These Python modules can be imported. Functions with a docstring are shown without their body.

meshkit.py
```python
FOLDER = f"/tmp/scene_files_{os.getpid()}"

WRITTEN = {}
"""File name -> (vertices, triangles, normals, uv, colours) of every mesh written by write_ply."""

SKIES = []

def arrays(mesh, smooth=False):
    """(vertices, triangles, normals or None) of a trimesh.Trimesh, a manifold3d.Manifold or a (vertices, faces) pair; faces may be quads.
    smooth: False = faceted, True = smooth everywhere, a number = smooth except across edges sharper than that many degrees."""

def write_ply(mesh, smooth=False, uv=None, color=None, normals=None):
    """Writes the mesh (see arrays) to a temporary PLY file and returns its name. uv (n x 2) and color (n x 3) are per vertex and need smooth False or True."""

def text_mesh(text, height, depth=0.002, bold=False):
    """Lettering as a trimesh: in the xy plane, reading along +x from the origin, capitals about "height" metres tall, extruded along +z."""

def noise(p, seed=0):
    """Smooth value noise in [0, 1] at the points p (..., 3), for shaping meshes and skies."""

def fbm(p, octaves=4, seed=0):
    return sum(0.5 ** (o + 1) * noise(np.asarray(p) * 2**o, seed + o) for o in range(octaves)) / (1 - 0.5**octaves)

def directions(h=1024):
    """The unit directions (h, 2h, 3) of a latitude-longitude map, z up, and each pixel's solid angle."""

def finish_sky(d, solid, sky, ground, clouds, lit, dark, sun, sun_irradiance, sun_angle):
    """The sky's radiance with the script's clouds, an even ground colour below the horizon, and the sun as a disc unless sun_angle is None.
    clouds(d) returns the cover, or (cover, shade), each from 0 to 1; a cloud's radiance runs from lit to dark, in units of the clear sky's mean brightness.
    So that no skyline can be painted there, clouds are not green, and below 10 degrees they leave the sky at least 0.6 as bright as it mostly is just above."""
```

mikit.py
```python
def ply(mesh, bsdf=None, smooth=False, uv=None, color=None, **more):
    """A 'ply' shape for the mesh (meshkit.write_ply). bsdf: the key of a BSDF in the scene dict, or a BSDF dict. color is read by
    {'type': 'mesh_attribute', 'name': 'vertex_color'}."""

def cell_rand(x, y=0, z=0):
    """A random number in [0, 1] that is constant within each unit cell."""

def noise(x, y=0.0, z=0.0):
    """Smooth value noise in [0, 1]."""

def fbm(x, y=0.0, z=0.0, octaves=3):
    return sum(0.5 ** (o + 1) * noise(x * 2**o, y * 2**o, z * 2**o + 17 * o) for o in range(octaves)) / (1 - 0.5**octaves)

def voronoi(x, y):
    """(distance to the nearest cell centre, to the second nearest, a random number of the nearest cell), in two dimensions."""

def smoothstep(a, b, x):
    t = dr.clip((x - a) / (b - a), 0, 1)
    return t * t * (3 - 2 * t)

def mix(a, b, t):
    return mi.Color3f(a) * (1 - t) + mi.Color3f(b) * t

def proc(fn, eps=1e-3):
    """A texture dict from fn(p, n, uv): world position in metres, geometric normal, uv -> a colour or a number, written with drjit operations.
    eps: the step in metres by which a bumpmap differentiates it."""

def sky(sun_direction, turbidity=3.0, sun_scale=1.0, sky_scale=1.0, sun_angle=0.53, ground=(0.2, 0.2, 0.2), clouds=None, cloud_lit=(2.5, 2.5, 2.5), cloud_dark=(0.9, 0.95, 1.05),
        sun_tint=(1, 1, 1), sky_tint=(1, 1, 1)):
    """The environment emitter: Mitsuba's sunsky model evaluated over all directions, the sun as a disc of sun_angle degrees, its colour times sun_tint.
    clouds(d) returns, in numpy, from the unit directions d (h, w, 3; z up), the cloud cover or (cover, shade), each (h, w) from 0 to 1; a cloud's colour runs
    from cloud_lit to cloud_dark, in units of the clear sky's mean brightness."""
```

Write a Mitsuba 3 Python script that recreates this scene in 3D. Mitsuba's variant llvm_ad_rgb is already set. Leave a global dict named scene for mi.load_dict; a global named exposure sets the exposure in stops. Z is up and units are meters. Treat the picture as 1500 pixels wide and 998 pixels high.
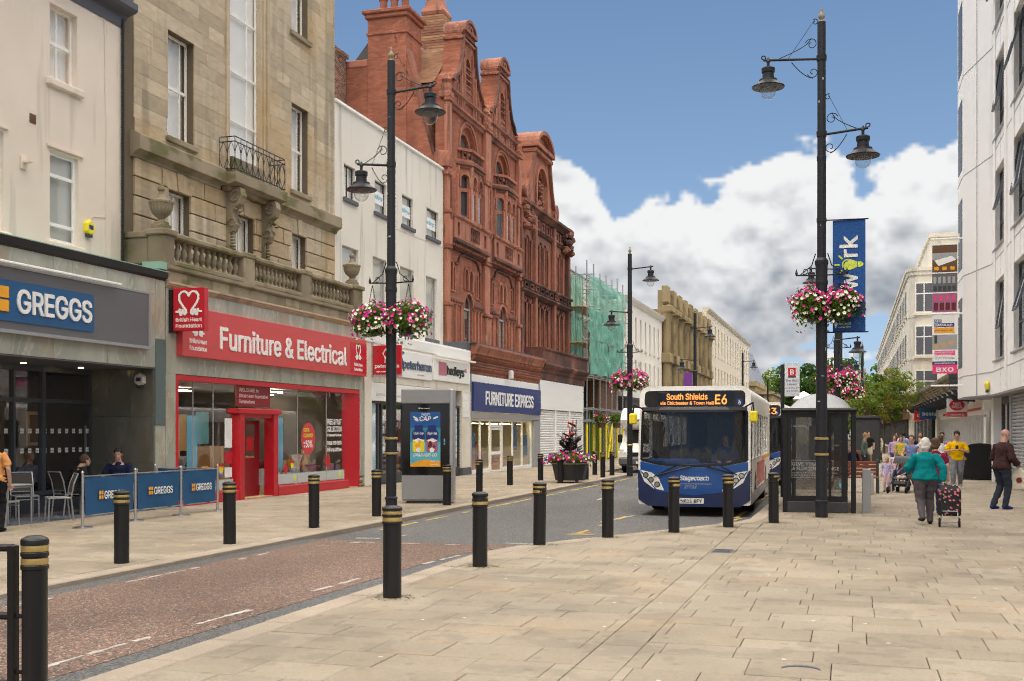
import math, random
import numpy as np
import trimesh
import drjit as dr
import mitsuba as mi
import manifold3d as m3
import shapely.geometry as sg
from shapely import affinity
from shapely.ops import unary_union
import mikit
import meshkit
from mikit import noise, fbm, voronoi, cell_rand, smoothstep, mix

T4 = mi.ScalarTransform4f
scene, labels = {}, {}

# ---------------------------------------------------------------- camera, sky, sun, exposure
YAW = math.degrees(math.atan(496 / 1650))
a = math.radians(YAW)
scene['camera'] = dict(type='perspective', fov=2 * math.degrees(math.atan(750 / 1650)), fov_axis='x', near_clip=0.1, far_clip=3000.0,
                       principal_point_offset_y=-(633 - 499) / 998,
                       to_world=T4().look_at(origin=[0, 0, 1.75], target=[-math.sin(a), math.cos(a), 1.75], up=[0, 0, 1]))
exposure = 2.3


def clouds(d):
    az = np.degrees(np.arctan2(d[..., 0], d[..., 1]))
    el = np.degrees(np.arcsin(np.clip(d[..., 2], -1, 1)))
    top = np.interp(az, [-180, -60, -30, -20, -14, -11.5, -8, -4.8, -2, 0.5, 3, 6, 20, 60, 180], [13.5, 14, 13, 14, 14.4, 11.6, 12.8, 13.8, 13.2, 11.6, 13.8, 13.8, 12.5, 14, 13.5])
    base = 4.6 + 1.2 * np.sin(np.radians(az * 13 + 10))

    def dens(o, e):
        q = np.stack([az * 0.15, (e + o) * 0.21, 0 * az + 3.3], -1)
        n = meshkit.fbm(q, 3, seed=31)
        b = np.abs(2 * meshkit.fbm(q * 2.2 + 7.7, 2, seed=12) - 1)
        b2 = np.abs(2 * meshkit.fbm(q * 6.0 + 1.7, 3, seed=14) - 1)
        return (n - 0.5) + 0.38 * (0.26 - b) + 0.21 * (0.26 - b2)

    def field(e, o=0.0):
        m = np.minimum(np.minimum((top - e) / 4.2, (e - base) / 3.0), 0.52)
        low = np.minimum((4.2 - e) / 2.6, 0.17)
        high = np.minimum((e - 27) / 11, 0.55)
        return np.maximum(np.maximum(np.maximum(m, low), high), -0.62) + 1.5 * dens(o, e)

    f = field(el)
    cover = np.clip(f / 0.085, 0, 1)
    cover = cover * cover * (3 - 2 * cover)
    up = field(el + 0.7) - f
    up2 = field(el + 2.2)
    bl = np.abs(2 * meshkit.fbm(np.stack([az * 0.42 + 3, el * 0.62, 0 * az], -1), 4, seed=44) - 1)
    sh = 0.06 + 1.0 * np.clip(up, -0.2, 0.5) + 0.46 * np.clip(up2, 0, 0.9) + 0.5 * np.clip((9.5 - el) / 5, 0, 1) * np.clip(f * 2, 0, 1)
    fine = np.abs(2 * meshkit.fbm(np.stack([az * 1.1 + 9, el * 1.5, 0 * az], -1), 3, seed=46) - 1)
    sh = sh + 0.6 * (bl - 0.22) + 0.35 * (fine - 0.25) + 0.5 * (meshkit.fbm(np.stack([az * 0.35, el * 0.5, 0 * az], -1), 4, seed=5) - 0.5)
    ov = np.clip((34 - el) / 16, 0, 1)                        # unseen overhead cloud brightened to light the fronts, lower bank kept darker
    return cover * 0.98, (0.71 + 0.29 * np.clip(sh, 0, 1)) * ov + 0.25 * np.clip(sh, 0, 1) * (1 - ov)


SUN = (0.06, -0.45, 0.90)
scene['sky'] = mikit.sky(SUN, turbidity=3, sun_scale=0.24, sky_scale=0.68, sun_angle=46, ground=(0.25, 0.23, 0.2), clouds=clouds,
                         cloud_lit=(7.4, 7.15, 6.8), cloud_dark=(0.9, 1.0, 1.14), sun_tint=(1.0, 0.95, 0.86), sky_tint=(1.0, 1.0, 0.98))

# ---------------------------------------------------------------- helpers
rng = random.Random(4)


def R(lo, hi):
    return rng.uniform(lo, hi)


def nk(base):
    k, i = base, 0
    while k in scene or k in used:
        i += 1
        k = f'{base}_{i:03d}'
    used.add(k)
    return k


used = set()


def thing(name, label=None, category=None, group=None, kind=None):
    k = nk(name)
    tag(k, label, category, group, kind)
    return k


def tag(k, label=None, category=None, group=None, kind=None):
    e = {}
    for n, v in (('label', label), ('category', category), ('group', group), ('kind', kind)):
        if v:
            e[n] = v
    labels[k] = e
    return k


class MB:
    """A growing mesh: vertices, triangles, one tone per vertex (kept in uv.x)."""

    def __init__(s):
        s.v, s.f, s.t, s.n = [], [], [], 0

    def add(s, v, f, tone=0.5, M=None):
        v = np.asarray(v, float)
        f = np.asarray(f, int)
        if f.shape[1] == 4:
            f = np.vstack([f[:, [0, 1, 2]], f[:, [0, 2, 3]]])
        if M is not None:
            v = v @ M[:3, :3].T + M[:3, 3]
            if np.linalg.det(M[:3, :3]) < 0:
                f = f[:, ::-1]
        s.v.append(v)
        s.f.append(f + s.n)
        s.t.append(np.full(len(v), tone))
        s.n += len(v)
        return s

    def mesh(s, m, tone=0.5, M=None):
        if hasattr(m, 'to_mesh'):
            q = m.to_mesh()
            return s.add(q.vert_properties[:, :3], q.tri_verts, tone, M)
        return s.add(m.vertices, m.faces, tone, M)

    def box(s, x0, x1, y0, y1, z0, z1, bev=0.0, tone=0.5, M=None):
        lo, hi = np.array([min(x0, x1), min(y0, y1), min(z0, z1)]), np.array([max(x0, x1), max(y0, y1), max(z0, z1)])
        if bev <= 0 or bev * 2.2 > (hi - lo).min():
            c = np.array([[i, j, k] for i in (0, 1) for j in (0, 1) for k in (0, 1)], float)
            return s.add(lo + c * (hi - lo), BOXF, tone, M)
        return s.add(np.where(CHV < 0, lo, hi) - np.sign(CHV) * (np.abs(CHV) < 2) * bev, CHF, tone, M)

    def cbox(s, c, d, bev=0.0, tone=0.5, M=None):
        return s.box(c[0] - d[0] / 2, c[0] + d[0] / 2, c[1] - d[1] / 2, c[1] + d[1] / 2, c[2] - d[2] / 2, c[2] + d[2] / 2, bev, tone, M)

    def lathe(s, prof, c=(0, 0, 0), seg=16, tone=0.5, M=None, a0=0.0, squash=1.0):
        """prof: (r, z) from bottom to top."""
        p = np.array(prof, float)
        a = np.arange(seg) * 2 * np.pi / seg + a0
        v = np.stack([p[:, None, 0] * np.cos(a), p[:, None, 0] * np.sin(a) * squash, np.repeat(p[:, None, 1], seg, 1)], -1).reshape(-1, 3) + np.array(c)
        i, j = np.meshgrid(np.arange(len(p) - 1), np.arange(seg), indexing='ij')
        q = np.stack([i * seg + j, i * seg + (j + 1) % seg, (i + 1) * seg + (j + 1) % seg, (i + 1) * seg + j], -1).reshape(-1, 4)
        f = np.vstack([q[:, [0, 1, 2]], q[:, [0, 2, 3]]])
        n = len(v)
        ex, cf = [], []
        jj = np.arange(seg)
        for row, z, flip in ((0, p[0, 1], True), (len(p) - 1, p[-1, 1], False)):
            if p[row, 0] > 1e-6:
                ex.append(np.array(c) + [0, 0, z])
                t = np.stack([jj + row * seg, (jj + 1) % seg + row * seg, np.full(seg, n + len(ex) - 1)], 1)
                cf.append(t[:, ::-1] if flip else t)
        if ex:
            v, f = np.vstack([v, ex]), np.vstack([f] + cf)
        return s.add(v, f, tone, M)

    def tube(s, pts, r, seg=6, tone=0.5, M=None, cap=True):
        p = np.asarray(pts, float)
        r = np.broadcast_to(np.asarray(r, float), (len(p),))
        t = np.gradient(p, axis=0)
        t /= np.linalg.norm(t, axis=1, keepdims=True) + 1e-12
        up = np.array([0, 0, 1.0]) if abs(t[:, 2]).mean() < 0.85 else np.array([1.0, 0.02, 0])
        A = np.cross(t, up)
        A /= np.linalg.norm(A, axis=1, keepdims=True) + 1e-12
        B = np.cross(t, A)
        g = np.arange(seg) * 2 * np.pi / seg + np.pi / seg
        v = (p[:, None] + r[:, None, None] * (np.cos(g)[None, :, None] * A[:, None] + np.sin(g)[None, :, None] * B[:, None])).reshape(-1, 3)
        i, j = np.meshgrid(np.arange(len(p) - 1), np.arange(seg), indexing='ij')
        q = np.stack([i * seg + j, i * seg + (j + 1) % seg, (i + 1) * seg + (j + 1) % seg, (i + 1) * seg + j], -1).reshape(-1, 4)
        f = np.vstack([q[:, [0, 1, 2]], q[:, [0, 2, 3]]])
        if cap:
            e = (len(p) - 1) * seg
            f = np.vstack([f, [[0, k + 1, k] for k in range(1, seg - 1)], [[e, e + k, e + k + 1] for k in range(1, seg - 1)]])
        return s.add(v, f[:, ::-1] if np.dot(np.cross(A[0], B[0]), t[0]) < 0 else f, tone, M)

    def px(s, poly, x0, x1, tone=0.5):
        """A polygon given in (y, z), with thickness from x0 to x1."""
        for g in getattr(poly, 'geoms', [poly]):
            if g.is_empty or g.area < 1e-7 or g.geom_type != 'Polygon':
                continue
            m = trimesh.creation.extrude_polygon(g, abs(x1 - x0), engine='earcut')
            v = m.vertices
            s.add(np.stack([min(x0, x1) + v[:, 2], v[:, 0], v[:, 1]], 1), m.faces, tone)
        return s

    def py(s, poly, y0, y1, tone=0.5):
        """A polygon given in (x, z), with thickness from y0 to y1."""
        for g in getattr(poly, 'geoms', [poly]):
            if g.is_empty or g.area < 1e-7 or g.geom_type != 'Polygon':
                continue
            m = trimesh.creation.extrude_polygon(g, abs(y1 - y0), engine='earcut')
            v = m.vertices
            s.add(np.stack([v[:, 0], max(y0, y1) - v[:, 2], v[:, 1]], 1), m.faces, tone)
        return s

    def pz(s, poly, z0, z1, tone=0.5):
        for g in getattr(poly, 'geoms', [poly]):
            if g.is_empty or g.area < 1e-7 or g.geom_type != 'Polygon':
                continue
            m = trimesh.creation.extrude_polygon(g, z1 - z0, engine='earcut')
            s.add(m.vertices + [0, 0, z0], m.faces, tone)
        return s

    def quad(s, a, b, c, d, tone=0.5):
        return s.add([a, b, c, d], [[0, 1, 2], [0, 2, 3]], tone)

    def slab(s, pts, z0, z1, bev, tone=0.5, tilt=(0, 0)):
        """A convex paving slab (counter-clockwise outline) with worn edges."""
        p = np.asarray(pts, float)
        c = p.mean(0)
        d = p - c
        ins = c + d * np.maximum(0.3, 1 - bev / np.maximum(np.abs(d), bev * 1.4))
        n = len(p)
        zt = z1 + (p - c) @ np.array(tilt)
        v = np.vstack([np.c_[p, np.full(n, z0)], np.c_[p, zt - bev * 0.7], np.c_[ins, zt]])
        f = []
        for r in (0, n):
            for i in range(n):
                j = (i + 1) % n
                f += [[r + i, r + j, r + n + j], [r + i, r + n + j, r + n + i]]
        f += [[2 * n, 2 * n + i, 2 * n + i + 1] for i in range(1, n - 1)]
        return s.add(v, f, tone)

    def arrays(s):
        return np.vstack(s.v), np.vstack(s.f)

    def put(s, key, bsdf, smooth=False, M=None, **more):
        v, f = s.arrays()
        if M is not None:
            v = v @ np.asarray(M)[:3, :3].T + np.asarray(M)[:3, 3]
        m = trimesh.Trimesh(v, f, process=False)
        if smooth in (False, True):
            t = np.concatenate(s.t)
            scene[key] = mikit.ply(m, bsdf, smooth, uv=np.stack([t, v[:, 2]], 1), **more)
        else:
            m.merge_vertices()
            scene[key] = mikit.ply(m, bsdf, smooth, **more)
        return key


BOXF = [[0, 1, 3], [0, 3, 2], [4, 6, 7], [4, 7, 5], [0, 4, 5], [0, 5, 1], [2, 3, 7], [2, 7, 6], [0, 2, 6], [0, 6, 4], [1, 5, 7], [1, 7, 3]]


def _chamfer():
    v, f, idx = [], [], {}
    for sx in (-1, 1):
        for sy in (-1, 1):
            for sz in (-1, 1):
                for ax in range(3):
                    c = [sx, sy, sz]
                    c[ax] *= 2
                    idx[(sx, sy, sz, ax)] = len(v)
                    v.append(c)
    v = np.array(v, float)

    def face(q):
        q = list(q)
        p = np.sign(v[q]) * (1 + 0.5 * (np.abs(v[q]) > 1.5))
        n = np.cross(p[1] - p[0], p[2] - p[0])
        if np.dot(n, p.mean(0)) < 0:
            q = q[::-1]
        f.extend([[q[0], q[k], q[k + 1]] for k in range(1, len(q) - 1)])
    S = (-1, 1)
    for ax in range(3):
        o = [k for k in range(3) if k != ax]
        for sa in S:
            q = []
            for s1, s2 in ((-1, -1), (1, -1), (1, 1), (-1, 1)):
                c = [0, 0, 0]
                c[ax], c[o[0]], c[o[1]] = sa, s1, s2
                q.append(idx[(*c, ax)])
            face(q)
        for s1 in S:                                        # the edge that runs along ax
            for s2 in S:
                q = []
                for e, first in ((-1, o[0]), (1, o[0]), (1, o[1]), (-1, o[1])):
                    c = [0, 0, 0]
                    c[ax], c[o[0]], c[o[1]] = e, s1, s2
                    q.append(idx[(*c, first)])
                face(q)
    for sx in S:
        for sy in S:
            for sz in S:
                face([idx[(sx, sy, sz, k)] for k in range(3)])
    return v, np.array(f)


CHV, CHF = _chamfer()


def part(t, name, mb, bsdf, smooth=False, label=None, M=None, **more):
    if mb.n == 0:
        return None
    k = nk(f'{t}__{name}')
    mb.put(k, bsdf, smooth, M, **more)
    if label:
        labels[k] = {'label': label}
    return k


def single(name, mb, bsdf, label, category, group=None, kind=None, smooth=False, M=None):
    k = thing(name, label, category, group, kind)
    mb.put(k, bsdf, smooth, M)
    return k


def box(*a, **k):
    return MB().box(*a, **k)


def rot(z=0.0, loc=(0, 0, 0), sc=1.0):
    c, s = math.cos(z) * sc, math.sin(z) * sc
    M = np.eye(4)
    M[:3, :3] = [[c, -s, 0], [s, c, 0], [0, 0, sc]]
    M[:3, 3] = loc
    return M


def rect(y0, y1, z0, z1):
    return sg.box(y0, z0, y1, z1)


def arch(y0, y1, z0, z1, pointed=0.0, n=14):
    """An arched opening: its head is a half circle, or pointed."""
    r = (y1 - y0) / 2
    c = (y0 + y1) / 2
    zs = z1 - r * (1 + pointed)
    pts = [(y0, z0), (y1, z0)]
    for i in range(n + 1):
        a = math.pi * i / n
        pts.append((c + r * math.cos(a), zs + r * math.sin(a) * (1 + pointed * math.sin(a))))
    return sg.Polygon(pts)


TEXTS = {}


def text2d(s, bold=True):
    """The lettering as a flat trimesh one metre high in capitals."""
    if (s, bold) not in TEXTS:
        TEXTS[s, bold] = meshkit.text_mesh(s, 1.0, 1.0, bold)
    return TEXTS[s, bold]


def letters(mb, s, o, right, up, out, h, w=None, depth=0.004, bold=True, slant=0.0):
    """Lettering at o, capitals h high and w wide in all, standing proud of its board."""
    m = text2d(s, bold)
    v = np.array(m.vertices)
    v[:, 0] -= v[:, 0].min()
    k = h if w is None else w / v[:, 0].max()
    x = v[:, 0] * k + v[:, 1] * h * slant
    p = np.asarray(o, float) + x[:, None] * np.asarray(right, float) + (v[:, 1] * h)[:, None] * np.asarray(up, float) + (v[:, 2] * depth)[:, None] * np.asarray(out, float)
    f = m.faces if np.dot(np.cross(right, up), out) > 0 else m.faces[:, ::-1]
    return mb.add(p, f)


EX, EY, EZ = np.array([1., 0, 0]), np.array([0, 1., 0]), np.array([0, 0, 1.])


def text_left(mb, s, y, z, x, h, w=None, depth=0.004, **k):     # on a face that looks to +x
    return letters(mb, s, (x, y, z), EY, EZ, EX, h, w, depth, **k)


def text_front(mb, s, x, z, y, h, w=None, depth=0.004, **k):    # on a face that looks to -y
    return letters(mb, s, (x, y, z), EX, EZ, -EY, h, w, depth, **k)


# ---------------------------------------------------------------- materials
def mat(name, c, rough=0.6, spec=0.4, metallic=0.0, bump=None, **k):
    col = mikit.proc(c) if callable(c) else {'type': 'rgb', 'value': list(c)}
    b = {'type': 'principled', 'base_color': col, 'roughness': rough, 'specular': spec, **k}
    if metallic:
        b['metallic'] = metallic
        del b['specular']
    if bump is not None:
        b = {'type': 'bumpmap', 'arbitrary': mikit.proc(bump[0], eps=bump[2] if len(bump) > 2 else 2e-3), 'scale': bump[1], 'bsdf': b}
    scene[name] = {'type': 'twosided', 'bsdf': b}
    return name


def tonef(uv, lo=0.8, hi=1.2):
    return lo + (hi - lo) * uv.x


def paving_c(p, n, uv):
    g = fbm(p.x * 1.1, p.y * 1.1, 3.0, 4)
    fine = noise(p.x * 60, p.y * 60)
    base = mix((0.238, 0.203, 0.156), (0.290, 0.252, 0.198), uv.x)
    base = mix(base, mi.Color3f(0.31, 0.235, 0.155), smoothstep(0.60, 0.78, fbm(p.x * 0.9 + 9, p.y * 1.7, 1.0, 3)) * 0.45)
    gum = smoothstep(0.11, 0.07, voronoi(p.x * 2.3, p.y * 2.3)[0])
    base = base * (0.80 + 0.32 * g) * (0.92 + 0.16 * fine)
    stain = smoothstep(0.55, 0.66, fbm(p.x * 0.55 + 3, p.y * 0.55, 7.0, 5)) * 0.28 + smoothstep(0.60, 0.70, fbm(p.x * 3, p.y * 3, 7.0, 3)) * 0.35
    pale = smoothstep(0.016, 0.010, voronoi(p.x * 0.7 + 5, p.y * 0.7)[0])
    base = mix(base, mi.Color3f(0.125, 0.11, 0.088), dr.minimum(gum * 0.28 + stain * 0.75, 0.6))
    return mix(base, mi.Color3f(0.55, 0.52, 0.47), pale * 0.8)


def kerb_c(p, n, uv):
    f = noise(p.x * 140, p.y * 140, p.z * 140)
    return mix((0.25, 0.21, 0.165), (0.37, 0.315, 0.255), f) * (0.75 + 0.4 * fbm(p.x * 2, p.y * 2, p.z * 2))


def asphalt_c(p, n, uv):
    f = voronoi(p.x * 55, p.y * 55)
    g = fbm(p.x * 0.7, p.y * 0.35, 2.0, 4)
    return mi.Color3f(0.093, 0.093, 0.094) * (0.55 + 0.95 * f[2]) * (0.75 + 0.5 * g)


def chips_c(p, n, uv):
    f = voronoi(p.x * 58, p.y * 58)
    c = mix((0.085, 0.08, 0.075), (0.22, 0.13, 0.10), smoothstep(0.30, 0.42, f[2]))
    c = mix(c, (0.36, 0.29, 0.24), smoothstep(0.86, 0.90, f[2]))
    g = fbm(p.x * 0.8, p.y * 0.5, 5.0, 4)
    return c * (0.45 + 0.55 * g)


def ashlar_c(p, n, uv):
    w = mix((0.38, 0.315, 0.225), (0.54, 0.455, 0.33), uv.x)
    st = fbm(p.y * 2.6, p.z * 0.22, p.x * 2.0, 4)
    w = mix(w, (0.15, 0.128, 0.098), smoothstep(0.55, 0.78, st) * 0.45)
    gold = smoothstep(0.5, 0.72, fbm(p.y * 0.35 + 3, p.z * 0.5, 4.0, 3))
    w = mix(w, (0.44, 0.30, 0.14), gold * 0.5)
    return w * (0.85 + 0.3 * fbm(p.y * 5, p.z * 14, p.x * 5, 3))


def oldstone_c(p, n, uv):
    w = mix((0.21, 0.175, 0.125), (0.36, 0.30, 0.215), uv.x) * (0.7 + 0.6 * fbm(p.y * 1.7, p.z * 1.7, p.x * 1.7, 4))
    moss = smoothstep(0.48, 0.68, fbm(p.y * 1.3, p.z * 2.6 + 4, p.x * 1.3, 4))
    return mix(w, (0.115, 0.115, 0.045), moss * 0.75)


def render_c(p, n, uv):
    g = fbm(p.y * 0.9, p.z * 0.9, p.x, 4)
    st = fbm(p.y * 5, p.z * 0.35, 1.0, 4)
    c = mix((0.66, 0.575, 0.49), (0.75, 0.665, 0.575), g)
    return mix(c, (0.42, 0.36, 0.30), smoothstep(0.60, 0.80, st) * 0.35)


def whiterender_c(p, n, uv):
    st = fbm(p.y * 3.5, p.z * 0.25, 1.0, 4)
    c = mix((0.64, 0.605, 0.535), (0.74, 0.71, 0.645), fbm(p.y * 0.5, p.z * 0.5, 2.0, 4))
    return mix(c, (0.33, 0.30, 0.25), smoothstep(0.56, 0.8, st) * 0.5)


def marble_c(p, n, uv):
    x = p.y + p.x * 0.8
    w = fbm(x * 1.6, p.z * 1.1, uv.x * 9, 4)
    v = dr.abs(fbm(x * 3.0 + 3 * w, p.z * 0.9 + 2 * w, uv.x * 7, 5) - 0.5)
    c = mix((0.22, 0.235, 0.195), (0.46, 0.46, 0.385), fbm(x * 2.5 + 2 * w, p.z * 0.6, uv.x * 5, 5))
    c = mix(c, (0.50, 0.48, 0.38), smoothstep(0.035, 0.0, v) * 0.6)
    return mix(c, (0.36, 0.25, 0.15), smoothstep(0.62, 0.75, fbm(x * 2 + 40, p.z * 0.8, 3.0, 3)) * 0.4)


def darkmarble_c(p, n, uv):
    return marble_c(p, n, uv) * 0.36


def brickmap(p, n, L=0.225, Hh=0.075):
    u = dr.select(dr.abs(n.x) > 0.7, p.y, p.x)
    v = p.z / Hh
    row = dr.floor(v)
    uu = u / L + 0.5 * (row - 2 * dr.floor(row / 2))
    col = dr.floor(uu)
    fu, fv = uu - col, v - row
    edge = dr.minimum(dr.minimum(fu, 1 - fu) * L, dr.minimum(fv, 1 - fv) * Hh)
    return cell_rand(col, row), edge


def redbrick_c(p, n, uv):
    r, e = brickmap(p, n)
    c = mix((0.27, 0.092, 0.058), (0.42, 0.160, 0.100), r)
    c = mix(c, (0.31, 0.115, 0.07), smoothstep(0.86, 0.9, r))
    c = mix(c, (0.18, 0.065, 0.045), smoothstep(0.50, 0.72, fbm(p.y * 1.4 + p.x, p.z * 0.35, 2.0, 4)) * 0.65)
    c = c * (0.70 + 0.55 * fbm(p.x * 1.5 + p.y * 1.5, p.z * 1.5, 2.0, 4))
    return mix(mi.Color3f(0.25, 0.12, 0.08), c, smoothstep(0.003, 0.006, e))


def terracotta_c(p, n, uv):
    g = fbm(p.y * 1.3, p.z * 1.3, p.x * 1.3, 4)
    c = mix((0.21, 0.070, 0.044), (0.50, 0.215, 0.14), g * 0.45 + uv.x * 0.55)
    st = fbm(p.y * 4, p.z * 0.5, p.x * 4, 4)
    c = mix(c, (0.13, 0.060, 0.042), smoothstep(0.50, 0.70, st) * 0.75)
    return mix(c, (0.50, 0.31, 0.20), smoothstep(0.62, 0.8, fbm(p.y * 2 + 9, p.z * 2, p.x * 2, 3)) * 0.35)


def soot_c(p, n, uv):
    g = fbm(p.y * 0.9, p.z * 0.6, p.x * 0.9, 4)
    c = mix((0.075, 0.040, 0.034), (0.31, 0.13, 0.088), smoothstep(0.3, 0.75, g * 0.7 + uv.x * 0.45))
    return c * (0.75 + 0.5 * fbm(p.y * 9, p.z * 9, p.x * 9, 3))


def darkbrick_c(p, n, uv):
    r, e = brickmap(p, n)
    c = mix((0.075, 0.045, 0.035), (0.34, 0.13, 0.07), smoothstep(0.2, 0.95, r))
    return mix(mi.Color3f(0.40, 0.36, 0.30), c, smoothstep(0.005, 0.009, e))


def tile_c(p, n, uv):
    c = mix((0.17, 0.075, 0.05), (0.33, 0.19, 0.11), uv.x)
    c = mix(c, (0.24, 0.215, 0.12), smoothstep(0.52, 0.72, fbm(p.x, p.y, p.z, 4)) * 0.6)
    return c * (0.7 + 0.6 * noise(p.x * 6, p.y * 6, p.z * 12))


def panel_c(p, n, uv):
    st = fbm(p.y * 2.2, p.z * 0.18, p.x * 2.2, 4)
    c = mi.Color3f(0.86, 0.85, 0.83) * (0.95 + 0.06 * uv.x)
    return mix(c, (0.58, 0.565, 0.53), smoothstep(0.56, 0.80, st) * 0.4)


def portland_c(p, n, uv):
    st = fbm(p.y * 1.5, p.z * 0.3, p.x * 1.5, 4)
    c = mix((0.62, 0.58, 0.49), (0.73, 0.69, 0.60), fbm(p.y * 0.4, p.z * 0.4, p.x, 3))
    return mix(c, (0.36, 0.33, 0.27), smoothstep(0.55, 0.8, st) * 0.55)


def sandstone_c(p, n, uv):
    c = mix((0.20, 0.155, 0.085), (0.44, 0.35, 0.20), fbm(p.y * 0.9, p.z * 1.2, p.x, 4) * 0.7 + uv.x * 0.3)
    return mix(c, (0.10, 0.085, 0.06), smoothstep(0.55, 0.75, fbm(p.y * 0.8 + 5, p.z * 0.35, 1.0, 4)) * 0.6)


def shutter_c(p, n, uv):
    return mi.Color3f(0.70, 0.70, 0.69) * (0.85 + 0.2 * fbm(p.y * 2, p.z * 5, 1.0, 3))


def wood_c(p, n, uv):
    g = fbm(p.x * 3, p.y * 3, p.z * 40, 3)
    return mix((0.13, 0.035, 0.022), (0.25, 0.075, 0.045), g)


def flag_bump(p, n, uv):
    return fbm(p.x * 30, p.y * 30, p.z * 30, 3)


mat('m_paving', paving_c, 0.75, 0.3)
mat('m_kerb', kerb_c, 0.7, 0.3)
mat('m_asphalt', asphalt_c, 0.85, 0.25)
mat('m_chips', chips_c, 0.8, 0.25)
mat('m_ashlar', ashlar_c, 0.85, 0.2)
mat('m_oldstone', oldstone_c, 0.9, 0.2)
mat('m_render', render_c, 0.9, 0.2)
mat('m_whiterender', whiterender_c, 0.85, 0.2)
mat('m_marble', marble_c, 0.35, 0.5)
mat('m_darkmarble', darkmarble_c, 0.2, 0.5)
mat('m_redbrick', redbrick_c, 0.85, 0.2)
mat('m_terracotta', terracotta_c, 0.7, 0.3)
mat('m_soot', soot_c, 0.75, 0.3)
mat('m_darkbrick', darkbrick_c, 0.9, 0.2)
mat('m_tile', tile_c, 0.85, 0.2)
mat('m_panel', panel_c, 0.55, 0.4)
mat('m_portland', portland_c, 0.85, 0.2)
mat('m_sandstone', sandstone_c, 0.9, 0.2)
mat('m_shutter', shutter_c, 0.45, 0.5)
mat('m_wood', wood_c, 0.45, 0.4)
mat('m_joint', (0.085, 0.07, 0.052), 0.95, 0.1)
mat('m_mortar', (0.15, 0.12, 0.085), 0.95, 0.1)
mat('m_earth', (0.12, 0.11, 0.10), 0.95, 0.1)
mat('m_black', (0.013, 0.013, 0.014), 0.33, 0.4)
mat('m_iron', (0.018, 0.020, 0.026), 0.42, 0.4)
mat('m_gold', (0.62, 0.46, 0.17), 0.38, metallic=0.75)
mat('m_steel', (0.62, 0.62, 0.62), 0.28, metallic=0.95)
mat('m_alu', (0.55, 0.56, 0.57), 0.4, metallic=0.8)
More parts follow.
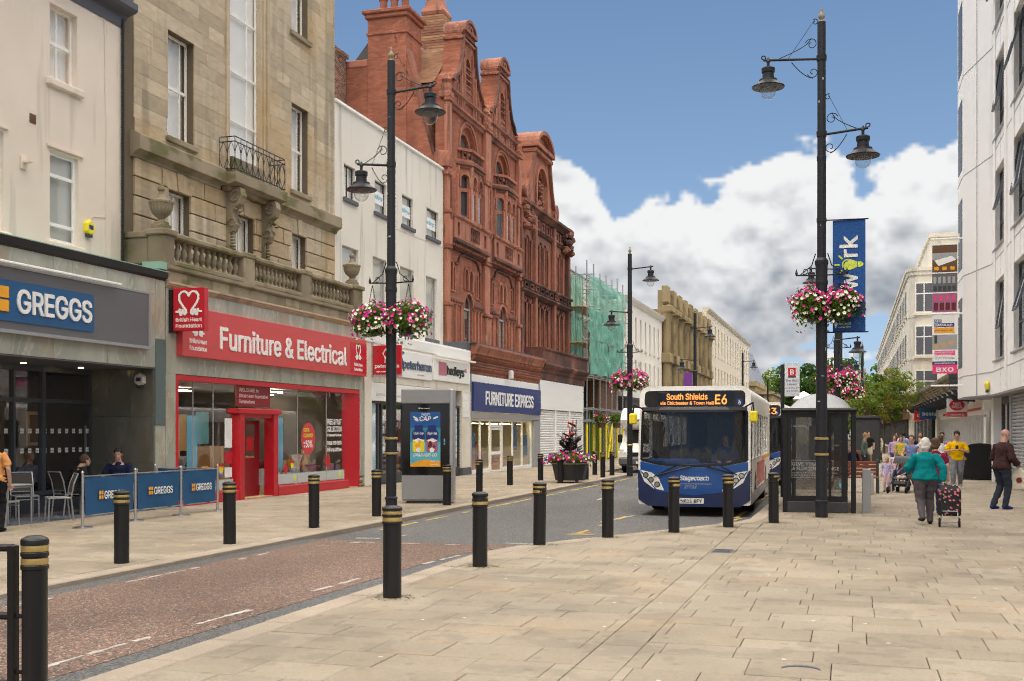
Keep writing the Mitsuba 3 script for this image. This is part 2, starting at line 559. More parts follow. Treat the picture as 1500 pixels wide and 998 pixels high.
mat('m_galv', (0.42, 0.43, 0.44), 0.5, metallic=0.6)
mat('m_white', (0.80, 0.80, 0.78), 0.4, 0.5)
mat('m_frame', (0.78, 0.77, 0.74), 0.45, 0.5)
mat('m_net', (0.82, 0.79, 0.72), 0.9, 0.1)
mat('m_dark', (0.020, 0.021, 0.023), 0.6, 0.4)
mat('m_pale', (0.46, 0.48, 0.45), 0.8, 0.2)  # pale sky reflection of window glass, painted on a sheet behind it
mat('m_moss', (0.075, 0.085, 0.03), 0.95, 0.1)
mat('m_room', (0.10, 0.095, 0.09), 0.9, 0.2)
mat('m_roomlight', (0.42, 0.38, 0.31), 0.9, 0.2)
mat('m_grey', (0.27, 0.275, 0.285), 0.4, 0.5)
mat('m_midgrey', (0.115, 0.115, 0.125), 0.4, 0.5)
mat('m_charcoal', (0.045, 0.046, 0.052), 0.45, 0.5)
mat('m_navy', (0.012, 0.030, 0.155), 0.35, 0.5)
mat('m_teal_blue', (0.010, 0.085, 0.225), 0.4, 0.5)
mat('m_red', (0.50, 0.010, 0.022), 0.3, 0.5, clearcoat=0.5)
mat('m_signred', (0.56, 0.05, 0.055), 0.3, 0.5, clearcoat=0.6)
mat('m_darkred', (0.22, 0.008, 0.014), 0.3, 0.5)
mat('m_maroon', (0.12, 0.016, 0.02), 0.5, 0.4)
mat('m_orange', (0.80, 0.36, 0.02), 0.5, 0.4)
mat('m_yellow', (0.80, 0.66, 0.02), 0.45, 0.5)
mat('m_lime', (0.62, 0.72, 0.10), 0.5, 0.4)
mat('m_cyan', (0.14, 0.42, 0.58), 0.5, 0.4)
mat('m_pink', (0.78, 0.06, 0.22), 0.5, 0.4)
mat('m_mauve', (0.34, 0.12, 0.22), 0.5, 0.4)
mat('m_purple', (0.18, 0.05, 0.30), 0.5, 0.4)
mat('m_tan', (0.50, 0.34, 0.18), 0.6, 0.3)
mat('m_brown', (0.13, 0.07, 0.04), 0.6, 0.3)
mat('m_lead', (0.33, 0.34, 0.35), 0.6, 0.4)
mat('m_copper', (0.27, 0.42, 0.35), 0.8, 0.2)
mat('m_slate', (0.10, 0.105, 0.125), 0.6, 0.3)
mat('m_rubber', (0.018, 0.018, 0.018), 0.8, 0.2)
mat('m_plastic', (0.028, 0.029, 0.032), 0.45, 0.5)
mat('m_whiteline', lambda p, n, uv: mi.Color3f(0.42, 0.40, 0.37) * (0.5 + 0.6 * fbm(p.x * 14, p.y * 14, 1.0, 3)), 0.8, 0.2)
mat('m_yellowline', lambda p, n, uv: mi.Color3f(0.46, 0.34, 0.13) * (0.6 + 0.5 * fbm(p.x * 9, p.y * 9, 2.0, 3)), 0.8, 0.2)
for n_, c_ in dict(leaf=(0.105, 0.18, 0.035), leaf2=(0.17, 0.24, 0.045), leaf3=(0.065, 0.12, 0.03), leafgold=(0.24, 0.23, 0.04)).items():
    scene['m_' + n_] = {'type': 'principledthin', 'base_color': {'type': 'rgb', 'value': list(c_)}, 'roughness': 0.55, 'diff_trans': 0.9, 'spec_trans': 0.0}
mat('m_canna', (0.040, 0.022, 0.020), 0.4, 0.5)
mat('m_petalpink', (0.62, 0.025, 0.26), 0.6, 0.3)
mat('m_petalwhite', (0.80, 0.78, 0.66), 0.6, 0.3)
mat('m_petalred', (0.62, 0.03, 0.02), 0.6, 0.3)
mat('m_petalviolet', (0.22, 0.07, 0.42), 0.6, 0.3)
mat('m_bark', (0.11, 0.09, 0.07), 0.9, 0.2)
scene['m_glass'] = {'type': 'thindielectric', 'int_ior': 1.5}
scene['m_tint'] = {'type': 'thindielectric', 'int_ior': 1.62}
# ---------------------------------------------------------------- ground, road, pavements
def struct(name, mb, bsdf, label=None, smooth=False):
    k = nk(name)
    mb.put(k, bsdf, smooth)
    tag(k, label, None, None, 'structure')
    return k


KL = -8.8                                       # the left kerb
KR = [(-60, -5.2), (15.6, -5.2), (16.6, -4.95), (17.4, -4.55), (22.3, -2.12), (23.2, -1.95), (330, -1.8)]   # the right kerb: (y, x)


def kr(y):
    return float(np.interp(y, [q[0] for q in KR], [q[1] for q in KR]))


struct('ground', box(-900, 900, -300, 1800, -0.6, -0.2), 'm_earth', 'bare ground under the street, reaching to the horizon')
LAY = [(KL, 330), (KL, 66), (-10.6, 63), (-10.6, 49), (KL, 46.5)]
rd = MB().pz(sg.Polygon([(KL, 17.25), (kr(17.25), 17.25)] + [(x, y) for y, x in KR if y > 17.3] + LAY), -0.19, -0.10)
road = struct('road', rd, 'm_asphalt', 'grey asphalt road beyond the red surfaced crossing')
rr = MB().pz(sg.Polygon([(KL + 0.32, -40), (KR[0][1] - 0.42, -40), (KR[0][1] - 0.42, 15.6), (-5.25, 16.6), (-4.9, 17.25), (KL + 0.32, 17.25)]), -0.19, -0.06)
redroad = struct('red_road', rr, 'm_chips', 'red chipped road surface in the foreground')
gs = MB().box(KL, KL + 0.32, -40, 17.25, -0.19, -0.064)
gs.box(KR[0][1] - 0.42, KR[0][1], -40, 15.6, -0.19, -0.064)
gs.pz(sg.Polygon([(-5.62, 15.6), (-5.2, 15.6), (-4.95, 16.6), (-4.57, 17.3), (-4.85, 17.3), (-5.25, 16.6)]), -0.19, -0.065)
struct('road_edge', gs, 'm_asphalt', 'dark asphalt strip along the edges of the red road')


def ragged(x0, y0, x1, y1, w, seed, wear=0.5):
    """Worn road paint: a strip broken into uneven flakes."""
    r = random.Random(seed)
    d = np.array([x1 - x0, y1 - y0])
    L = np.linalg.norm(d)
    d /= L
    n = np.array([-d[1], d[0]])
    polys, s = [], 0.0
    while s < L:
        l = min(r.uniform(0.12, 0.5), L - s)
        if l > 0.04 and r.random() > wear * 0.3:
            k = max(3, int(l / 0.05))
            ww = w * (r.uniform(0.35, 1.0) if r.random() < wear else 1.0)
            off = r.uniform(-0.5, 0.5) * (w - ww)
            a = [np.array([x0, y0]) + d * (s + l * i / k) + n * (off + ww / 2 + r.uniform(-0.015, 0.01)) for i in range(k + 1)]
            b = [np.array([x0, y0]) + d * (s + l * i / k) + n * (off - ww / 2 + r.uniform(-0.01, 0.015)) for i in range(k, -1, -1)]
            polys.append(sg.Polygon(a + b).buffer(0))
        s += l * (1.0 if r.random() > wear * 0.5 else r.uniform(1.0, 1.5))
    return polys


def paint(name, polys, z, bsdf, label):
    m = MB()
    for p in polys:
        m.pz(p, z, z + 0.004)
    struct(name, m, bsdf, label)


def lines(lst, w, wear):
    out = []
    for i, q in enumerate(lst):
        out += ragged(*q, w, 100 + i, wear)
    return out


paint('road_marking', lines([(-8.38, 9.0, -8.32, 10.3), (-8.36, 11.3, -8.34, 13.2), (-8.3, 14.2, -8.35, 15.1), (-5.95, 6.9, -5.92, 8.6), (-5.9, 9.3, -5.85, 10.2),
      (-5.85, 11.6, -5.80, 12.8), (-5.6, 14.4, -5.5, 15.6), (-8.35, 5.5, -8.35, 8.0), (-7.8, 17.0, -6.0, 17.05), (-8.1, 16.2, -7.7, 16.95)], 0.075, 1.0), -0.06, 'm_whiteline', 'worn white paint dashes on the red road')
paint('road_marking', lines([(-8.25, 18.0, -7.75, 18.1), (-7.72, 18.1, -7.62, 19.0), (-5.5, 17.9, -4.9, 17.9), (-6.6, 30, -6.6, 32), (-6.6, 36, -6.6, 38), (-6.6, 42, -6.6, 44), (-6.6, 48, -6.6, 50),
      (-4.9, 22.6, -4.6, 24.6)], 0.10, 0.5), -0.10, 'm_whiteline', 'white paint dashes on the grey road')
paint('road_marking', lines([(-8.47, 19.6, -8.35, 60), (-4.75, 20.0, -4.72, 20.9), (-4.72, 21.7, -4.70, 22.6), (-4.7, 23.4, -4.7, 24.3), (-4.9, 19.75, -3.3, 19.85), (-4.9, 19.7, -4.55, 20.1), (-2.6, 22.2, -2.25, 24.5),
      (-2.35, 24.5, -2.3, 40)], 0.10, 0.45), -0.096, 'm_yellowline', 'yellow bus stop and kerb lines on the road')


# kerbs: each stone a part
def kerb_run(t, path, w, z1, drop, L, most=300):
    """Kerb stones along the path; w to the right of its direction."""
    pts = [np.array(p, float) for p in path]
    k = 0
    for a, b in zip(pts[:-1], pts[1:]):
        d = b - a
        ln = np.linalg.norm(d)
        n = max(1, round(ln / L))
        d /= ln
        o = np.array([d[1], -d[0]])
        for i in range(n):
            p, q = a + d * (ln * i / n + 0.005), a + d * (ln * (i + 1) / n - 0.005)
            m = MB().slab([p + o * w, q + o * w, q, p][::1] if w > 0 else [p, q, q + o * w, p + o * w], drop, z1 + R(-0.003, 0.003), 0.018, R(0, 1))
            part(t, 'kerb_stone', m, 'm_kerb')
            k += 1
    return k


pl_t = struct('pavement_left', MB().pz(sg.Polygon([(-19, -60), (KL - .01, -60), (KL - .01, 46.5), (-10.61, 49), (-10.61, 63), (KL - .01, 66), (KL - .01, 330), (-19, 330)]), -0.19, -0.022), 'm_joint', 'left stone flag pavement in front of the shops')
pr_t = struct('pavement_right', MB().pz(sg.Polygon([(x + 0.02, y) for y, x in KR] + [(30, 330), (30, -60)]), -0.19, -0.022), 'm_joint', 'right stone flag pavement in the foreground')
kerb_run(pl_t, [(KL, 6), (KL, 46.5), (-10.6, 49)], -0.30, 0.0, -0.18, 0.92)
part(pl_t, 'kerb_run', MB().box(KL - 0.30, KL, 66, 330, -0.18, 0.0).box(-10.9, -10.6, 49, 63, -0.18, 0).box(KL - 0.30, KL, -40, 6, -0.18, 0.0), 'm_kerb')
kerb_run(pr_t, [(-5.2, 3), (-5.2, 15.6), (-4.95, 16.6), (-4.55, 17.4), (-2.12, 22.3), (-1.95, 23.2), (-1.9, 60)], 0.31, 0.0, -0.18, 0.92)
part(pr_t, 'kerb_run', MB().box(-1.9, -1.59, 60, 330, -0.18, 0.0), 'm_kerb')


def dist_size(c, area):
    d = max(2.0, -c[0] * math.sin(a_yaw) + c[1] * math.cos(a_yaw))
    return area / d ** 3


a_yaw = math.radians(YAW)


def in_view(c):
    d = -c[0] * math.sin(a_yaw) + c[1] * math.cos(a_yaw)
    r = c[0] * math.cos(a_yaw) + c[1] * math.sin(a_yaw)
    return d > 3 and abs(r / d) < 0.50 and 633 + 1650 * 1.75 / d < 1030


def lay(t, region, rows, y0, y1, x0, x1, lens, seed, gap=0.006, dev=0.0015):
    r = random.Random(seed)
    out = []
    y = y0
    while y < y1:
        h = r.choice(rows)
        x = x0 - r.uniform(0, lens[1])
        while x < x1:
            l = r.uniform(*lens) if r.random() < 0.7 else r.choice((0.45, 0.6, 0.75))
            g = gap * r.uniform(0.6, 1.5)
            p = sg.box(x + g / 2, y + g / 2, x + l - g / 2, y + h - g / 2)
            x += l
            if p.centroid.y < 60 and not in_view((p.centroid.x, p.centroid.y)):
                continue
            for reg in region:
                k = p
                if not reg.contains(k):
                    k = k.intersection(reg)
                    if k.is_empty or k.geom_type != 'Polygon' or k.area < 0.012:
                        continue
                    k = k.convex_hull
                pts = list(sg.polygon.orient(k, 1.0).exterior.coords)[:-1]
                out.append((dist_size((k.centroid.x, k.centroid.y), k.area), pts, r.uniform(0, 1), r.uniform(-dev, dev), (r.uniform(-dev, dev) * 1.5, r.uniform(-dev, dev) * 1.5)))
        y += h
    out.sort(key=lambda q: -q[0])
    rest = MB()
    for i, (_, pts, tone, dz, tilt) in enumerate(out):
        m = MB() if i < 290 else rest
        m.slab(pts, -0.06, dz, 0.006, tone, tilt)
        if i < 290:
            part(t, 'paving_slab', m, 'm_paving')
    k = part(t, 'paving_slabs', rest, 'm_paving')
    if k:
        labels[k] = {'kind': 'stuff'}


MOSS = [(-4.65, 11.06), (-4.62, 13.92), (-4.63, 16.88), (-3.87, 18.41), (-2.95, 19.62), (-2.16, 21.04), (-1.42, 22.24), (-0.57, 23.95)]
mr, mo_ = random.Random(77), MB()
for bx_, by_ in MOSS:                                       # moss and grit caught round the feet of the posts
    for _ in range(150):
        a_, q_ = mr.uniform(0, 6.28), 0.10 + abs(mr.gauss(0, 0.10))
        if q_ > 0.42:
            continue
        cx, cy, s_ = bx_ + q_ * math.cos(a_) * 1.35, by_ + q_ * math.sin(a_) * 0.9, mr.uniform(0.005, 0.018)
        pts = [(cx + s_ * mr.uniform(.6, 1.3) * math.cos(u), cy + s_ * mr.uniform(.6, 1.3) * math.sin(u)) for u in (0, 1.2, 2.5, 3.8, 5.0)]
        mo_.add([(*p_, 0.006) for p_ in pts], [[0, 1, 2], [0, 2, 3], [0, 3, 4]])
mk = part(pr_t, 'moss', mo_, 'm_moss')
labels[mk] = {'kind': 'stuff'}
part(pr_t, 'inspection_cover', MB().box(-1.95, -1.65, 16.5, 16.95, -0.01, 0.006, 0.004), 'm_slate')
for i in range(7):
    part(pr_t, 'cover_rib', MB().box(-1.92, -1.68, 16.54 + 0.06 * i, 16.565 + 0.06 * i, 0.006, 0.012), 'm_slate')
part(pr_t, 'sunken_ring', MB().pz(sg.Point(-0.35, 8.55).buffer(0.14).difference(sg.Point(-0.35, 8.50).buffer(0.145)), 0.0, 0.008), 'm_slate')
strip = sg.box(-1.98, -60, -1.62, 21.9)
regR = sg.Polygon([(kr(y) + 0.325, y) for y in (-60, 15.6, 16.6, 17.4, 22.3, 23.2, 330)] + [(9, 330), (9, -60)])
lay(pr_t, [regR.intersection(sg.box(-1.622, 3, 9, 110)).buffer(0), regR.intersection(sg.box(-9, 3, -1.978, 21.9)).buffer(0), regR.intersection(sg.box(-9, 21.9, -1.6, 110)).buffer(0)], (0.40, 0.45, 0.53, 0.6), 3.0, 100, -5.2, 8.5, (0.45, 0.95), 21, dev=0.002)
y, sm = 3.0, random.Random(5)
while y < 21.8:
    l = min(sm.uniform(0.45, 0.75), 21.85 - y)
    part(pr_t, 'channel_slab', MB().slab([(-1.972, y + .004), (-1.628, y + .004), (-1.628, y + l - .004), (-1.972, y + l - .004)], -0.06, -0.001, 0.006, sm.random()), 'm_paving')
    y += l
regL = sg.Polygon([(-15, -10), (KL - .305, -10), (KL - .305, 46.4), (-10.95, 49), (-10.95, 63), (KL - .305, 66), (KL - .305, 200), (-15, 200)])
lay(pl_t, [regL], (0.45, 0.53, 0.6), 6.0, 95, -15.2, KL, (0.5, 1.1), 22)
# ---------------------------------------------------------------- buildings on the left (they look to +x)
XU, XS = -16.0, -15.0


def px_wall(t, name, outer, holes, x0, x1, bsdf, label=None):
    return part(t, name, MB().px(outer.difference(unary_union(holes)) if holes else outer, x0, x1), bsdf, label=label)


def window(t, y0, y1, z0, z1, xw, depth=0.16, sx=1, bars_y=(), bars_z=(), fw=0.055, frame='m_frame', back='net', sill=True, sill_m='m_oldstone', bw=0.035, backdepth=0.12, arched=False, open_y=None):
    """A window in a wall whose face is at xw and looks to sx: frame, pane, curtain behind, sill."""
    xf = xw - sx * depth
    m = MB()
    hole = arch(y0, y1, z0, z1) if arched else rect(y0, y1, z0, z1)
    inner = hole.buffer(-fw, join_style=2)
    m.px(hole.difference(inner), xf - sx * 0.05, xf)
    for b in bars_y:
        m.px(rect(b - bw / 2, b + bw / 2, z0 + fw, z1 - fw).intersection(inner), xf - sx * 0.045, xf - sx * 0.004)
    for b, w in [(q, bw) if not isinstance(q, tuple) else q for q in bars_z]:
        m.px(rect(y0 + fw, y1 - fw, b - w / 2, b + w / 2).intersection(inner), xf - sx * 0.048, xf + sx * 0.006)
    k = part(t, 'window', m, frame)
    p = MB().px(inner.buffer(0.01), xf - sx * 0.030, xf - sx * 0.026)
    pane = MB()
    v, f = p.arrays()
    keep = np.abs(v[f][:, :, 0] - (xf - sx * 0.026)).max(1) < 1e-4
    pane.add(v, f[keep])
    part(k, 'pane', pane, 'm_glass')
    xb = xf - sx * backdepth
    if back == 'net':
        c = MB()
        n = max(6, int((y1 - y0) / 0.05))
        ys = np.linspace(y0 - 0.02, y1 + 0.02, n * 2)
        xs = xb + 0.012 * np.sin(np.arange(len(ys)) * 1.9 + y0 * 7) - sx * 0.01
        vv = np.array([[xs[i], ys[i], zz] for zz in (z0 - 0.02, z1 + 0.02) for i in range(len(ys))])
        L = len(ys)
        c.add(vv, [[i, i + 1, L + i + 1, L + i] for i in range(L - 1)])
        part(k, 'curtain', c, 'm_net', True)
    elif back:
        part(k, 'blind', MB().box(xb - 0.02 * sx, xb, y0 - 0.03, y1 + 0.03, z0 - 0.03, z1 + 0.03), back)  # real blinds too; the pale sheet paints sky reflected in the pane
    if sill:
        part(k, 'sill', MB().box(xw - sx * depth, xw + sx * 0.09, y0 - 0.1, y1 + 0.1, z0 - 0.14, z0 - 0.003, 0.012), sill_m)
    return k


def cornice(mb, prof, y0, y1, x, sx=1, tone=0.5):
    """A moulding along y: prof in (outward, z)."""
    return mb.py(sg.Polygon([(x + sx * o, z) for o, z in prof]), y0, y1, tone)


def blocks(t, name, region, holes, course, length, xw, proud, bsdf, seed, gap=0.012, most=290, z0=None, bev=0.008, stagger=True):
    """Dressed stones laid in courses on a wall face that looks to +x; each a part."""
    r = random.Random(seed)
    y0, zb, y1, zt = region.bounds
    hu = unary_union(holes) if holes else sg.Polygon()
    z, out, row = zb, [], 0
    while z < zt - 0.05:
        h = course if not callable(course) else course(r)
        h = min(h, zt - z)
        y = y0 - (r.uniform(0, length[1]) if stagger else 0)
        while y < y1:
            l = r.uniform(*length)
            p = sg.box(y + gap / 2, z + gap / 2, y + l - gap / 2, z + h - gap / 2).intersection(region).difference(hu)
            y += l
            for g in getattr(p, 'geoms', [p]):
                if g.is_empty or g.geom_type != 'Polygon' or g.area < 0.02:
                    continue
                out.append((g.area, g, r.random()))
        z += h
        row += 1
    out.sort(key=lambda q: -q[0])
    rest = MB()
    for i, (_, g, tone) in enumerate(out):
        m = MB() if i < most else rest
        b = g.bounds
        if g.area > 0.97 * (b[2] - b[0]) * (b[3] - b[1]):
            P = [(b[0], b[1]), (b[2], b[1]), (b[2], b[3]), (b[0], b[3])]
            I = [(b[0] + bev, b[1] + bev), (b[2] - bev, b[1] + bev), (b[2] - bev, b[3] - bev), (b[0] + bev, b[3] - bev)]
            v = [(xw, *q) for q in P] + [(xw + proud - bev * 0.7, *q) for q in P] + [(xw + proud, *q) for q in I]
            f = []
            for rr in (0, 4):
                for k in range(4):
                    j = (k + 1) % 4
                    f.append([rr + k, rr + j, rr + 4 + j, rr + 4 + k])
            f.append([8, 9, 10, 11])
            m.add(v, f, tone)
        else:
            m.px(g, xw, xw + proud, tone)
        if i < most:
            part(t, name, m, bsdf)
    if rest.n:
        k = part(t, name + 's', rest, bsdf)
        labels[k] = {'kind': 'stuff'}


def heart_logo(mb, o, right, up, out, h, w, tube=0.06, depth=0.012):
    """A ribbon heart that ends in heartbeat traces."""
    L = [(0.0, 0.80), (0.06, 0.93), (0.17, 1.0), (0.30, 0.97), (0.40, 0.84), (0.40, 0.66), (0.33, 0.50), (0.22, 0.34), (0.12, 0.20), (0.10, 0.08), (0.17, 0.02), (0.22, 0.16), (0.26, 0.22), (0.30, 0.02), (0.35, 0.0), (0.38, 0.24), (0.42, 0.14), (0.52, 0.14)]
    for sgn in (-1, 1):
        ln = sg.LineString([(sgn * x, y) for x, y in L]).buffer(tube * 0.5)
        for g in getattr(ln, 'geoms', [ln]):
            m = trimesh.creation.extrude_polygon(g, depth, engine='earcut')
            v = m.vertices
            p = np.asarray(o, float) + (v[:, :1] * w) * np.asarray(right, float) + (v[:, 1:2] * h) * np.asarray(up, float) + v[:, 2:] * np.asarray(out, float)
            f = m.faces if np.dot(np.cross(right, up), out) > 0 else m.faces[:, ::-1]
            mb.add(p, f)
    return mb


# ---- the cream rendered building with the bakery
gb = thing('shop_building', 'cream rendered two storey building over a green marble bakery front', 'building')
wins = [(19.73, 20.6, 9.14, 10.72), (17.3, 18.39, 5.69, 7.68), (19.73, 20.64, 5.74, 7.65)]
far = [(y, y + 0.9, z, z + 1.6) for y in (13.6, 10.6, 7.6, 4.6, 1.6) for z in (9.14, 6.0)]
px_wall(gb, 'wall', rect(-14, 22.2, 5.2, 11.25), [rect(*w) for w in wins + far], -16.35, XU, 'm_render')
part(gb, 'core', MB().box(-26, -16.75, -14, 22.0, 3.45, 11.2).box(-26, -20.4, -14, 22.0, -0.2, 3.4), 'm_room')
for i, (y0, y1, z0, z1) in enumerate(wins + far):
    zm = (z0 + z1) / 2
    if z0 > 8:
        window(gb, y0, y1, z0, z1, XU, 0.14, bars_y=[(y0 + y1) / 2 - 0.06], bars_z=[(zm + 0.02, 0.07)], sill=False, back='net', backdepth=0.14)
    else:
        window(gb, y0, y1, z0, z1, XU, 0.08, bars_z=[(z1 - 0.5, 0.07), (z0 + 0.38, 0.07)], fw=0.08, sill=False, back='m_pale', backdepth=0.12)
    part(gb, 'window_sill', MB().box(XU - 0.05, XU + 0.10, y0 - 0.12, y1 + 0.14, z0 - 0.16, z0 - 0.004, 0.02), 'm_render')
for q in ((19.62, 20.78, 7.70), (17.2, 18.5, 7.73)):
    part(gb, 'drip_mould', MB().box(XU, XU + 0.05, q[0], q[1], q[2], q[2] + 0.05), 'm_render')
gut = MB()
cornice(gut, [(-0.1, 11.22), (0.0, 11.22), (0.04, 11.30), (0.26, 11.36), (0.32, 11.42), (0.32, 11.56), (0.24, 11.58), (-0.1, 11.50)], -14, 22.32, XU)
part(gb, 'gutter', gut, 'm_slate')
part(gb, 'lead_flashing', cornice(MB(), [(0.0, 11.0), (0.03, 11.0), (0.05, 11.22), (0, 11.22)], -14, 22.1, XU), 'm_slate')
rf = MB()
rows = random.Random(7)
for i in range(26):
    x, z = XU + 0.22 - i * 0.17, 11.52 + i * 0.12
    rf.add([(x, -14, z + .02), (x, 22.2, z + .02), (x - 0.19, 22.2, z + 0.13), (x - 0.19, -14, z + 0.13), (x, -14, z), (x, 22.2, z)], [[0, 1, 2, 3], [4, 5, 1, 0]], rows.random())
part(gb, 'roof', rf, 'm_slate')
part(gb, 'cable', MB().tube([(XU + 0.012, 21.55, 5.5), (XU + 0.012, 21.56, 8.4), (XU + 0.012, 21.50, 11.2)], 0.009, 5).tube([(XU + 0.012, 21.55, 6.55), (XU + 0.012, 21.1, 6.5), (XU + 0.012, 20.95, 6.35)], 0.008, 5), 'm_render')
part(gb, 'waste_pipe', MB().tube([(XU + 0.05, 22.12, 5.5), (XU + 0.05, 22.12, 11.2)], 0.035, 8), 'm_black')
part(gb, 'air_vent', MB().box(XU, XU + 0.012, 19.12, 19.30, 8.05, 8.24).box(XU + 0.012, XU + 0.02, 19.12, 19.30, 8.09, 8.11).box(XU + 0.012, XU + 0.02, 19.12, 19.30, 8.15, 8.17), 'm_brown')
part(gb, 'wall_hook', MB().box(XU, XU + 0.04, 18.84, 19.02, 7.05, 7.32, 0.01).box(XU + 0.04, XU + 0.22, 18.88, 19.0, 7.18, 7.22), 'm_render')
# shop front
fas = rect(-14, 22.0, 3.2, 5.23)
ed = [16.9 - 1.6 * i for i in range(20)] + [18.6, 20.3, 22.0]
ed.sort()
for i in range(len(ed) - 1):
    if ed[i] > 10:
        part(gb, 'fascia_panel', MB().box(XS - 0.06, XS, ed[i] + 0.004, ed[i + 1] - 0.004, 4.86, 5.228, 0.004, R(0, 1)), 'm_marble')
        part(gb, 'fascia_panel', MB().box(XS - 0.06, XS, ed[i] + 0.004, ed[i + 1] - 0.004, 3.20, 3.66, 0.004, R(0, 1)), 'm_marble')
part(gb, 'fascia_panel', MB().box(XS - 0.06, XS, 21.66, 22.0, 3.665, 4.855, 0.004, 0.3), 'm_marble')
part(gb, 'fascia', MB().box(XS - 1.4, XS - 0.06, -14, 22.0, 3.24, 5.2).box(XS - 0.06, XS - 0.012, -14, 10.0, 3.2, 5.23), 'm_joint')
part(gb, 'soffit', MB().box(-17.0, XS - 0.02, -14, 22.0, 3.17, 3.235), 'm_midgrey')
cr = MB()
cornice(cr, [(-1.1, 5.20), (0.0, 5.20), (0.02, 5.235), (0.08, 5.25), (0.10, 5.39), (-1.1, 5.44)], -14, 22.36, XS)
part(gb, 'cornice', cr, 'm_black')
part(gb, 'copper_flashing', MB().add([(XS + 0.105, -14, 5.405), (XS + 0.105, 22.37, 5.405), (XU, 22.37, 5.50), (XU, -14, 5.50), (XS + 0.105, -14, 5.385), (XS + 0.105, 22.37, 5.385)], [[0, 1, 2, 3], [4, 5, 1, 0]]).box(XS - 0.42, XS + 0.06, 22.1, 22.36, 5.45, 5.62), 'm_copper')
sg_ = part(gb, 'shop_sign', MB().box(XS, XS + 0.09, 8.0, 21.64, 3.64, 4.80, 0.01), 'm_midgrey', label='dark grey fascia sign with white GREGGS letters on blue')
part(sg_, 'trim', MB().box(XS, XS + 0.13, 8.0, 21.66, 3.58, 3.645).box(XS, XS + 0.11, 21.60, 21.66, 3.645, 4.82).box(XS, XS + 0.10, 8.0, 21.66, 4.80, 4.84), 'm_grey')
part(sg_, 'light_strip', MB().box(XS + 0.16, XS + 0.24, 8.0, 20.45, 4.84, 4.89, 0.01).box(XS + .05, XS + 0.18, 19.0, 19.04, 4.85, 4.88).box(XS + .05, XS + 0.18, 17.4, 17.44, 4.85, 4.88), 'm_white')
part(sg_, 'blue_panel', MB().px(rect(15.9, 19.69, 3.80, 4.56).buffer(-0.06).buffer(0.06), XS + 0.09, XS + 0.115), 'm_teal_blue')
part(sg_, 'lettering', text_left(MB(), 'GREGGS', 17.45, 3.985, XS + 0.115, 0.42, 2.15, 0.03), 'm_white')
lg = MB()
for i in (0, 1):
    for j in (0, 1):
        lg.box(XS + 0.115, XS + 0.14, 16.62 + 0.32 * i, 16.90 + 0.32 * i, 3.97 + 0.25 * j, 4.18 + 0.25 * j)
part(sg_, 'logo_square', lg, 'm_orange')
# pier and the marble side wall of the recess
part(gb, 'pier', MB().box(XS - 1.9, XS + 0.005, 22.0, 22.36, -0.1, 1.9, 0.006, 0.9), 'm_marble')
part(gb, 'pier_casing', MB().box(XS - 0.6, XS + 0.02, 21.98, 22.37, 1.905, 3.85, 0.008), mat('m_sage', (0.10, 0.135, 0.13), 0.5, 0.4))
part(gb, 'pier_top', MB().box(XS - 0.6, XS + 0.005, 22.003, 22.36, 3.855, 5.195, 0.006, 0.2), 'm_marble')
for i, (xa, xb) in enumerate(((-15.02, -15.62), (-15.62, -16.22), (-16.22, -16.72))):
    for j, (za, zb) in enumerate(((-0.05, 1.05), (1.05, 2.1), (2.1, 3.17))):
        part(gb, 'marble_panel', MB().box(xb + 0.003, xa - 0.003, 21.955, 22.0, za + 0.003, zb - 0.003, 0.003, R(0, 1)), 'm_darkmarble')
xg = -16.72
sf = MB()
for y in (22.0, 20.42, 19.5, 17.9, 16.4, 14.8, 13.2, 11.6, 10.0):
    w = 0.11 if y in (20.42,) else 0.06
    sf.box(xg - 0.06, xg + 0.06, y - w, y, 0.42, 3.17)
sf.box(xg - 0.05, xg + 0.05, -14, 22.0, 2.38, 2.47).box(xg - 0.05, xg + 0.05, -14, 22.0, 3.05, 3.17).box(xg - 0.08, xg + 0.08, -14, 22.0, 0.40, 0.48).box(xg - 0.06, xg + 0.04, -14, 22.0, -0.05, 0.40)
sfk = part(gb, 'shop_front', sf, mat('m_bluegrey', (0.055, 0.065, 0.08), 0.4, 0.5))
part(sfk, 'glass', MB().quad((xg, -14, 0.45), (xg, 22, 0.45), (xg, 22, 3.1), (xg, -14, 3.1)), 'm_glass')
dots = MB()
y = 15.0
while y < 21.9:
    for z in (1.30, 1.72):
        for i in (0, 1):
            for j in (0, 1):
                dots.box(xg + 0.003, xg + 0.006, y + 0.055 * i, y + 0.055 * i + 0.045, z + 0.055 * j, z + 0.055 * j + 0.045)
    y += 0.235
part(sfk, 'glass_sticker', dots, 'm_white')
part(gb, 'shop_floor', MB().box(-20.4, xg + 0.06, -14, 22, -0.1, 0.03), 'm_brown')
it = MB()
for z in range(14):
    for k in range(60):
        it.box(-20.4, -20.36 + R(0, .02), 6 + k * 0.27, 6.25 + k * 0.27, 0.4 + z * 0.19, 0.57 + z * 0.19, tone=R(0, 1))
part(gb, 'inner_wall', it, 'm_darkbrick')
it = MB().box(-19.9, -19.8, 20.6, 21.4, 1.1, 2.2).box(-20.3, -20.28, 18.2, 18.9, 1.3, 1.9)
part(gb, 'picture', it, 'm_tan')
part(gb, 'picture_frame', MB().box(-17.35, -17.3, 20.62, 21.02, 1.45, 2.2), 'm_tan')
part(gb, 'picture_print', MB().box(-17.3, -17.295, 20.68, 20.96, 1.52, 2.13), 'm_brown')
